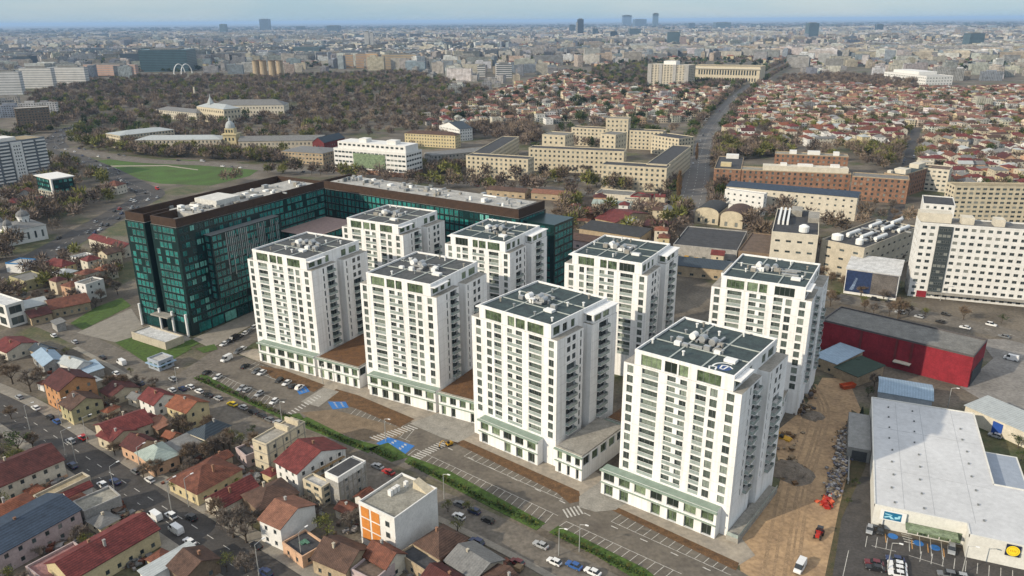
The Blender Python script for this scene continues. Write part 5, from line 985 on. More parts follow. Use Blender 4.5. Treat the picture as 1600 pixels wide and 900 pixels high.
for px, py, c in ((590, 728, 'silver'), (607, 737, 'red'), (641, 752, 'grey'), (718, 787, 'grey'), (741, 798, 'dark blue'), (762, 812, 'black'), (745, 846, 'dark blue'), (717, 806, 'white'), (845, 851, 'silver'), (808, 878, 'dark red'), (866, 877, 'white'), (897, 883, 'blue'), (926, 893, 'white')): car_px(px, py, ((717, 795), (860, 860)), c, None, W1_ + " behind the long hedge")
AXS = ((400, 600), (425, 588)); 
for px, py, c in ((383, 572, 'black'), (400, 580, 'grey'), (409, 582, 'white'), (436, 594, 'black'), (448, 598, 'white'), (457, 603, 'black'), (468, 605, 'white'), (340, 589, 'white'), (378, 606, 'silver'), (386, 609, 'silver'), (405, 615, 'silver'), (428, 627, 'white'), (323, 582, 'black')): car_px(px, py, ((385, 575), (400, 566)), c, None, "in the first car park", R.random() < .5, z=.06)
for px, py, c in ((350, 537, 'white'), (358, 533, 'black'), (365, 530, 'black'), (374, 526, 'black'), (382, 521, 'white'), (390, 517, 'grey'), (396, 512, 'white'), (378, 545, 'white'), (372, 549, 'grey')): car_px(px, py, ((350, 537), (396, 512)), c, None, "on the street beside the glass block")
car_px(354, 561, ((330, 560), (390, 530)), 'white', 'van', "at the entrance of the first car park")
for px, py, c, k in ((160, 558, 'black', 'saloon'), (190, 567, 'white', 'van'), (181, 583, 'white', 'hatch'), (270, 592, 'silver', 'suv'), (269, 609, 'white', 'hatch'), (285, 607, 'dark blue', 'hatch'), (84, 524, 'white', 'hatch'), (117, 534, 'silver', 'hatch'), (220, 599, 'dark blue', 'hatch')): car_px(px, py, ((140, 536), (310, 628)), c, k, "near the blue gatehouse")
for px, py, c, k in ((56, 637, 'white', 'saloon'), (78, 651, 'black', 'hatch'), (89, 658, 'blue', 'hatch'), (110, 689, 'silver', 'suv'), (129, 683, 'red', 'suv'), (113, 727, 'dark blue', 'suv'), (160, 757, 'white', 'suv'), (180, 752, 'dark blue', 'saloon'), (212, 736, 'grey', 'hatch'), (234, 749, 'white', 'hatch'), (242, 807, 'white', 'van'), (267, 805, 'white', 'suv'), (298, 808, 'black', 'suv'), (275, 828, 'white', 'van'), (296, 846, 'white', 'saloon'), (400, 852, 'black', 'hatch'), (415, 894, 'dark blue', 'suv'), (30, 620, 'silver', 'hatch')): car_px(px, py, ((107, 696), (307, 825)), c, k, "on the city street")
for px, py, c, k in ((1359, 827, 'silver', 'hatch'), (1376, 828, 'black', 'hatch'), (1487, 858, 'silver', 'suv')): car_px(px, py, ((1366, 845), (1369, 828)), c, k, "parked against the shop front")
for px, py, c, k in ((1366, 879, 'dark red', 'saloon'), (1368, 887, 'black', 'saloon'), (1399, 873, 'dark blue', 'saloon'), (1402, 881, 'white', 'saloon'), (1402, 888, 'white', 'saloon'), (1403, 896, 'white', 'saloon'), (1480, 897, 'grey', 'suv'), (1500, 900, 'silver', 'hatch')): car_px(px, py, ((1360, 882), (1410, 892)), c, k, "in the middle of the shop car park")
for px, py, c, k in ((1250, 886, 'white', 'van'), (1577, 672, 'white', 'saloon'), (1569, 648, 'grey', 'hatch'), (1512, 648, 'dark blue', 'saloon'), (1555, 680, 'silver', 'hatch'), (1580, 560, 'white', 'van'), (1372, 703, 'white', 'van')): car_px(px, py, ((1250, 886), (1265, 860)) if px < 1300 else ((1500, 650), (1560, 668)), c, k, {1250: "on the earth track of the building site", 1372: "at the loading dock of the shop"}.get(px, "in the yard behind the shop"))
def traffic(P, off, n, where, s0=0.0, s1=1.0, parts=False, rnd=.5, z=.1):
    Q = offs(P, off); D_ = [0.0]
    for a, c in zip(Q[:-1], Q[1:]): D_.append(D_[-1] + (c - a).length)
    used = []
    for _ in range(n * 6):
        if len(used) >= n: break
        s = R.uniform(s0, s1) * D_[-1]
        if any(abs(s - u) < 6.5 for u in used): continue
        used.append(s); i = max(k for k in range(len(D_)) if D_[k] <= s); i = min(i, len(Q) - 2); t = (Q[i + 1] - Q[i]).normalized(); p = Q[i] + t * (s - D_[i])
        car(p.x, p.y, yaw_of((0, 0), t) + (math.pi / 2 if off > 0 else -math.pi / 2), None, None, where, parts, z)
for o_, n_ in ((-8.5, 26), (-4, 18), (4, 18), (8.5, 26)): traffic(AVL, o_, n_, "on the busy avenue past the church", .05, .8)
for o_, n_ in ((-12, 12), (-5, 10), (5, 10), (12, 12)): traffic(BV2, o_, n_, "on the straight boulevard towards the centre", .05, .75)
for o_, n_ in ((-9, 11), (8, 11)): traffic(BV, o_, n_, "on the broad avenue before the university")
for o_, n_ in ((-4, 10), (4, 9)): traffic(ST5, o_, n_, "on the side street by the slab block", 0, .8)
for o_, n_ in ((-6, 6), (6, 7)): traffic(RD_R, o_, n_, "on the road between slab block and red hall", .1, .8)
for px, py in ((848, 280), (856, 277), (870, 283), (905, 281), (915, 284), (893, 282), (925, 280), (835, 279), (880, 277)): car_px(px, py, ((830, 280), (930, 284)), R.choice(['white', 'white', 'silver']), R.choice(['van', 'saloon']), "in the university courtyard", False, False)
# ------------------------------------------------------------------ lamps, works, small things
LP = M("lamp_post", (.42, .42, .40), .5, .1, .5, metal=.3)
def lamp(px, py, h, label, arm=2.2, face=0.0, base=None):
    p = base or at(px, py, 0); root = thing("street_lamp", (p.x, p.y, 0), face, label, "street lamp", "street lamps")
    b = MB(); b.cyl((0, 0, 0), (0, 0, h), .16, .09, 6); b.cyl((0, 0, h), (arm, 0, h + .5), .08, .06, 5); b.build("pole", LP, root)
    b = MB(); b.box(arm - .1, -.2, h + .38, arm + .8, .2, h + .55, 0, True); b.build("lamp_head", FRAME_W, root)
for px, py, lab in ((47, 672, "street lamp before the large green tree on the city street"), (97, 664, "street lamp beside the olive house on the city street"), (104, 714, "street lamp at the end of the long maroon roofed house"), (137, 692, "street lamp near the red car on the city street"), (180, 772, "street lamp beside the white and dark cars on the city street"), (120, 728, "street lamp by the parked dark off-road car"), (221, 741, "street lamp before the pale green hipped roof"), (268, 797, "street lamp between the white van and white car"), (295, 792, "street lamp before the rust hipped roof"), (405, 900, "street lamp by the blue car at the bottom edge"), (472, 880, "street lamp before the low peach house")):
    lamp(px, py, 9.5, lab, 2.2, .6 if px < 150 else .9)
for px, py, lab in ((278, 606, "car park lamp where the two small streets meet"), (441, 662, "car park lamp beside the first zebra crossing"), (603, 690, "car park lamp near the blue bays"), (694, 780, "car park lamp above the long hedge"), (873, 868, "car park lamp by the last hedge"), (905, 862, "second car park lamp along the last hedge"), (1386, 892, "lamp with white heads in the shop car park middle"), (1503, 897, "lamp with white heads in the shop car park far row"), (1480, 640, "lamp post in front of the red hall"), (1469, 470, "lamp post on the road before the slab block"), (505, 600, "lamp post at the first podium path")):
    lamp(px, py, 8.5, lab, 1.6, -.5)
YEL = M("machine_yellow", (.55, .30, .02), .5, .2, .8); REDM = M("machine_red", (.42, .03, .02), .5, .2, .8); DKM = M("machine_dark", (.03, .03, .03), .7, .1)
def excavator(px, py, rz, label):
    p = at(px, py, 0); root = thing("excavator", (p.x, p.y, .05), rz, label, "excavator")
    for s in (-1, 1): b = MB(); b.box(s * 1.1 - .3, -1.7, 0, s * 1.1 + .3, 1.7, .8, 0); b.build("track", DKM, root)
    b = MB(); b.box(-1.3, -1.5, .9, 1.3, 1.6, 2.0, 0, True); b.box(-1.2, -1.9, 1.0, 1.2, -1.5, 1.9, 0, True); b.build("body", YEL, root)
    b = MB(); b.box(-1.25, .3, 2.0, -.2, 1.6, 3.0); b.build("cab", CARGL, root)
    b = MB(); b.cyl((.3, 1.4, 1.8), (.3, 3.6, 4.2), .28, .24, 6); b.cyl((.3, 3.6, 4.2), (.3, 5.6, 3.4), .24, .2, 6); b.build("boom", YEL, root)
    b = MB(); b.cyl((.3, 5.5, 3.5), (.3, 6.2, 1.2), .2, .16, 6); b.build("arm", YEL, root); b = MB(); b.box(-.3, 5.7, .4, .9, 6.6, 1.2, 0, True); b.build("bucket", DKM, root); return root
excavator(1226, 692, .8, "yellow excavator in the dug pit beside the front tower"); excavator(702, 696, 2.2, "small yellow machine parked at the edge of the concrete crossing").scale = (.6, .6, .6)
def tractor(px, py, rz, label):
    p = at(px, py, 0); root = thing("tractor", (p.x, p.y, .05), rz, label, "tractor")
    b = MB(); b.box(-.5, -2.2, .8, .5, .2, 1.7, 0, True); b.box(-.9, .2, .7, .9, 1.6, 1.5, 0, True); b.build("body", REDM, root); b = MB(); b.box(-.75, .2, 1.5, .75, 1.4, 2.6); b.build("cab", CARGL, root)
    for x, y, r in ((-.9, .9, .8), (.9, .9, .8), (-.8, -1.6, .5), (.8, -1.6, .5)): b = MB(); b.cyl((x - .2, y, r), (x + .2, y, r), r, r, 12); b.build("wheel", TYRE, root)
tractor(1279, 838, -.6, "red tractor on the earth track")
p = at(1324, 606); root = thing("skip", (p.x, p.y, .05), .3, "orange-red skip on the bank under the tan store", "skip"); b = MB(); b.q([(-3, -1.3, 1.6), (3, -1.3, 1.6), (2.4, -1.1, 0), (-2.4, -1.1, 0)]); b.q([(-3, 1.3, 1.6), (3, 1.3, 1.6), (2.4, 1.1, 0), (-2.4, 1.1, 0)]); b.q([(-3, -1.3, 1.6), (-3, 1.3, 1.6), (-2.4, 1.1, 0), (-2.4, -1.1, 0)]); b.q([(3, -1.3, 1.6), (3, 1.3, 1.6), (2.4, 1.1, 0), (2.4, -1.1, 0)]); b.q([(-2.6, -1.2, .6), (2.6, -1.2, .6), (2.6, 1.2, .6), (-2.6, 1.2, .6)]); b.build("skip_body", M("skip_orange", (.50, .09, .03), .6, .25), root)
def rubble(name, pxs, n, smin, smax, mats, label, cat):
    b = MB(); 
    for i in range(n):
        px, py, sx, sy = R.choice(pxs); p = at(px + R.gauss(0, sx), py + R.gauss(0, sy), 0); s = R.uniform(smin, smax); a = R.uniform(0, 3.14); z = R.uniform(0, .7)
        c, q = math.cos(a) * s, math.sin(a) * s * R.uniform(.3, 1); h = R.uniform(.2, .9) * s; mi = R.randrange(len(mats))
        pts = [(p.x + c, p.y + q), (p.x - q, p.y + c), (p.x - c, p.y - q), (p.x + q, p.y - c)]
        b.q([(x, y, z + h + R.uniform(-.3, .3) * s) for x, y in pts], mi)
        for k in range(4): b.q([(*pts[k], z), (*pts[(k + 1) % 4], z), (*pts[(k + 1) % 4], z + h), (*pts[k], z + h)], mi)
    return tag(b.build(name, mats), label, cat, kind='stuff')
RB = [M("rubble_sand", (.34, .27, .19), .9, .3), M("rubble_grey", (.30, .28, .27), .9, .3), M("rubble_white", (.42, .40, .38), .9, .2), M("rubble_dark", (.10, .09, .09), .9, .2), M("rubble_tan", (.25, .18, .11), .9, .2), M("rubble_blue", (.16, .17, .24), .9, .2)]
rubble("rubble", [(1324, 680, 6, 6), (1317, 700, 6, 8), (1315, 725, 5, 9), (1306, 750, 5, 9), (1300, 770, 5, 7)], 1300, .2, .85, [RB[0], RB[1], RB[2], RB[4], RB[0], RB[2], RB[3], RB[5]], "long heap of mixed building rubble beside the earth track", "rubble")
rubble("rubble", [(1291, 786, 4, 4)], 70, .3, 1.0, [M("netting_orange", (.62, .12, .05), .8, .2), REDM], "pile of orange-red netting at the end of the rubble heap", "netting")
rubble("rubble", [(1230, 690, 10, 6), (1235, 735, 9, 9), (1255, 640, 8, 6), (1262, 615, 6, 5), (920, 680, 14, 6), (960, 665, 10, 5)], 330, .3, 1.3, [RB[0], RB[4], DIRT_B, RB[3]], "loose site debris around the front towers", "debris")
rubble("rubble", [(225, 705, 20, 7), (265, 700, 18, 7), (300, 700, 16, 6), (395, 755, 12, 8), (755, 890, 20, 8), (470, 800, 12, 6), (90, 860, 25, 8), (190, 810, 16, 6), (150, 640, 16, 6), (330, 740, 30, 10), (560, 840, 40, 12), (640, 890, 30, 8), (60, 760, 25, 8), (215, 880, 25, 8), (110, 590, 20, 8), (40, 470, 25, 10)], 900, .4, 1.6, [RB[1], RB[4], ROOFS['grey'], FLAT['brown'], ROOFS['rust']], "yard clutter and small lean-to roofs between the old houses", "clutter")
for px, py, rr_, hh, lab in ((1236, 738, 7, 2.6, "grey-brown spoil mound beside the front tower"), (1222, 692, 6, 1.8, "tan spoil mound around the pit"), (1270, 650, 4, 1.2, "small grey spoil mound on the earth track")):
    p = at(px, py); n_ = 18; b = MB(); rs = [[(p.x + rr_ * (1 - k / 5) * math.cos(2 * math.pi * i / n_) * R.uniform(.8, 1.15), p.y + rr_ * (1 - k / 5) * math.sin(2 * math.pi * i / n_) * R.uniform(.8, 1.15), hh * (1 - (1 - k / 5) ** 2) * R.uniform(.85, 1.1)) for i in range(n_)] for k in range(5)]
    for k in range(4):
        for i in range(n_): b.q([rs[k][i], rs[k][(i + 1) % n_], rs[k + 1][(i + 1) % n_], rs[k + 1][i]])
    b.q(rs[4]); tag(b.build("spoil_mound", DIRT if 'tan' in lab else M("spoil_grey", (.20, .165, .13), .95, .35, .4)), lab, "earth mound")
# yellow machines row behind the back towers
for i, (px, py) in enumerate(((1085, 412), (1100, 415), (1116, 418), (1135, 421), (1070, 409))):
    p = at(px, py); root = thing("skip_truck", (p.x, p.y, .05), -.4, "yellow works lorry in the row behind the back towers, before the slate shed", "lorry", "yellow lorries behind the back towers"); b = MB(); b.box(-1.2, 0, .8, 1.2, 5.5, 2.2, 0, True); b.build("load_bed", YEL, root); b = MB(); b.box(-1.2, -2.2, .6, 1.2, -.1, 2.7, 0, True); b.build("cab", YEL, root); b = MB(); b.box(-1.15, -2.24, 1.6, 1.15, -2.2, 2.5, 0, True); b.build("windscreen", CARGL, root)
    for x in (-1, 1):
        for y in (-1.2, 3.6): b = MB(); b.cyl((x - .2, y, .5), (x + .2, y, .5), .5, .5, 10); b.build("wheel", TYRE, root)
# ------------------------------------------------------------------ trees
BARK = M("bark", (.10, .078, .06), .95, .3, 1.5)
TWIG = {"bare": [M("twig_brown", (.16, .122, .094), .95, .3, .4), M("twig_grey", (.25, .215, .18), .95, .25, .5), M("twig_dark", (.10, .08, .066), .95, .25, .5)],
        "russet": [M("twig_russet", (.185, .13, .088), .95, .3, .4), M("twig_tan", (.25, .19, .13), .95, .25, .5), M("twig_dark", (0, 0, 0))],
        "bud": [M("bud_green", (.15, .17, .035), .9, .3, .4), M("bud_yellow", (.26, .24, .06), .9, .3, .4), M("bud_olive", (.075, .085, .028), .9, .3, .4)],
        "leaf": [M("leaf_green", (.045, .075, .018), .9, .35, .4), M("leaf_light", (.085, .12, .03), .9, .3, .4), M("leaf_deep", (.02, .032, .012), .9, .3, .4)],
        "fir": [M("fir_green", (.018, .032, .016), .9, .3, .5), M("fir_light", (.03, .05, .022), .9, .3, .5), M("fir_deep", (.01, .016, .01), .9, .3, .5)],
        "poplar": [M("twig_bronze", (.19, .115, .055), .95, .3, .4), M("twig_bronze_light", (.27, .17, .085), .95, .25, .5), M("twig_dark", (0, 0, 0))]}
def tree_proto(kind, seed):
    """unit tree: 10 m tall; trunk with limbs, crown of twigs or small leaf faces in uneven clumps"""
    r = random.Random(seed); t = MB(); H = 10.0; tips = []
    def limb(p, d, l, rad, lev):
        q = p + d * l; t.cyl(p, q, rad, rad * .6, 5, 0, False)
        if lev == 0 or l < .7: tips.append((q, d)); return
        for i in range(r.choice((2, 3, 3))):
            a = Vector((r.gauss(0, 1), r.gauss(0, 1), r.gauss(.35, .5))).normalized(); nd = (d * .75 + a * .72).normalized()
            if nd.z < -.05: nd.z = abs(nd.z)
            limb(q if i else p + d * l * .8, nd, l * r.uniform(.58, .82), rad * .58, lev - 1)
    if kind == "fir":
        t.cyl((0, 0, 0), (0, 0, H * .95), .22, .04, 6, 0, False)
    elif kind == "poplar":
        t.cyl((0, 0, 0), (0, 0, H * .9), .22, .05, 6, 0, False)
    else:
        h0 = r.uniform(1.8, 2.6); t.cyl((0, 0, 0), (0, 0, h0), .26, .2, 7, 0, False)
        for i in range(4):
            a = i * 1.57 + r.uniform(-.5, .5); limb(Vector((0, 0, h0 - .1)), Vector((math.cos(a) * .62, math.sin(a) * .62, r.uniform(.75, 1.2))).normalized(), r.uniform(1.9, 2.6), .13, 2)
        limb(Vector((0, 0, h0)), Vector((r.uniform(-.1, .1), r.uniform(-.1, .1), 1)).normalized(), 2.6, .14, 2)
    trunk = t.mesh("trunk", [BARK]); c = MB()
    def tri(p, d, l, w_, mi):
        s = d.cross(Vector((r.gauss(0, 1), r.gauss(0, 1), r.gauss(0, 1)))).normalized() * w_; c.q([p - s, p + s, p + d * l], mi)
    def leaf(p, s, mi):
        a = Vector((r.gauss(0, 1), r.gauss(0, 1), r.gauss(0, 1))).normalized(); b_ = a.orthogonal().normalized(); e = a.cross(b_); c.q([p - b_ * s, p + e * s * .8, p + b_ * s, p - e * s * .8], mi)
    if kind in ("bare", "russet"):
        for q, d in tips:
            m0 = r.choice((0, 0, 1, 2 if kind == "bare" else 0))
            for i in range(16):
                nd = (d * .6 + Vector((r.gauss(0, .8), r.gauss(0, .8), r.gauss(.35, .6)))).normalized(); p = q - d * r.uniform(0, 1.1); l = r.uniform(.7, 1.7); tri(p, nd, l, .07, m0 if r.random() < .7 else r.choice((0, 1)))
                for k in range(3): tri(p + nd * l * r.uniform(.3, .8), (nd + Vector((r.gauss(0, .7), r.gauss(0, .7), r.gauss(.1, .6)))).normalized(), r.uniform(.5, 1.1), .055, r.choice((0, 1)))
    elif kind in ("bud", "leaf"):
        for q, d in tips:
            m0 = r.choice((0, 0, 1, 2)); n = r.randint(10, 34)
            for i in range(n):
                p = q + Vector((r.gauss(0, .52), r.gauss(0, .52), r.gauss(.05, .45))); leaf(p, r.uniform(.09, .22) * (1.25 if kind == "leaf" else 1), m0 if r.random() < .65 else r.choice((0, 1, 2)))
            for i in range(4): tri(q, (d + Vector((r.gauss(0, .8), r.gauss(0, .8), r.gauss(.2, .5)))).normalized(), r.uniform(.5, 1.3), .04, 2)
    elif kind == "fir":
        for i in range(900):
            z = 1.0 + 8.9 * r.random() ** 1.2; rad = (1 - z / 10.2) * 2.5 * (.7 + .3 * math.sin(z * 5.2)); a = r.uniform(0, 6.283); k = r.uniform(.35, 1.0); d = Vector((math.cos(a), math.sin(a), -.35)).normalized()
            tri(Vector((math.cos(a) * rad * k * .6, math.sin(a) * rad * k * .6, z)), d, rad * .5 + .25, .16, r.choice((0, 0, 1, 2)))
    else:
        for i in range(1300):
            z = r.uniform(.9, 9.9); rad = 1.15 * math.sin(math.pi * min(1, (z + .6) / 10.8)) ** .7; a = r.uniform(0, 6.283); k = r.random() ** .5
            tri(Vector((math.cos(a) * rad * k * .8, math.sin(a) * rad * k * .8, z - .5)), Vector((math.cos(a) * .35, math.sin(a) * .35, 1)).normalized(), r.uniform(.6, 1.5), .05, r.choice((0, 0, 1)))
    return trunk, c.mesh("crown", TWIG[kind])
PROTO = {k: [tree_proto(k, 11 + 7 * i + len(k)) for i in range(n)] for k, n in (("bare", 4), ("russet", 2), ("bud", 3), ("leaf", 2), ("fir", 2), ("poplar", 1))}
NAMEK = {"bare": "bare_tree", "russet": "russet_tree", "bud": "budding_tree", "leaf": "leafy_tree", "fir": "fir_tree", "poplar": "poplar_tree"}
LOOK = {"bare": "bare grey-brown tree", "russet": "bare russet tree", "bud": "yellow-green budding tree", "leaf": "green leafy tree", "fir": "dark evergreen tree", "poplar": "tall slim bronze poplar"}
TREES = []
def tree(x, y, h, kind, label=None, wide=1.0):
    tr, cr = R.choice(PROTO[kind]); root = thing(NAMEK[kind], (x, y, 0), R.uniform(0, 6.28), label, "tree"); s = h / 10
    for nm, me in (("trunk", tr), ("crown", cr)): o = link(nm, me, root); o.scale = (s * wide, s * wide, s)
    TREES.append((root, kind, h, x, y, label)); return root
def tree_px(px, py, h, kind, label=None, wide=1.0): p = at(px, py); return tree(p.x, p.y, h, kind, label, wide)
for px, py, h, k, wd, lab in ((20, 600, 11, 'russet', 1.2, "large russet bare tree at the picture edge by the red metal roofs"), (48, 612, 10, 'bare', 1.2, "bare tree between the tall orange house and the city street"), (64, 600, 8, 'russet', 1.1, "russet bare tree right beside the tall orange house"), (5, 585, 10, 'bare', 1.1, None), (30, 708, 9, 'leaf', 1.35, "large green tree before the long maroon roofed house"), (8, 715, 7, 'bud', 1.2, None), (52, 700, 6.5, 'russet', 1.2, None), (18, 655, 6, 'russet', 1.2, "small russet tree beside the first street lamp"),
        (512, 838, 8.5, 'bud', 1.35, "big yellow-green tree before the orange panelled block"), (365, 840, 12, 'bare', 1.1, "tall bare tree in front of the bright red metal roof"), (385, 848, 10, 'bare', 1.1, None), (340, 815, 9, 'russet', 1.0, None), (355, 893, 7, 'bud', 1.3, "bright yellow tree beside the city street at the bottom"), (385, 895, 7, 'bare', 1.3, None), (180, 712, 6, 'russet', 1.1, None), (245, 745, 8, 'russet', 1.2, "russet tree before the pale green hipped roof"), (225, 748, 6, 'bare', 1.1, None), (278, 770, 6, 'bud', 1.2, None), (300, 778, 5, 'bud', 1.1, None), (395, 828, 8, 'bare', 1.1, None),
        (733, 802, 5, 'bud', 1.2, "yellow bush-like tree by the kerb near the long hedge"), (715, 830, 5.5, 'bud', 1.3, "rounded olive tree behind the brown pyramid roof"), (700, 800, 4.5, 'bud', 1.2, None), (215, 606, 6, 'bare', 1.4, "dark bare tree at the blue gatehouse corner"), (240, 605, 5, 'bare', 1.2, None), (130, 455, 11, 'russet', 1.4, "large russet tree between the yellow villa and glass block"), (155, 448, 9, 'bare', 1.3, None), (108, 440, 7, 'bare', 1.2, None), (175, 425, 6, 'bud', 1.2, None), (150, 480, 6, 'bare', 1.3, None), (105, 556, 5, 'bud', 1.2, None), (134, 628, 4, 'bud', .9, None), (395, 678, 4, 'leaf', 1.3, None), (205, 585, 4, 'bud', 1.0, None),
        (1345, 545, 12, 'russet', 1.2, "russet tree against the red hall's near wall"), (1375, 560, 9, 'bare', 1.4, "dark spreading tree in front of the red hall"), (1325, 520, 10, 'russet', 1.1, None), (1395, 565, 7, 'bare', 1.3, None), (1340, 580, 6, 'leaf', 1.2, None), (1350, 480, 7, 'bud', 1.2, "yellow-green tree at the roadside behind the red hall"), (1305, 470, 7, 'bud', 1.1, None), (1445, 495, 6, 'bud', 1.4, None), (1420, 492, 6, 'bare', 1.2, None), (1505, 500, 8, 'russet', 1.2, "russet tree on the roadside below the white slab block"), (1380, 470, 7, 'bare', 1.2, None), (1590, 700, 5, 'leaf', 1.4, "green shrubby tree beside the shop annexe"), (1583, 688, 4, 'leaf', 1.4, None), (1595, 720, 4, 'leaf', 1.3, None), (1565, 505, 5, 'leaf', 1.2, None),
        (1060, 308, 21, 'poplar', 1.0, "tall slim bronze poplar at the corner university wing"), (1088, 250, 17, 'poplar', .9, "slim poplar on the boulevard edge by the university"), (1050, 302, 12, 'russet', 1.0, None), (885, 328, 11, 'bud', 1.2, "yellow-green tree at the end of the second glass wing"), (870, 345, 11, 'russet', 1.2, None), (1038, 345, 11, 'bud', 1.4, "rounded yellow-green tree in the brown yards"), (1015, 355, 10, 'russet', 1.2, None), (1075, 370, 11, 'bare', 1.2, None), (1060, 392, 10, 'fir', 1.1, None), (1030, 362, 8, 'bare', 1.2, None), (905, 345, 9, 'bare', 1.3, None), (895, 362, 8, 'russet', 1.3, None), (1345, 655, 5, 'fir', 1.4, None), (1356, 620, 5, 'leaf', 1.3, None), (1335, 760, 3, 'leaf', 1.3, None), (1325, 790, 3, 'leaf', 1.2, None), (1318, 450, 8, 'russet', 1.3, None), (1345, 462, 7, 'russet', 1.2, None)):
    tree_px(px, py, h, k, lab, wd)
for i in range(9): tree_px(1403 - 1.2 * i + R.uniform(-3, 3), 425 - 14 * i, R.uniform(7, 10), R.choice(('russet', 'bare')))
for a, c_, n_, ks in (((735, 285), (1045, 298), 14, ('bare', 'russet')), ((880, 275), (930, 270), 5, ('bare',)), ((1120, 300), (1420, 330), 12, ('russet', 'bare')), ((420, 270), (720, 285), 10, ('bare', 'russet', 'bud')), ((130, 235), (450, 255), 24, ('bare', 'russet', 'bare', 'bud'))):
    for i in range(n_): t = (i + R.uniform(-.3, .3)) / n_; tree_px(a[0] + (c_[0] - a[0]) * t, a[1] + (c_[1] - a[1]) * t, R.uniform(7, 12), R.choice(ks))
for i in range(26): px = 305 + i * 5.4; tree_px(px, 589 + (px - 300) * .437 + R.uniform(-1, 1), R.uniform(1.8, 3), R.choice(('bud', 'bare'))) if i % 3 else None
for i in range(20):
    t = i / 20; tree_px(638 + t * 200, 722 + t * 98, R.uniform(1.6, 2.6), 'bud') if R.random() < .6 else None
for i in range(12):
    t = i / 12; tree_px(872 + t * 120, 838 + t * 56, R.uniform(1.6, 2.8), 'bud') if R.random() < .7 else None
# clipped hedges on the lawn strips
HEDGE = [M("hedge_green", (.03, .06, .014), .9, .35, 1.2), M("hedge_yellow", (.11, .12, .02), .9, .3, 1.2)]
for A, B, w_, lab in (((308, 592), (460, 656), 1.1, "low clipped hedge between side street and first car park"), ((470, 660), (575, 704), 1.1, "low clipped hedge along the sandy car park"), ((580, 702), (618, 719), 1.4, "low hedge below the blue bays"), ((640, 724), (840, 822), 1.2, "long clipped hedge between side street and main car park"), ((866, 835), (1010, 904), 1.2, "clipped hedge in front of the front tower's car park")):
    a, c_ = at(*A), at(*B); L_ = (c_ - a).length; b = MB(); d = (c_ - a) / L_; n = Vector((-d.y, d.x, 0))
    for i in range(int(L_ * 18)):
        if math.sin(i / 34 * .9) > .93: continue
        q = a + d * R.uniform(0, L_) + n * R.gauss(0, w_ * .5); q.z = .2 + abs(R.gauss(.25, .25)); s = R.uniform(.15, .34); u = Vector((R.gauss(0, 1), R.gauss(0, 1), R.gauss(0, 1))).normalized(); v = u.orthogonal().normalized() * s; w3 = u.cross(v).normalized() * s
        b.q([q - v, q - w3, q + v, q + w3], 1 if R.random() < .3 else 0)
    tag(b.build("hedge", HEDGE), lab, "hedge")
# ------------------------------------------------------------------ scattered quarter houses, blocks, trees
FARM = bpy.data.materials.new("far_masonry"); FARM.use_nodes = True
def _far():
    n = FARM.node_tree.nodes; l = FARM.node_tree.links; b = n["Principled BSDF"]; b.inputs["Roughness"].default_value = .9; b.inputs["Specular IOR Level"].default_value = .2
    at_ = n.new("ShaderNodeAttribute"); at_.attribute_name = "Col"; uv = n.new("ShaderNodeUVMap"); sp = n.new("ShaderNodeSeparateXYZ"); l.new(uv.outputs[0], sp.inputs[0])
    def mth(op, a, v=None, b2=None):
        m = n.new("ShaderNodeMath"); m.operation = op; l.new(a, m.inputs[0])
        if b2 is not None: l.new(b2, m.inputs[1])
        elif v is not None: m.inputs[1].default_value = v
        return m.outputs[0]
    ms = []
    for i, (sz, c, hw) in enumerate(((3.4, .5, .24), (2.95, .55, .26))):
        f = mth('FRACT', mth('DIVIDE', sp.outputs[i], sz)); ms.append(mth('LESS_THAN', mth('ABSOLUTE', mth('SUBTRACT', f, c)), hw))
    mk = mth('MULTIPLY', ms[0], b2=ms[1]); wn = n.new("ShaderNodeTexWhiteNoise"); vf = n.new("ShaderNodeVectorMath"); vf.operation = 'DIVIDE'; vf.inputs[1].default_value = (3.4, 2.95, 1); l.new(uv.outputs[0], vf.inputs[0]); fl = n.new("ShaderNodeVectorMath"); fl.operation = 'FLOOR'; l.new(vf.outputs[0], fl.inputs[0]); l.new(fl.outputs[0], wn.inputs["Vector"])
    gl = n.new("ShaderNodeMixRGB"); gl.inputs[1].default_value = (.025, .03, .034, 1); gl.inputs[2].default_value = (.16, .16, .15, 1); l.new(mth('POWER', wn.outputs["Value"], 3), gl.inputs[0])
    g = n.new("ShaderNodeNewGeometry"); t = n.new("ShaderNodeTexNoise"); t.inputs["Scale"].default_value = .12; t.inputs["Detail"].default_value = 5; l.new(g.outputs["Position"], t.inputs["Vector"])
    r = n.new("ShaderNodeValToRGB"); r.color_ramp.elements[0].color = (.62, .60, .57, 1); r.color_ramp.elements[1].color = (1.1, 1.1, 1.1, 1); r.color_ramp.elements[0].position = .3; r.color_ramp.elements[1].position = .65; l.new(t.outputs["Fac"], r.inputs["Fac"])
    m2 = n.new("ShaderNodeMixRGB"); m2.blend_type = 'MULTIPLY'; m2.inputs[0].default_value = 1; l.new(at_.outputs["Color"], m2.inputs[1]); l.new(r.outputs["Color"], m2.inputs[2])
    mx = n.new("ShaderNodeMixRGB"); l.new(mk, mx.inputs[0]); l.new(m2.outputs[0], mx.inputs[1]); l.new(gl.outputs[0], mx.inputs[2]); l.new(mx.outputs[0], b.inputs["Base Color"])
_far()
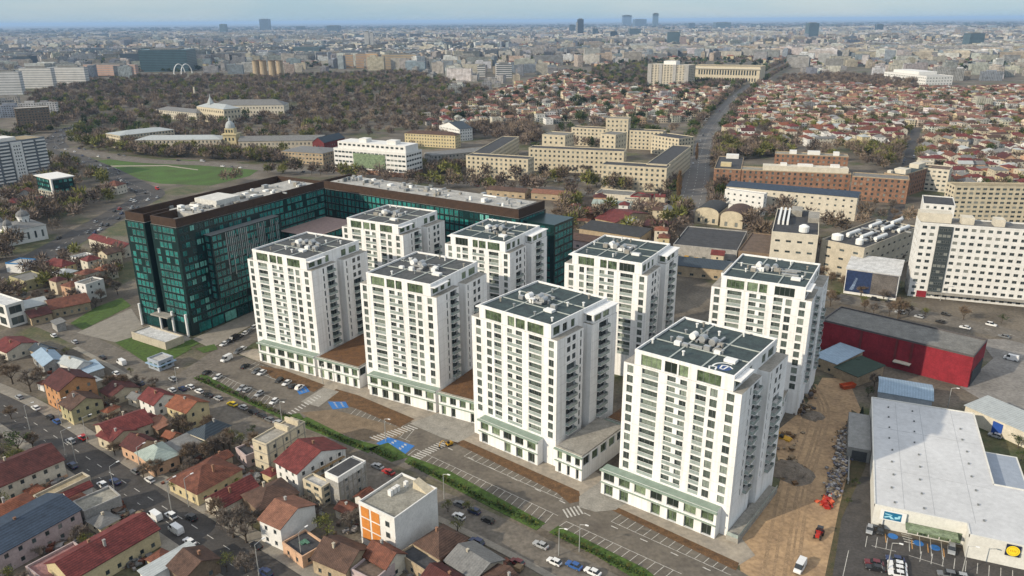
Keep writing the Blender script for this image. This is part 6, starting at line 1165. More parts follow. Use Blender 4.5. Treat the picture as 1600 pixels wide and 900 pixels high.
class FB:
    """many faces with a colour and metre uv each: walls carry a window raster, roofs none"""
    def __init__(s): s.v = []; s.f = []; s.c = []; s.uv = []
    def q(s, pts, col, uv=None):
        k = len(s.v); s.v.extend(pts); s.f.append(tuple(range(k, k + len(pts)))); s.c.append(col); s.uv.append(uv or [(0, 0)] * len(pts))
    def bld(s, x, y, yaw, W, D, H, wall, roof, kind, rise=0.0, win=True):
        c, sn = math.cos(yaw), math.sin(yaw); P = lambda u, v, z: (x + c * u - sn * v, y + sn * u + c * v, z); o = R.uniform(0, 9)
        cs = [(-W / 2, -D / 2), (W / 2, -D / 2), (W / 2, D / 2), (-W / 2, D / 2)]
        for i in range(4):
            a, b_ = cs[i], cs[(i + 1) % 4]; L = W if i % 2 == 0 else D
            s.q([P(*a, 0), P(*b_, 0), P(*b_, H), P(*a, H)], wall, [(o, 0), (o + L, 0), (o + L, H), (o, H)] if win else None)
        if kind == 'flat':
            s.q([P(*q_, H) for q_ in cs], roof)
            if H > 12 and R.random() < .7:
                w2, d2 = W * R.uniform(.12, .3), D * R.uniform(.2, .4); ox = R.uniform(-.3, .3) * W; k2 = [(ox - w2, -d2), (ox + w2, -d2), (ox + w2, d2), (ox - w2, d2)]
                for i in range(4): s.q([P(*k2[i], H), P(*k2[(i + 1) % 4], H), P(*k2[(i + 1) % 4], H + 3), P(*k2[i], H + 3)], wall)
                s.q([P(*q_, H + 3) for q_ in k2], roof)
        else:
            ov = .4; E4 = [(-W / 2 - ov, -D / 2 - ov), (W / 2 + ov, -D / 2 - ov), (W / 2 + ov, D / 2 + ov), (-W / 2 - ov, D / 2 + ov)]; k = (min(W, D) / 2 if kind == 'hip' else 0)
            if W >= D: A, C = (-W / 2 + k, 0), (W / 2 - k + .01, 0)
            else: A, C = (0, -D / 2 + k), (0, D / 2 - k + .01)
            e = [P(*q_, H) for q_ in E4]; A, C = P(*A, H + rise), P(*C, H + rise); g_ = roof if kind == 'hip' else wall
            if W >= D: s.q([e[0], e[1], C, A], roof); s.q([e[2], e[3], A, C], roof); s.q([e[1], e[2], C], g_); s.q([e[3], e[0], A], g_)
            else: s.q([e[1], e[2], C, A], roof); s.q([e[3], e[0], A, C], roof); s.q([e[0], e[1], A], g_); s.q([e[2], e[3], C], g_)
    def mesh(s, name):
        me = bpy.data.meshes.new(name); me.from_pydata(s.v, [], s.f); n = [len(f) for f in s.f]
        ca = me.color_attributes.new("Col", 'FLOAT_COLOR', 'CORNER'); ca.data.foreach_set("color", np.repeat(np.array([(*c, 1.0) for c in s.c], np.float32), n, axis=0).ravel())
        ul = me.uv_layers.new(name="UVMap"); ul.data.foreach_set("uv", np.array([p for u in s.uv for p in u], np.float32).ravel()); me.materials.append(FARM); return me
def jit(c, a=.12): k = 1 + R.uniform(-a, a); return tuple(max(.01, min(.85, x * k * (1 + R.uniform(-.05, .05)))) for x in c)
RC = [("red", (.20, .088, .066)), ("rust", (.19, .105, .082)), ("orange", (.25, .135, .092)), ("brown", (.12, .065, .05)), ("maroon", (.12, .035, .035)), ("grey", (.20, .20, .195)), ("pale", (.40, .40, .38))]
WC = [("cream", (.58, .50, .37)), ("white", (.66, .64, .60)), ("ivory", (.60, .54, .42)), ("peach", (.52, .36, .24)), ("grey", (.36, .35, .32)), ("yellow", (.54, .46, .29))]
def mirr(c): return c
HOUSES = []; HB = FB(); nhouse = 0; FBLK = []
def region(poly): return np.array([(p.x, p.y) for p in W2(poly)])
GRID_YAW = {0: -.52, 1: -.05, 2: -.30, 3: .42}
HZONES = [(region([(1120, 138), (1235, 132), (1420, 140), (1640, 138), (1640, 300), (1440, 305), (1425, 236), (1330, 232), (1200, 228), (1112, 228), (1090, 205)]), .0, .95, 15.5), (region([(880, 112), (1000, 138), (1150, 136), (1170, 140), (1082, 188), (1045, 196), (905, 190), (870, 195), (690, 205), (640, 196), (700, 172), (790, 142)]), .25, .8, 17),
          (region([(-60, 400), (66, 420), (190, 395), (195, 500), (110, 510), (60, 496), (-60, 470)]), -.5, .9, 13), (region([(140, 600), (240, 590), (420, 700), (560, 760), (800, 870), (860, 930), (480, 930), (300, 800), (100, 655), (60, 600)]), -.55, .9, 7.5), (region([(-80, 620), (0, 660), (250, 830), (330, 920), (-160, 980)]), -.55, .7, 8.5),
          (region([(880, 318), (1050, 322), (1060, 396), (900, 372)]), -.25, .85, 11), (region([(1040, 395), (1215, 400), (1200, 440), (1060, 440)]), -.3, .6, 12), (region([(1450, 238), (1640, 240), (1640, 285), (1480, 285)]), -.1, .8, 14), (region([(110, 300), (190, 345), (200, 300), (170, 290)]), -.3, .2, 16), (region([(-60, 300), (60, 300), (80, 330), (-60, 340)]), .3, .4, 16)]
cand = []
for poly, yw, dens, sp in HZONES:
    x0, y0 = poly.min(0); x1, y1 = poly.max(0); c, s = math.cos(yw), math.sin(yw); cx, cy = poly.mean(0); ext = max(x1 - x0, y1 - y0); n = int(ext / sp) + 1
    for i in range(-n, n + 1):
        for j in range(-n, n + 1):
            if j % 5 == 4 or i % 9 == 8 or R.random() > dens: continue
            u, v = i * sp + R.uniform(-3, 3), j * sp + R.uniform(-3, 3); x, y = cx + c * u - s * v, cy + s * u + c * v
            if y < 120 or y > 2900 or not inpoly(np.array(x), np.array(y), poly): continue
            cand.append((math.hypot(x, y), x, y, yw + R.gauss(0, .06) + R.choice((0, math.pi / 2)), sp))
cand.sort()
NEAR = R.random
for d_, x, y, yw, sp in cand:
    px, py = px_of((x, y, 0))
    if px < -25 or px > 1625: continue
    W_, D_ = R.uniform(.5, 1.0) * sp, R.uniform(.45, .78) * sp
    if R.random() < .12 and d_ > 500: W_ *= 1.5
    if sp < 9: W_ *= .85; D_ *= .9
    rad = max(W_, D_) * .5
    if not free(x, y, rad * (.9 if sp > 9 else .62)): continue
    H = R.choice((5.2, 6.4, 7.2, 8.5, 9.5)) if d_ > 420 else (R.choice((3.2, 3.6, 4.2)) if sp > 9 else R.uniform(2.4, 3.2)); rn, rc = R.choices(RC, [22, 26, 16, 12, 10, 12, 8])[0]; wn, wc = R.choices(WC, [26, 24, 20, 8, 10, 10])[0]; kind = R.choices(('hip', 'gable', 'flat'), [52, 34, 14])[0]
    if kind == 'flat': rn, rc = ("grey", (.22, .215, .2)) if R.random() < .6 else ("pale", (.42, .41, .39))
    rise = min(W_, D_) * R.uniform(.18, .32); occupy([(x + math.cos(yw) * u - math.sin(yw) * v, y + math.sin(yw) * u + math.cos(yw) * v) for u, v in ((-W_ / 2, -D_ / 2), (W_ / 2, -D_ / 2), (W_ / 2, D_ / 2), (-W_ / 2, D_ / 2))], .8)
    if nhouse < 228:
        nhouse += 1; c, s = math.cos(yw), math.sin(yw)
        p = (x - c * W_ / 2 + s * D_ / 2, y - s * W_ / 2 - c * D_ / 2)
        rk = 'flat' if kind == 'flat' else ('hip' if kind == 'hip' else ('gx' if W_ >= D_ else 'gy'))
        root = block_w("house", "house", None, p, yw, W_, H, D_, wn if wn in WALLS else 'cream', rk, ({"grey": "grey", "pale": "pale"} if rk == 'flat' else {k: k for k in ROOFS})[rn], max(1, round(H / 3.2)), 3.6, 1.1, 1.3, rise=rise, chim=R.choice((0, 1, 1)), cap=14)
        HOUSES.append((root, rn, wn, kind, x, y))
    else: HB.bld(x, y, yw, W_, D_, H, jit(wc), jit(rc, .2), kind, rise)
o = link("houses", HB.mesh("houses")); tag(o, "close-packed small houses with red, rust and grey roofs spreading through the far quarters", "houses", kind='stuff')
# apartment blocks further out: the 260 that show largest are things of their own
AC = [(.50, .48, .44), (.40, .385, .36), (.58, .58, .57), (.31, .30, .29), (.40, .34, .27), (.24, .24, .25), (.47, .44, .37), (.24, .28, .32)]
ablk = []
def azone(poly, n, dmin, hs, yw, ws=(16, 60)):
    x0, y0 = poly.min(0); x1, y1 = poly.max(0); k = 0
    for _ in range(n * 8):
        if k >= n: break
        x, y = R.uniform(x0, x1), R.uniform(y0, y1)
        if not inpoly(np.array(x), np.array(y), poly) or not free(x, y, dmin): continue
        k += 1; W_ = R.uniform(*ws); D_ = R.uniform(11, 16); a = yw + R.gauss(0, .08) + (math.pi / 2 if R.random() < .3 else 0)
        ablk.append((x, y, a, W_, D_, R.choice(hs), jit(R.choice(AC)), 'flat')); occupy([(x - dmin, y - dmin), (x + dmin, y - dmin), (x + dmin, y + dmin), (x - dmin, y + dmin)])
azone(region([(-40, 150), (130, 128), (215, 122), (225, 108), (-40, 108)]), 46, 16, (26, 30, 33), .35); azone(region([(520, 112), (660, 112), (660, 100), (520, 100)]), 20, 16, (26, 33, 38), -.2); azone(region([(1185, 112), (1262, 84), (1285, 82), (1240, 116), (1200, 122)]), 26, 14, (24, 28, 32), 1.05)
azone(region([(660, 130), (880, 118), (900, 95), (640, 98)]), 60, 15, (14, 20, 28), -.1); azone(region([(1240, 118), (1640, 135), (1640, 100), (1290, 95)]), 90, 15, (10, 14, 20, 26), -.1); azone(region([(0, 200), (60, 195), (90, 160), (0, 160)]), 5, 14, (18, 24), .3); azone(region([(330, 118), (520, 116), (520, 98), (330, 98)]), 30, 16, (12, 18, 24), .1); azone(region([(880, 108), (1000, 100), (1000, 88), (880, 92)]), 26, 14, (18, 28, 34), 0)
azone(region([(700, 170), (880, 150), (900, 120), (700, 128)]), 14, 14, (10, 14, 18), -.1, (14, 30)); azone(region([(1100, 200), (1600, 230), (1600, 145), (1180, 140)]), 34, 11, (11, 13, 16), -.05, (14, 26)); azone(region([(890, 170), (1060, 170), (1120, 145), (900, 130)]), 16, 12, (11, 14), .2, (14, 28))
# beyond: density thins with distance
rs = np.random.RandomState(3); NF = 21000
d = 2450 * np.exp(rs.rand(NF) ** .85 * math.log(13500 / 2450)); a = (rs.rand(NF) - .5) * 1.32; X = d * np.sin(a); Y = d * np.cos(a)
def vn(x, y, s, sd):    # smooth district noise
    r2 = np.random.RandomState(sd); v = 0
    for i in range(5): k = r2.randn(2) / s; ph = r2.rand() * 6.28; v = v + np.sin(k[0] * x + k[1] * y + ph)
    return v / 5
dist = vn(X, Y, 260, 5); wood = vn(X, Y, 420, 8)
keep = (wood < .42); X, Y, d, dist = X[keep], Y[keep], d[keep], dist[keep]
FAR = FB()
for x, y, dd, t in zip(X, Y, d, dist):
    if y < 2900 and not free(x, y, 10): continue
    if t > .05 or R.random() < .12:
        W_, D_, H, k, col, rise = R.uniform(18, 90), R.uniform(11, 18), R.choice((14, 20, 26, 26, 30, 33)), 'flat', jit(R.choice(AC)), 0; rf = jit((.17, .165, .16), .3)
    else:
        W_, D_, H, col, rise = R.uniform(10, 26), R.uniform(9, 16), R.uniform(4, 11), jit(R.choice(WC)[1]), 3.2; k = R.choice(('hip', 'hip', 'flat')); rf = jit(R.choices(RC, [22, 26, 14, 14, 10, 18, 12])[0][1], .2) if k == 'hip' else jit((.19, .18, .17), .3)
    s = 1.0 if dd < 5500 else 1.25; yw = (0.35 if x < 0 else -.15) + round(vn(x, y, 700, 2) * 3) * .3 + (math.pi / 2 if R.random() < .35 else 0) + R.gauss(0, .05)
    if k == 'flat' and dd < 3600 and H >= 20: ablk.append((x, y, yw, W_, D_, H, col, k))
    else: FAR.bld(x, y, yw, W_ * s, D_ * s, H, col, rf, k, rise)
ablk.sort(key=lambda q_: math.hypot(q_[0], q_[1]) / (q_[5] * q_[3]) ** .5)
ABL = []
for i, (x, y, yw, W_, D_, H, col, k) in enumerate(ablk):
    rf = jit((.17, .165, .16), .3)
    if i < 220:
        b = FB(); b.bld(0, 0, 0, W_, D_, H, col, rf, 'flat'); o = link("apartment_block", b.mesh("apartment_block"), None, (x, y, 0), yw); tag(o, None, "apartment block"); ABL.append((o, col, H, W_, x, y))
    else: FAR.bld(x, y, yw, W_, D_, H, col, rf, 'flat')
tag(link("distant_city", FAR.mesh("distant_city")), "pale apartment blocks and red roofs of the city stretching to the horizon", "city", kind='stuff')
# ------------------------------------------------------------------ far landmarks
def far_tower(px, base, top, wpx, col, label, name="office_tower", cat="tower", d=None, glass=True, lean=0):
    p = at(px, base); h = height_at(px, base, top); W_ = wpx / F * math.hypot(p.x, p.y) * .95; m_ = col if not isinstance(col, tuple) else M("far_" + "%d%d%d" % tuple(int(c * 99) for c in col), col, .35 if glass else .9, .15, .05, spec=.5)
    root = thing(name, (p.x, p.y, 0), R.uniform(-.15, .15), label, cat); b = MB(); D_ = d or W_ * .8; b.box(-W_ / 2, 0, 0, W_ / 2, D_, h, 0); b.build("body", m_, root); b = MB(); b.box(-W_ * .3, D_ * .2, h, W_ * .3, D_ * .8, h + max(3, h * .04)); b.build("roof_house", FLAT['grey'], root)
    b = MB(); n = max(4, int(h / 4.5))
    for i in range(n): b.box(-W_ / 2 - .15, -.15, h * (i + .62) / n, W_ / 2 + .15, D_ + .15, h * (i + 1.0) / n - .02)
    b.build("floor_bands", M("far_band_dark", (.05, .065, .075), .4, .2, .05) if glass else M("far_band_pale", (.30, .31, .31), .9, .2, .05), root); return root
TB, TG, TW_, TD = (.07, .11, .15), (.10, .16, .19), (.55, .54, .52), (.035, .055, .08)
for a in ((414, 49, 30, 14, TB, "dark blue office tower alone near the skyline"), (349, 54, 38, 9, TG, "grey skyline tower to one side of the dark blue tower"), (469, 50, 41, 11, TB, "squat dark skyline tower, second along from the dark blue tower"), (520, 52, 40, 18, TB, "broad dark skyline block before the far forest"), (574, 80, 50, 7, TW_, "thin white tower, taller one of a white pair"), (582, 80, 51, 5, TW_, "thin white tower, slimmer one of a white pair"), (616, 54, 43, 5, TW_, "single thin white tower on the skyline"),
          (907, 58, 30, 9, TD, "dark narrow office tower in the middle of the skyline"), (894, 52, 39, 9, TB, "shorter dark tower right beside the narrow one"), (902, 58, 35, 4, TW_, "pale lift tower attached before the dark narrow tower"), (980, 40, 24, 13, TB, "blue office tower of the skyline cluster, broadest"), (1001, 42, 30, 18, TB, "stepped blue office block in the skyline cluster"), (1024, 42, 21, 8, TG, "tallest slender tower of the skyline cluster"), (930, 58, 45, 8, TB, "blue grey tower between the two skyline groups"), (959, 62, 49, 10, TD, "black and white tower below the skyline cluster"), (992, 60, 45, 17, TG, "grey slab tower below the skyline cluster"),
          (1052, 72, 50, 19, TG, "grey glass tower above the colonnaded building"), (1067, 73, 57, 9, (.45, .34, .30), "pinkish tower beside the grey glass tower"), (1270, 60, 36, 15, TG, "grey blue slab tower over the boulevard apartments"), (1374, 52, 38, 9, TB, "slender dark blue tower on the skyline beyond the white museum"), (1523, 81, 52, 20, TG, "big grey slab tower with white edge"), (1081, 45, 36, 9, TB, "low blue tower past the skyline cluster"), (1130, 46, 35, 22, TG, "wide pale blue block past the skyline cluster"), (36, 107, 88, 22, TD, "dark cube office block behind the pale estate"), (205, 101, 84, 28, TD, "dark green-blue office cube near the glass campus"), (480, 92, 73, 40, TG, "pale framed glass office block near the cooling towers"),
          (788, 122, 100, 24, TW_, "white mid-rise hotel beyond the old quarter"), (752, 120, 103, 12, TW_, "smaller white block next to the mid-rise hotel")): far_tower(*a[:5], a[5])
b_ = at(1513, 81)
for px, base, top, w_, lab in ((258, 112, 78, 66, "large blue-green glass office campus beyond the park"), (236, 108, 75, 20, "tall end block of the blue-green glass campus")): far_tower(px, base, top, w_, (.06, .12, .14), lab, "glass_office", "office block")
for px, base, top, w_, col, lab in ((545, 106, 85, 14, (.50, .32, .16), "orange-brown apartment tower, first of the orange row"), (565, 106, 84, 16, (.48, .30, .16), "orange-brown apartment tower, second of the orange row"), (582, 107, 83, 18, (.52, .32, .15), "orange-brown apartment tower, third of the orange row"), (625, 108, 85, 52, (.50, .36, .20), "long tan and orange apartment slab ending the orange row"), (172, 118, 101, 80, (.50, .30, .22), "long salmon striped apartment slab beyond the park"), (60, 138, 106, 44, (.55, .54, .52), "tall pale grey estate slab by the park edge"), (110, 134, 105, 48, (.58, .57, .55), "broad pale estate slab beside the tall grey one"), (15, 148, 112, 34, (.52, .52, .52), "pale estate slab standing nearest the park edge")):
    far_tower(px, base, top, w_, col, lab, "apartment_slab", "apartment block", 14, False)
for i, px in enumerate((402, 413, 427, 439)):
    p = at(px, 122); h = height_at(px, 122, 95); r0 = 5.6 / F * math.hypot(p.x, p.y); root = thing("cooling_tower", (p.x, p.y, 0), 0, "brown concrete cooling tower, %s in the row of four" % ("leftmost", "second from the left", "third from the left", "rightmost")[i], "cooling tower", "four cooling towers beyond the park")
    b = MB(); b.lathe([(r0 * 1.05, 0), (r0 * .95, h * .3), (r0 * .84, h * .7), (r0 * .88, h)], 16); b.build("shell", WALLS['tan'], root); b = MB(); b.lathe([(r0 * .89, h * .985), (r0 * .93, h * .985), (r0 * .93, h * 1.02), (r0 * .80, h * 1.02), (r0 * .80, h * .9)], 16); b.build("rim", WALLS['brown'], root)
p = at(1355, 127); root = block("museum", "museum", "long white museum with terraced roof beyond the old quarter", (1382, 112), (1448, 119), 18, 60, 'white', 'flat', 'pale', 3, 6, 3, 2, cap=30, lm="the white museum"); rooftop(root, [(.1, .2, .7, .9, 6)], WALLS['white'])
for px, py, top, lab in ((305, 152, 136, "slim pale chimney standing in the park"),):
    p = at(px, py); h = height_at(px, py, top); b = MB(); b.cyl((0, 0, 0), (0, 0, h), 2.2, 1.4, 10); tag(b.build("chimney_stack", WALLS['ivory'], None, (p.x, p.y, 0)), lab, "chimney")
p, q = at(276, 116), at(297, 114)
for k, (px, py, lab) in enumerate(((281, 117, "white steel bridge arch, nearer one of the pair"), (292, 115, "white steel bridge arch, farther one of the pair"))):
    p = at(px, py); b = MB(); rr_ = 16; hh = height_at(px, py, 100); prev = None
    for i in range(13):
        a = math.pi * i / 12; c = Vector((math.cos(a) * rr_ * .55, math.cos(a) * rr_, math.sin(a) * hh))
        if prev is not None: b.cyl(prev, c, 1.3, 1.3, 6)
        prev = c
    tag(b.build("bridge_arch", FRAME_W, None, (p.x, p.y, 0)), lab, "bridge arch")
# ------------------------------------------------------------------ woods and street trees
tzones = [(region([(60, 195), (40, 150), (130, 130), (230, 122), (400, 122), (640, 114), (700, 128), (790, 148), (850, 158), (760, 175), (700, 196), (640, 212), (520, 216), (440, 228), (250, 226), (170, 205)]), 3100, 5.0, ('bare', 'bare', 'bare', 'russet', 'bare', 'russet', 'bare', 'bare', 'bare', 'leaf', 'bud')), (region([(910, 135), (930, 106), (1010, 98), (1012, 132), (1000, 140)]), 260, 6, ('bare', 'leaf', 'bud', 'bare', 'fir')), (region([(1205, 140), (1225, 122), (1300, 118), (1440, 128), (1430, 142), (1300, 146)]), 420, 6, ('bare', 'bare', 'russet')),
          (region([(1060, 146), (1080, 130), (1190, 128), (1185, 140)]), 160, 6, ('bare', 'leaf', 'bare')), (region([(120, 230), (160, 212), (240, 238), (450, 246), (440, 256), (180, 245)]), 220, 5, ('bare', 'russet', 'bare', 'bud')), (region([(620, 235), (690, 205), (830, 200), (850, 220), (830, 232), (740, 214)]), 200, 6, ('bare', 'bare', 'russet')), (region([(1085, 230), (1110, 215), (1210, 225), (1215, 245), (1160, 250), (1090, 260)]), 120, 5, ('bare', 'russet', 'bud')), (region([(1330, 240), (1440, 230), (1440, 270), (1360, 265)]), 40, 5, ('bare', 'russet', 'bud')),
          (region([(0, 300), (90, 290), (130, 320), (60, 360), (0, 345)]), 60, 5, ('bare', 'russet')), (region([(200, 320), (60, 190), (100, 180), (170, 240)]), 60, 6, ('bare', 'bud', 'leaf')), (region([(1100, 150), (1640, 140), (1640, 300), (1440, 300), (1430, 232), (1100, 225)]), 1700, 2.2, ('bare', 'bare', 'russet', 'bare', 'bud', 'leaf')), (region([(690, 200), (880, 112), (1150, 138), (1080, 190), (880, 195)]), 520, 4, ('bare', 'russet', 'bare', 'leaf', 'fir')), (region([(-40, 400), (190, 400), (190, 500), (-40, 500)]), 70, 3.5, ('bare', 'russet', 'bare', 'bud')),
          (region([(100, 640), (230, 590), (800, 870), (500, 900)]), 110, 2.2, ('bare', 'russet', 'bud')), (region([(-60, 640), (330, 910), (-160, 960)]), 50, 2.4, ('bare', 'leaf', 'bud')), (region([(870, 318), (1080, 330), (1060, 400), (890, 370)]), 40, 4, ('bare', 'russet', 'bud')), (region([(1240, 470), (1600, 540), (1600, 520), (1280, 455)]), 16, 4, ('bud', 'russet', 'bare')), (region([(-20, 215), (60, 205), (90, 170), (140, 165), (200, 185), (130, 225), (75, 212), (0, 250)]), 120, 4.5, ('bare', 'bare', 'leaf', 'bud')), (region([(0, 430), (20, 400), (190, 320), (215, 300), (100, 245), (60, 240), (60, 290), (0, 300)]), 90, 5, ('bare', 'russet', 'bud')), (region([(100, 240), (215, 244), (400, 250), (720, 276), (720, 262), (430, 256), (215, 240)]), 120, 4, ('bare', 'russet', 'bare', 'bud')), (region([(700, 262), (960, 290), (1080, 300), (1080, 318), (760, 302), (400, 272)]), 110, 4.2, ('bare', 'russet', 'bare', 'bud')), (region([(820, 240), (1050, 230), (1060, 200), (900, 190), (830, 220)]), 60, 5, ('bare', 'leaf', 'russet')),
          (region([(1190, 250), (1420, 260), (1420, 235), (1180, 230)]), 60, 5, ('bare', 'russet', 'bud')), (region([(1150, 330), (1440, 345), (1440, 470), (1200, 440)]), 40, 4, ('bare', 'russet')), (region([(140, 250), (190, 246), (400, 258), (390, 285), (330, 292), (240, 288), (170, 268)]), 26, 5, ('bare', 'russet', 'bud')),
          (region([(1320, 590), (1370, 600), (1340, 760), (1310, 800), (1330, 680)]), 26, 2.5, ('bare', 'leaf', 'bare'))]
for sd_ in (-16, 16, -20, 20):
    Q = offs(BV2, sd_)
    for i in range(len(Q) - 1):
        n_ = int((Q[i + 1] - Q[i]).length / 11)
        for k_ in range(n_):
            p_ = Q[i] + (Q[i + 1] - Q[i]) * ((k_ + R.random()) / n_)
            if R.random() < .7: tzones.append((np.array([(p_.x - 2, p_.y - 2), (p_.x + 2, p_.y - 2), (p_.x + 2, p_.y + 2), (p_.x - 2, p_.y + 2)]), 1, 4, ('bare', 'bare', 'russet', 'leaf')))
tc = []
for poly, n, rad, kinds in tzones:
    x0, y0 = poly.min(0); x1, y1 = poly.max(0); k = 0
    for _ in range(n * 7):
        if k >= n: break
        x, y = R.uniform(x0, x1), R.uniform(y0, y1)
        if inpoly(np.array(x), np.array(y), poly) and free(x, y, rad * .5): k += 1; tc.append((math.hypot(x, y), x, y, R.choice(kinds) if vn(x, y, 60, 4) < .35 else ('bud' if 'bud' in kinds and R.random() < .5 else R.choice(kinds)), R.uniform(7, 13) if rad >= 4 else R.uniform(5, 9.5)))
tc.sort(); NT = max(0, 290 - len(TREES))
for d_, x, y, k, h in tc[:NT]: tree(x, y, h, k)
PAL = {"bare": [(.15, .115, .092), (.195, .155, .125), (.09, .07, .058)], "russet": [(.18, .138, .10), (.22, .17, .125)], "bud": [(.12, .125, .04), (.17, .165, .05)], "leaf": [(.05, .075, .022), (.07, .09, .03)], "fir": [(.022, .035, .02), (.03, .045, .022)]}
def tufts(P, name, label, per, k_len=.26, k_wid=.055):
    """woods too many to count: every tree a sheaf of twigs round a trunk, joined in one object"""
    V, C = [], []
    for x, y, h, kind, sc_ in P:
        n = per; u = rs.randn(n, 3); u /= np.linalg.norm(u, axis=1)[:, None]; r = rs.rand(n) ** .4; ctr = u * r[:, None] * np.array([.36, .36, .34]) * h * sc_; ctr[:, 2] = ctr[:, 2] / max(sc_, 1) + .60 * h
        dr = u + rs.randn(n, 3) * .5 + np.array([0, 0, .55]); dr /= np.linalg.norm(dr, axis=1)[:, None]; s = np.cross(dr, rs.randn(n, 3)); s /= np.linalg.norm(s, axis=1)[:, None]; L = k_len * h * (.6 + .8 * rs.rand(n))[:, None]; w_ = k_wid * h * (.6 + .8 * rs.rand(n))[:, None] * (1.35 if kind in ('bud', 'leaf', 'fir') else 1)
        o = np.array([x, y, 0]); a, b, c = ctr - s * w_ - dr * L * .4 + o, ctr + s * w_ - dr * L * .4 + o, ctr + dr * L * .6 + o
        V.append(np.stack([a, b, c], 1).reshape(-1, 3)); pal = np.array(PAL[kind]); C.append(np.repeat(pal[rs.randint(0, len(pal), n)] * (.55 + .8 * rs.rand(1)), 3, axis=0))
    V = np.concatenate(V); C = np.concatenate(C); nv = len(V); me = bpy.data.meshes.new(name); me.vertices.add(nv); me.vertices.foreach_set("co", V.astype(np.float32).ravel()); me.loops.add(nv); me.loops.foreach_set("vertex_index", np.arange(nv, dtype=np.int32)); me.polygons.add(nv // 3); me.polygons.foreach_set("loop_start", np.arange(0, nv, 3, dtype=np.int32)); me.update(calc_edges=True)
    ca = me.color_attributes.new("Col", 'FLOAT_COLOR', 'CORNER'); ca.data.foreach_set("color", np.concatenate([C, np.ones((nv, 1))], 1).astype(np.float32).ravel()); me.materials.append(WOODM); return tag(link(name, me), label, "woodland", kind='stuff')
WOODM = bpy.data.materials.new("wood_twigs"); WOODM.use_nodes = True; _n = WOODM.node_tree.nodes; _b = _n["Principled BSDF"]; _b.inputs["Roughness"].default_value = .95; _b.inputs["Specular IOR Level"].default_value = .1; _a = _n.new("ShaderNodeAttribute"); _a.attribute_name = "Col"; WOODM.node_tree.links.new(_a.outputs["Color"], _b.inputs["Base Color"])
tufts([(x, y, h * 1.25, k, 1.15) for d_, x, y, k, h in tc[NT:]], "woodland", "bare spring woods of the park and trees among the far houses", 130, .24, .030)
wX = 2450 * np.exp(rs.rand(17000) ** .8 * math.log(15000 / 2450)); wa = (rs.rand(17000) - .5) * 1.34; fx, fy = wX * np.sin(wa), wX * np.cos(wa); wk = (vn(fx, fy, 420, 8) > .30) | (rs.rand(17000) < .42)
tufts([(x, y, R.uniform(10, 16), R.choice(('bare', 'bare', 'fir', 'leaf')), 1.6 if wk_ else 1.2) for x, y, wk_ in zip(fx[wk], fy[wk], wk[wk])], "woodland", "distant dark tree belts between the city districts", 26, .42, .15)
fa_ = (rs.rand(2600) - .5) * 1.36; fd = 11000 + 14000 * rs.rand(2600)
tufts([(d2 * math.sin(a2), d2 * math.cos(a2), R.uniform(22, 34), R.choice(('fir', 'bare')), 5.0) for a2, d2 in zip(fa_, fd)], "woodland", "dark forest band along the horizon", 26, .5, .30)
# ------------------------------------------------------------------ air
hz = MB(); hz.box(-95000, -21000, -1.2, 95000, 131000, 178, 0, True); hm = bpy.data.materials.new("haze"); hm.use_nodes = True; n = hm.node_tree.nodes; n.remove(n["Principled BSDF"])
pv = n.new("ShaderNodeVolumePrincipled"); pv.inputs["Color"].default_value = (.46, .68, 1.0, 1); pv.inputs["Density"].default_value = 4.4e-5; pv.inputs["Anisotropy"].default_value = 0.0; hm.node_tree.links.new(pv.outputs[0], n["Material Output"].inputs["Volume"])
tag(hz.build("haze", hm), "thin blue haze over the whole city", "haze", kind='stuff')
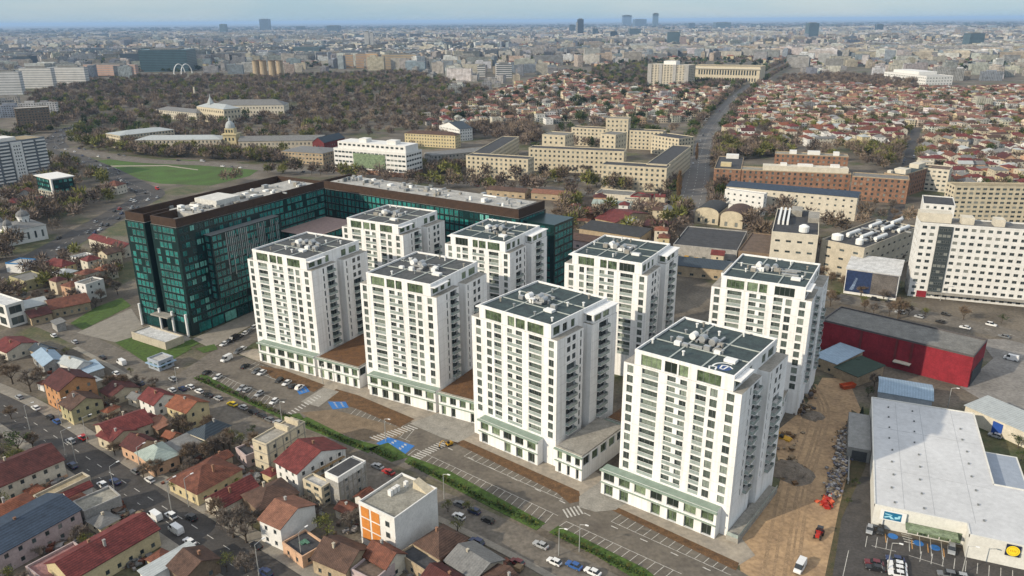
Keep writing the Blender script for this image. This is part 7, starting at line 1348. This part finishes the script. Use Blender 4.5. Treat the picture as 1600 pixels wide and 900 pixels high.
# ------------------------------------------------------------------ labels for the many
ORD = ["", "second ", "third ", "fourth ", "fifth ", "sixth ", "seventh ", "eighth ", "ninth ", "tenth ", "eleventh ", "twelfth "]
def landmark(x, y): return min(LAND, key=lambda l: (l[1] - x) ** 2 + (l[2] - y) ** 2)
def describe(items, most=8):
    """items: (object, look, plural group, x, y); label = look + rank of nearness to the closest landmark"""
    bk = {}
    for it in items:
        l = landmark(it[3], it[4]); bk.setdefault((it[1], l[0]), []).append(((it[3] - l[1]) ** 2 + (it[4] - l[2]) ** 2, it))
    for (look, lm), L in bk.items():
        L.sort(key=lambda q: q[0])
        for i, (_, it) in enumerate(L):
            o = it[0]; o['group'] = it[2]
            if len(L) <= min(most, 12): o['label'] = look + (" near " + lm if len(L) == 1 else ", %snearest to %s" % (ORD[i], lm))
            else: o['label'] = "like many: " + look + " around " + lm; o['group'] = it[2] + " around " + lm

describe([(o, "%s %s house with %s walls" % ({"hip": rn + " hip-roofed", "gable": rn + " gabled", "flat": rn + " flat-roofed"}[kd], "", wn) if False else "house with %s %s roof and %s walls" % (rn, {"hip": "hipped", "gable": "gabled", "flat": "flat"}[kd], wn), "small houses of the old quarters", x, y) for o, rn, wn, kd, x, y in HOUSES], 12)
def cname(c):
    m = sum(c[:3]) / 3
    if c[0] > c[2] * 1.5: return "tan"
    if c[2] > c[0] * 1.02: return "blue-grey"
    return "pale" if m > .56 else ("cream" if c[0] > c[2] * 1.2 else "grey")
describe([(o, "%s %s apartment block" % ("tall" if H >= 28 else ("low" if H < 15 else "mid-height"), cname(col)) if W_ < 38 else "long %s %s apartment slab" % ("tall" if H >= 28 else ("low" if H < 15 else "mid-height"), cname(col)), "apartment blocks of the outer city", x, y) for o, col, H, W_, x, y in ABL], 12)
describe([(o, ("small " if h < 5 else ("large " if h > 10 else "")) + LOOK[k], "street and garden trees", x, y) for o, k, h, x, y, lab in TREES if not lab], 9)
bk = {}
for o, col, kd, wh, x, y in CARS: bk.setdefault((col, kd, wh), []).append((x, y, o))
for (col, kd, wh), L in bk.items():
    L.sort(key=lambda q: (q[1], q[0]))
    for i, (x, y, o) in enumerate(L):
        o['group'] = "vehicles " + wh
        if len(L) == 1: o['label'] = "%s %s %s" % (col, kd, wh)
        elif math.hypot(x, y) > 480: o['label'] = "%s %s %s" % (col, kd, wh); o['group'] = "%s %ss %s" % (col, kd, wh)
        else: o['label'] = "%s %s %s, %snearest the camera" % (col, kd, wh, ORD[min(i, 11)])
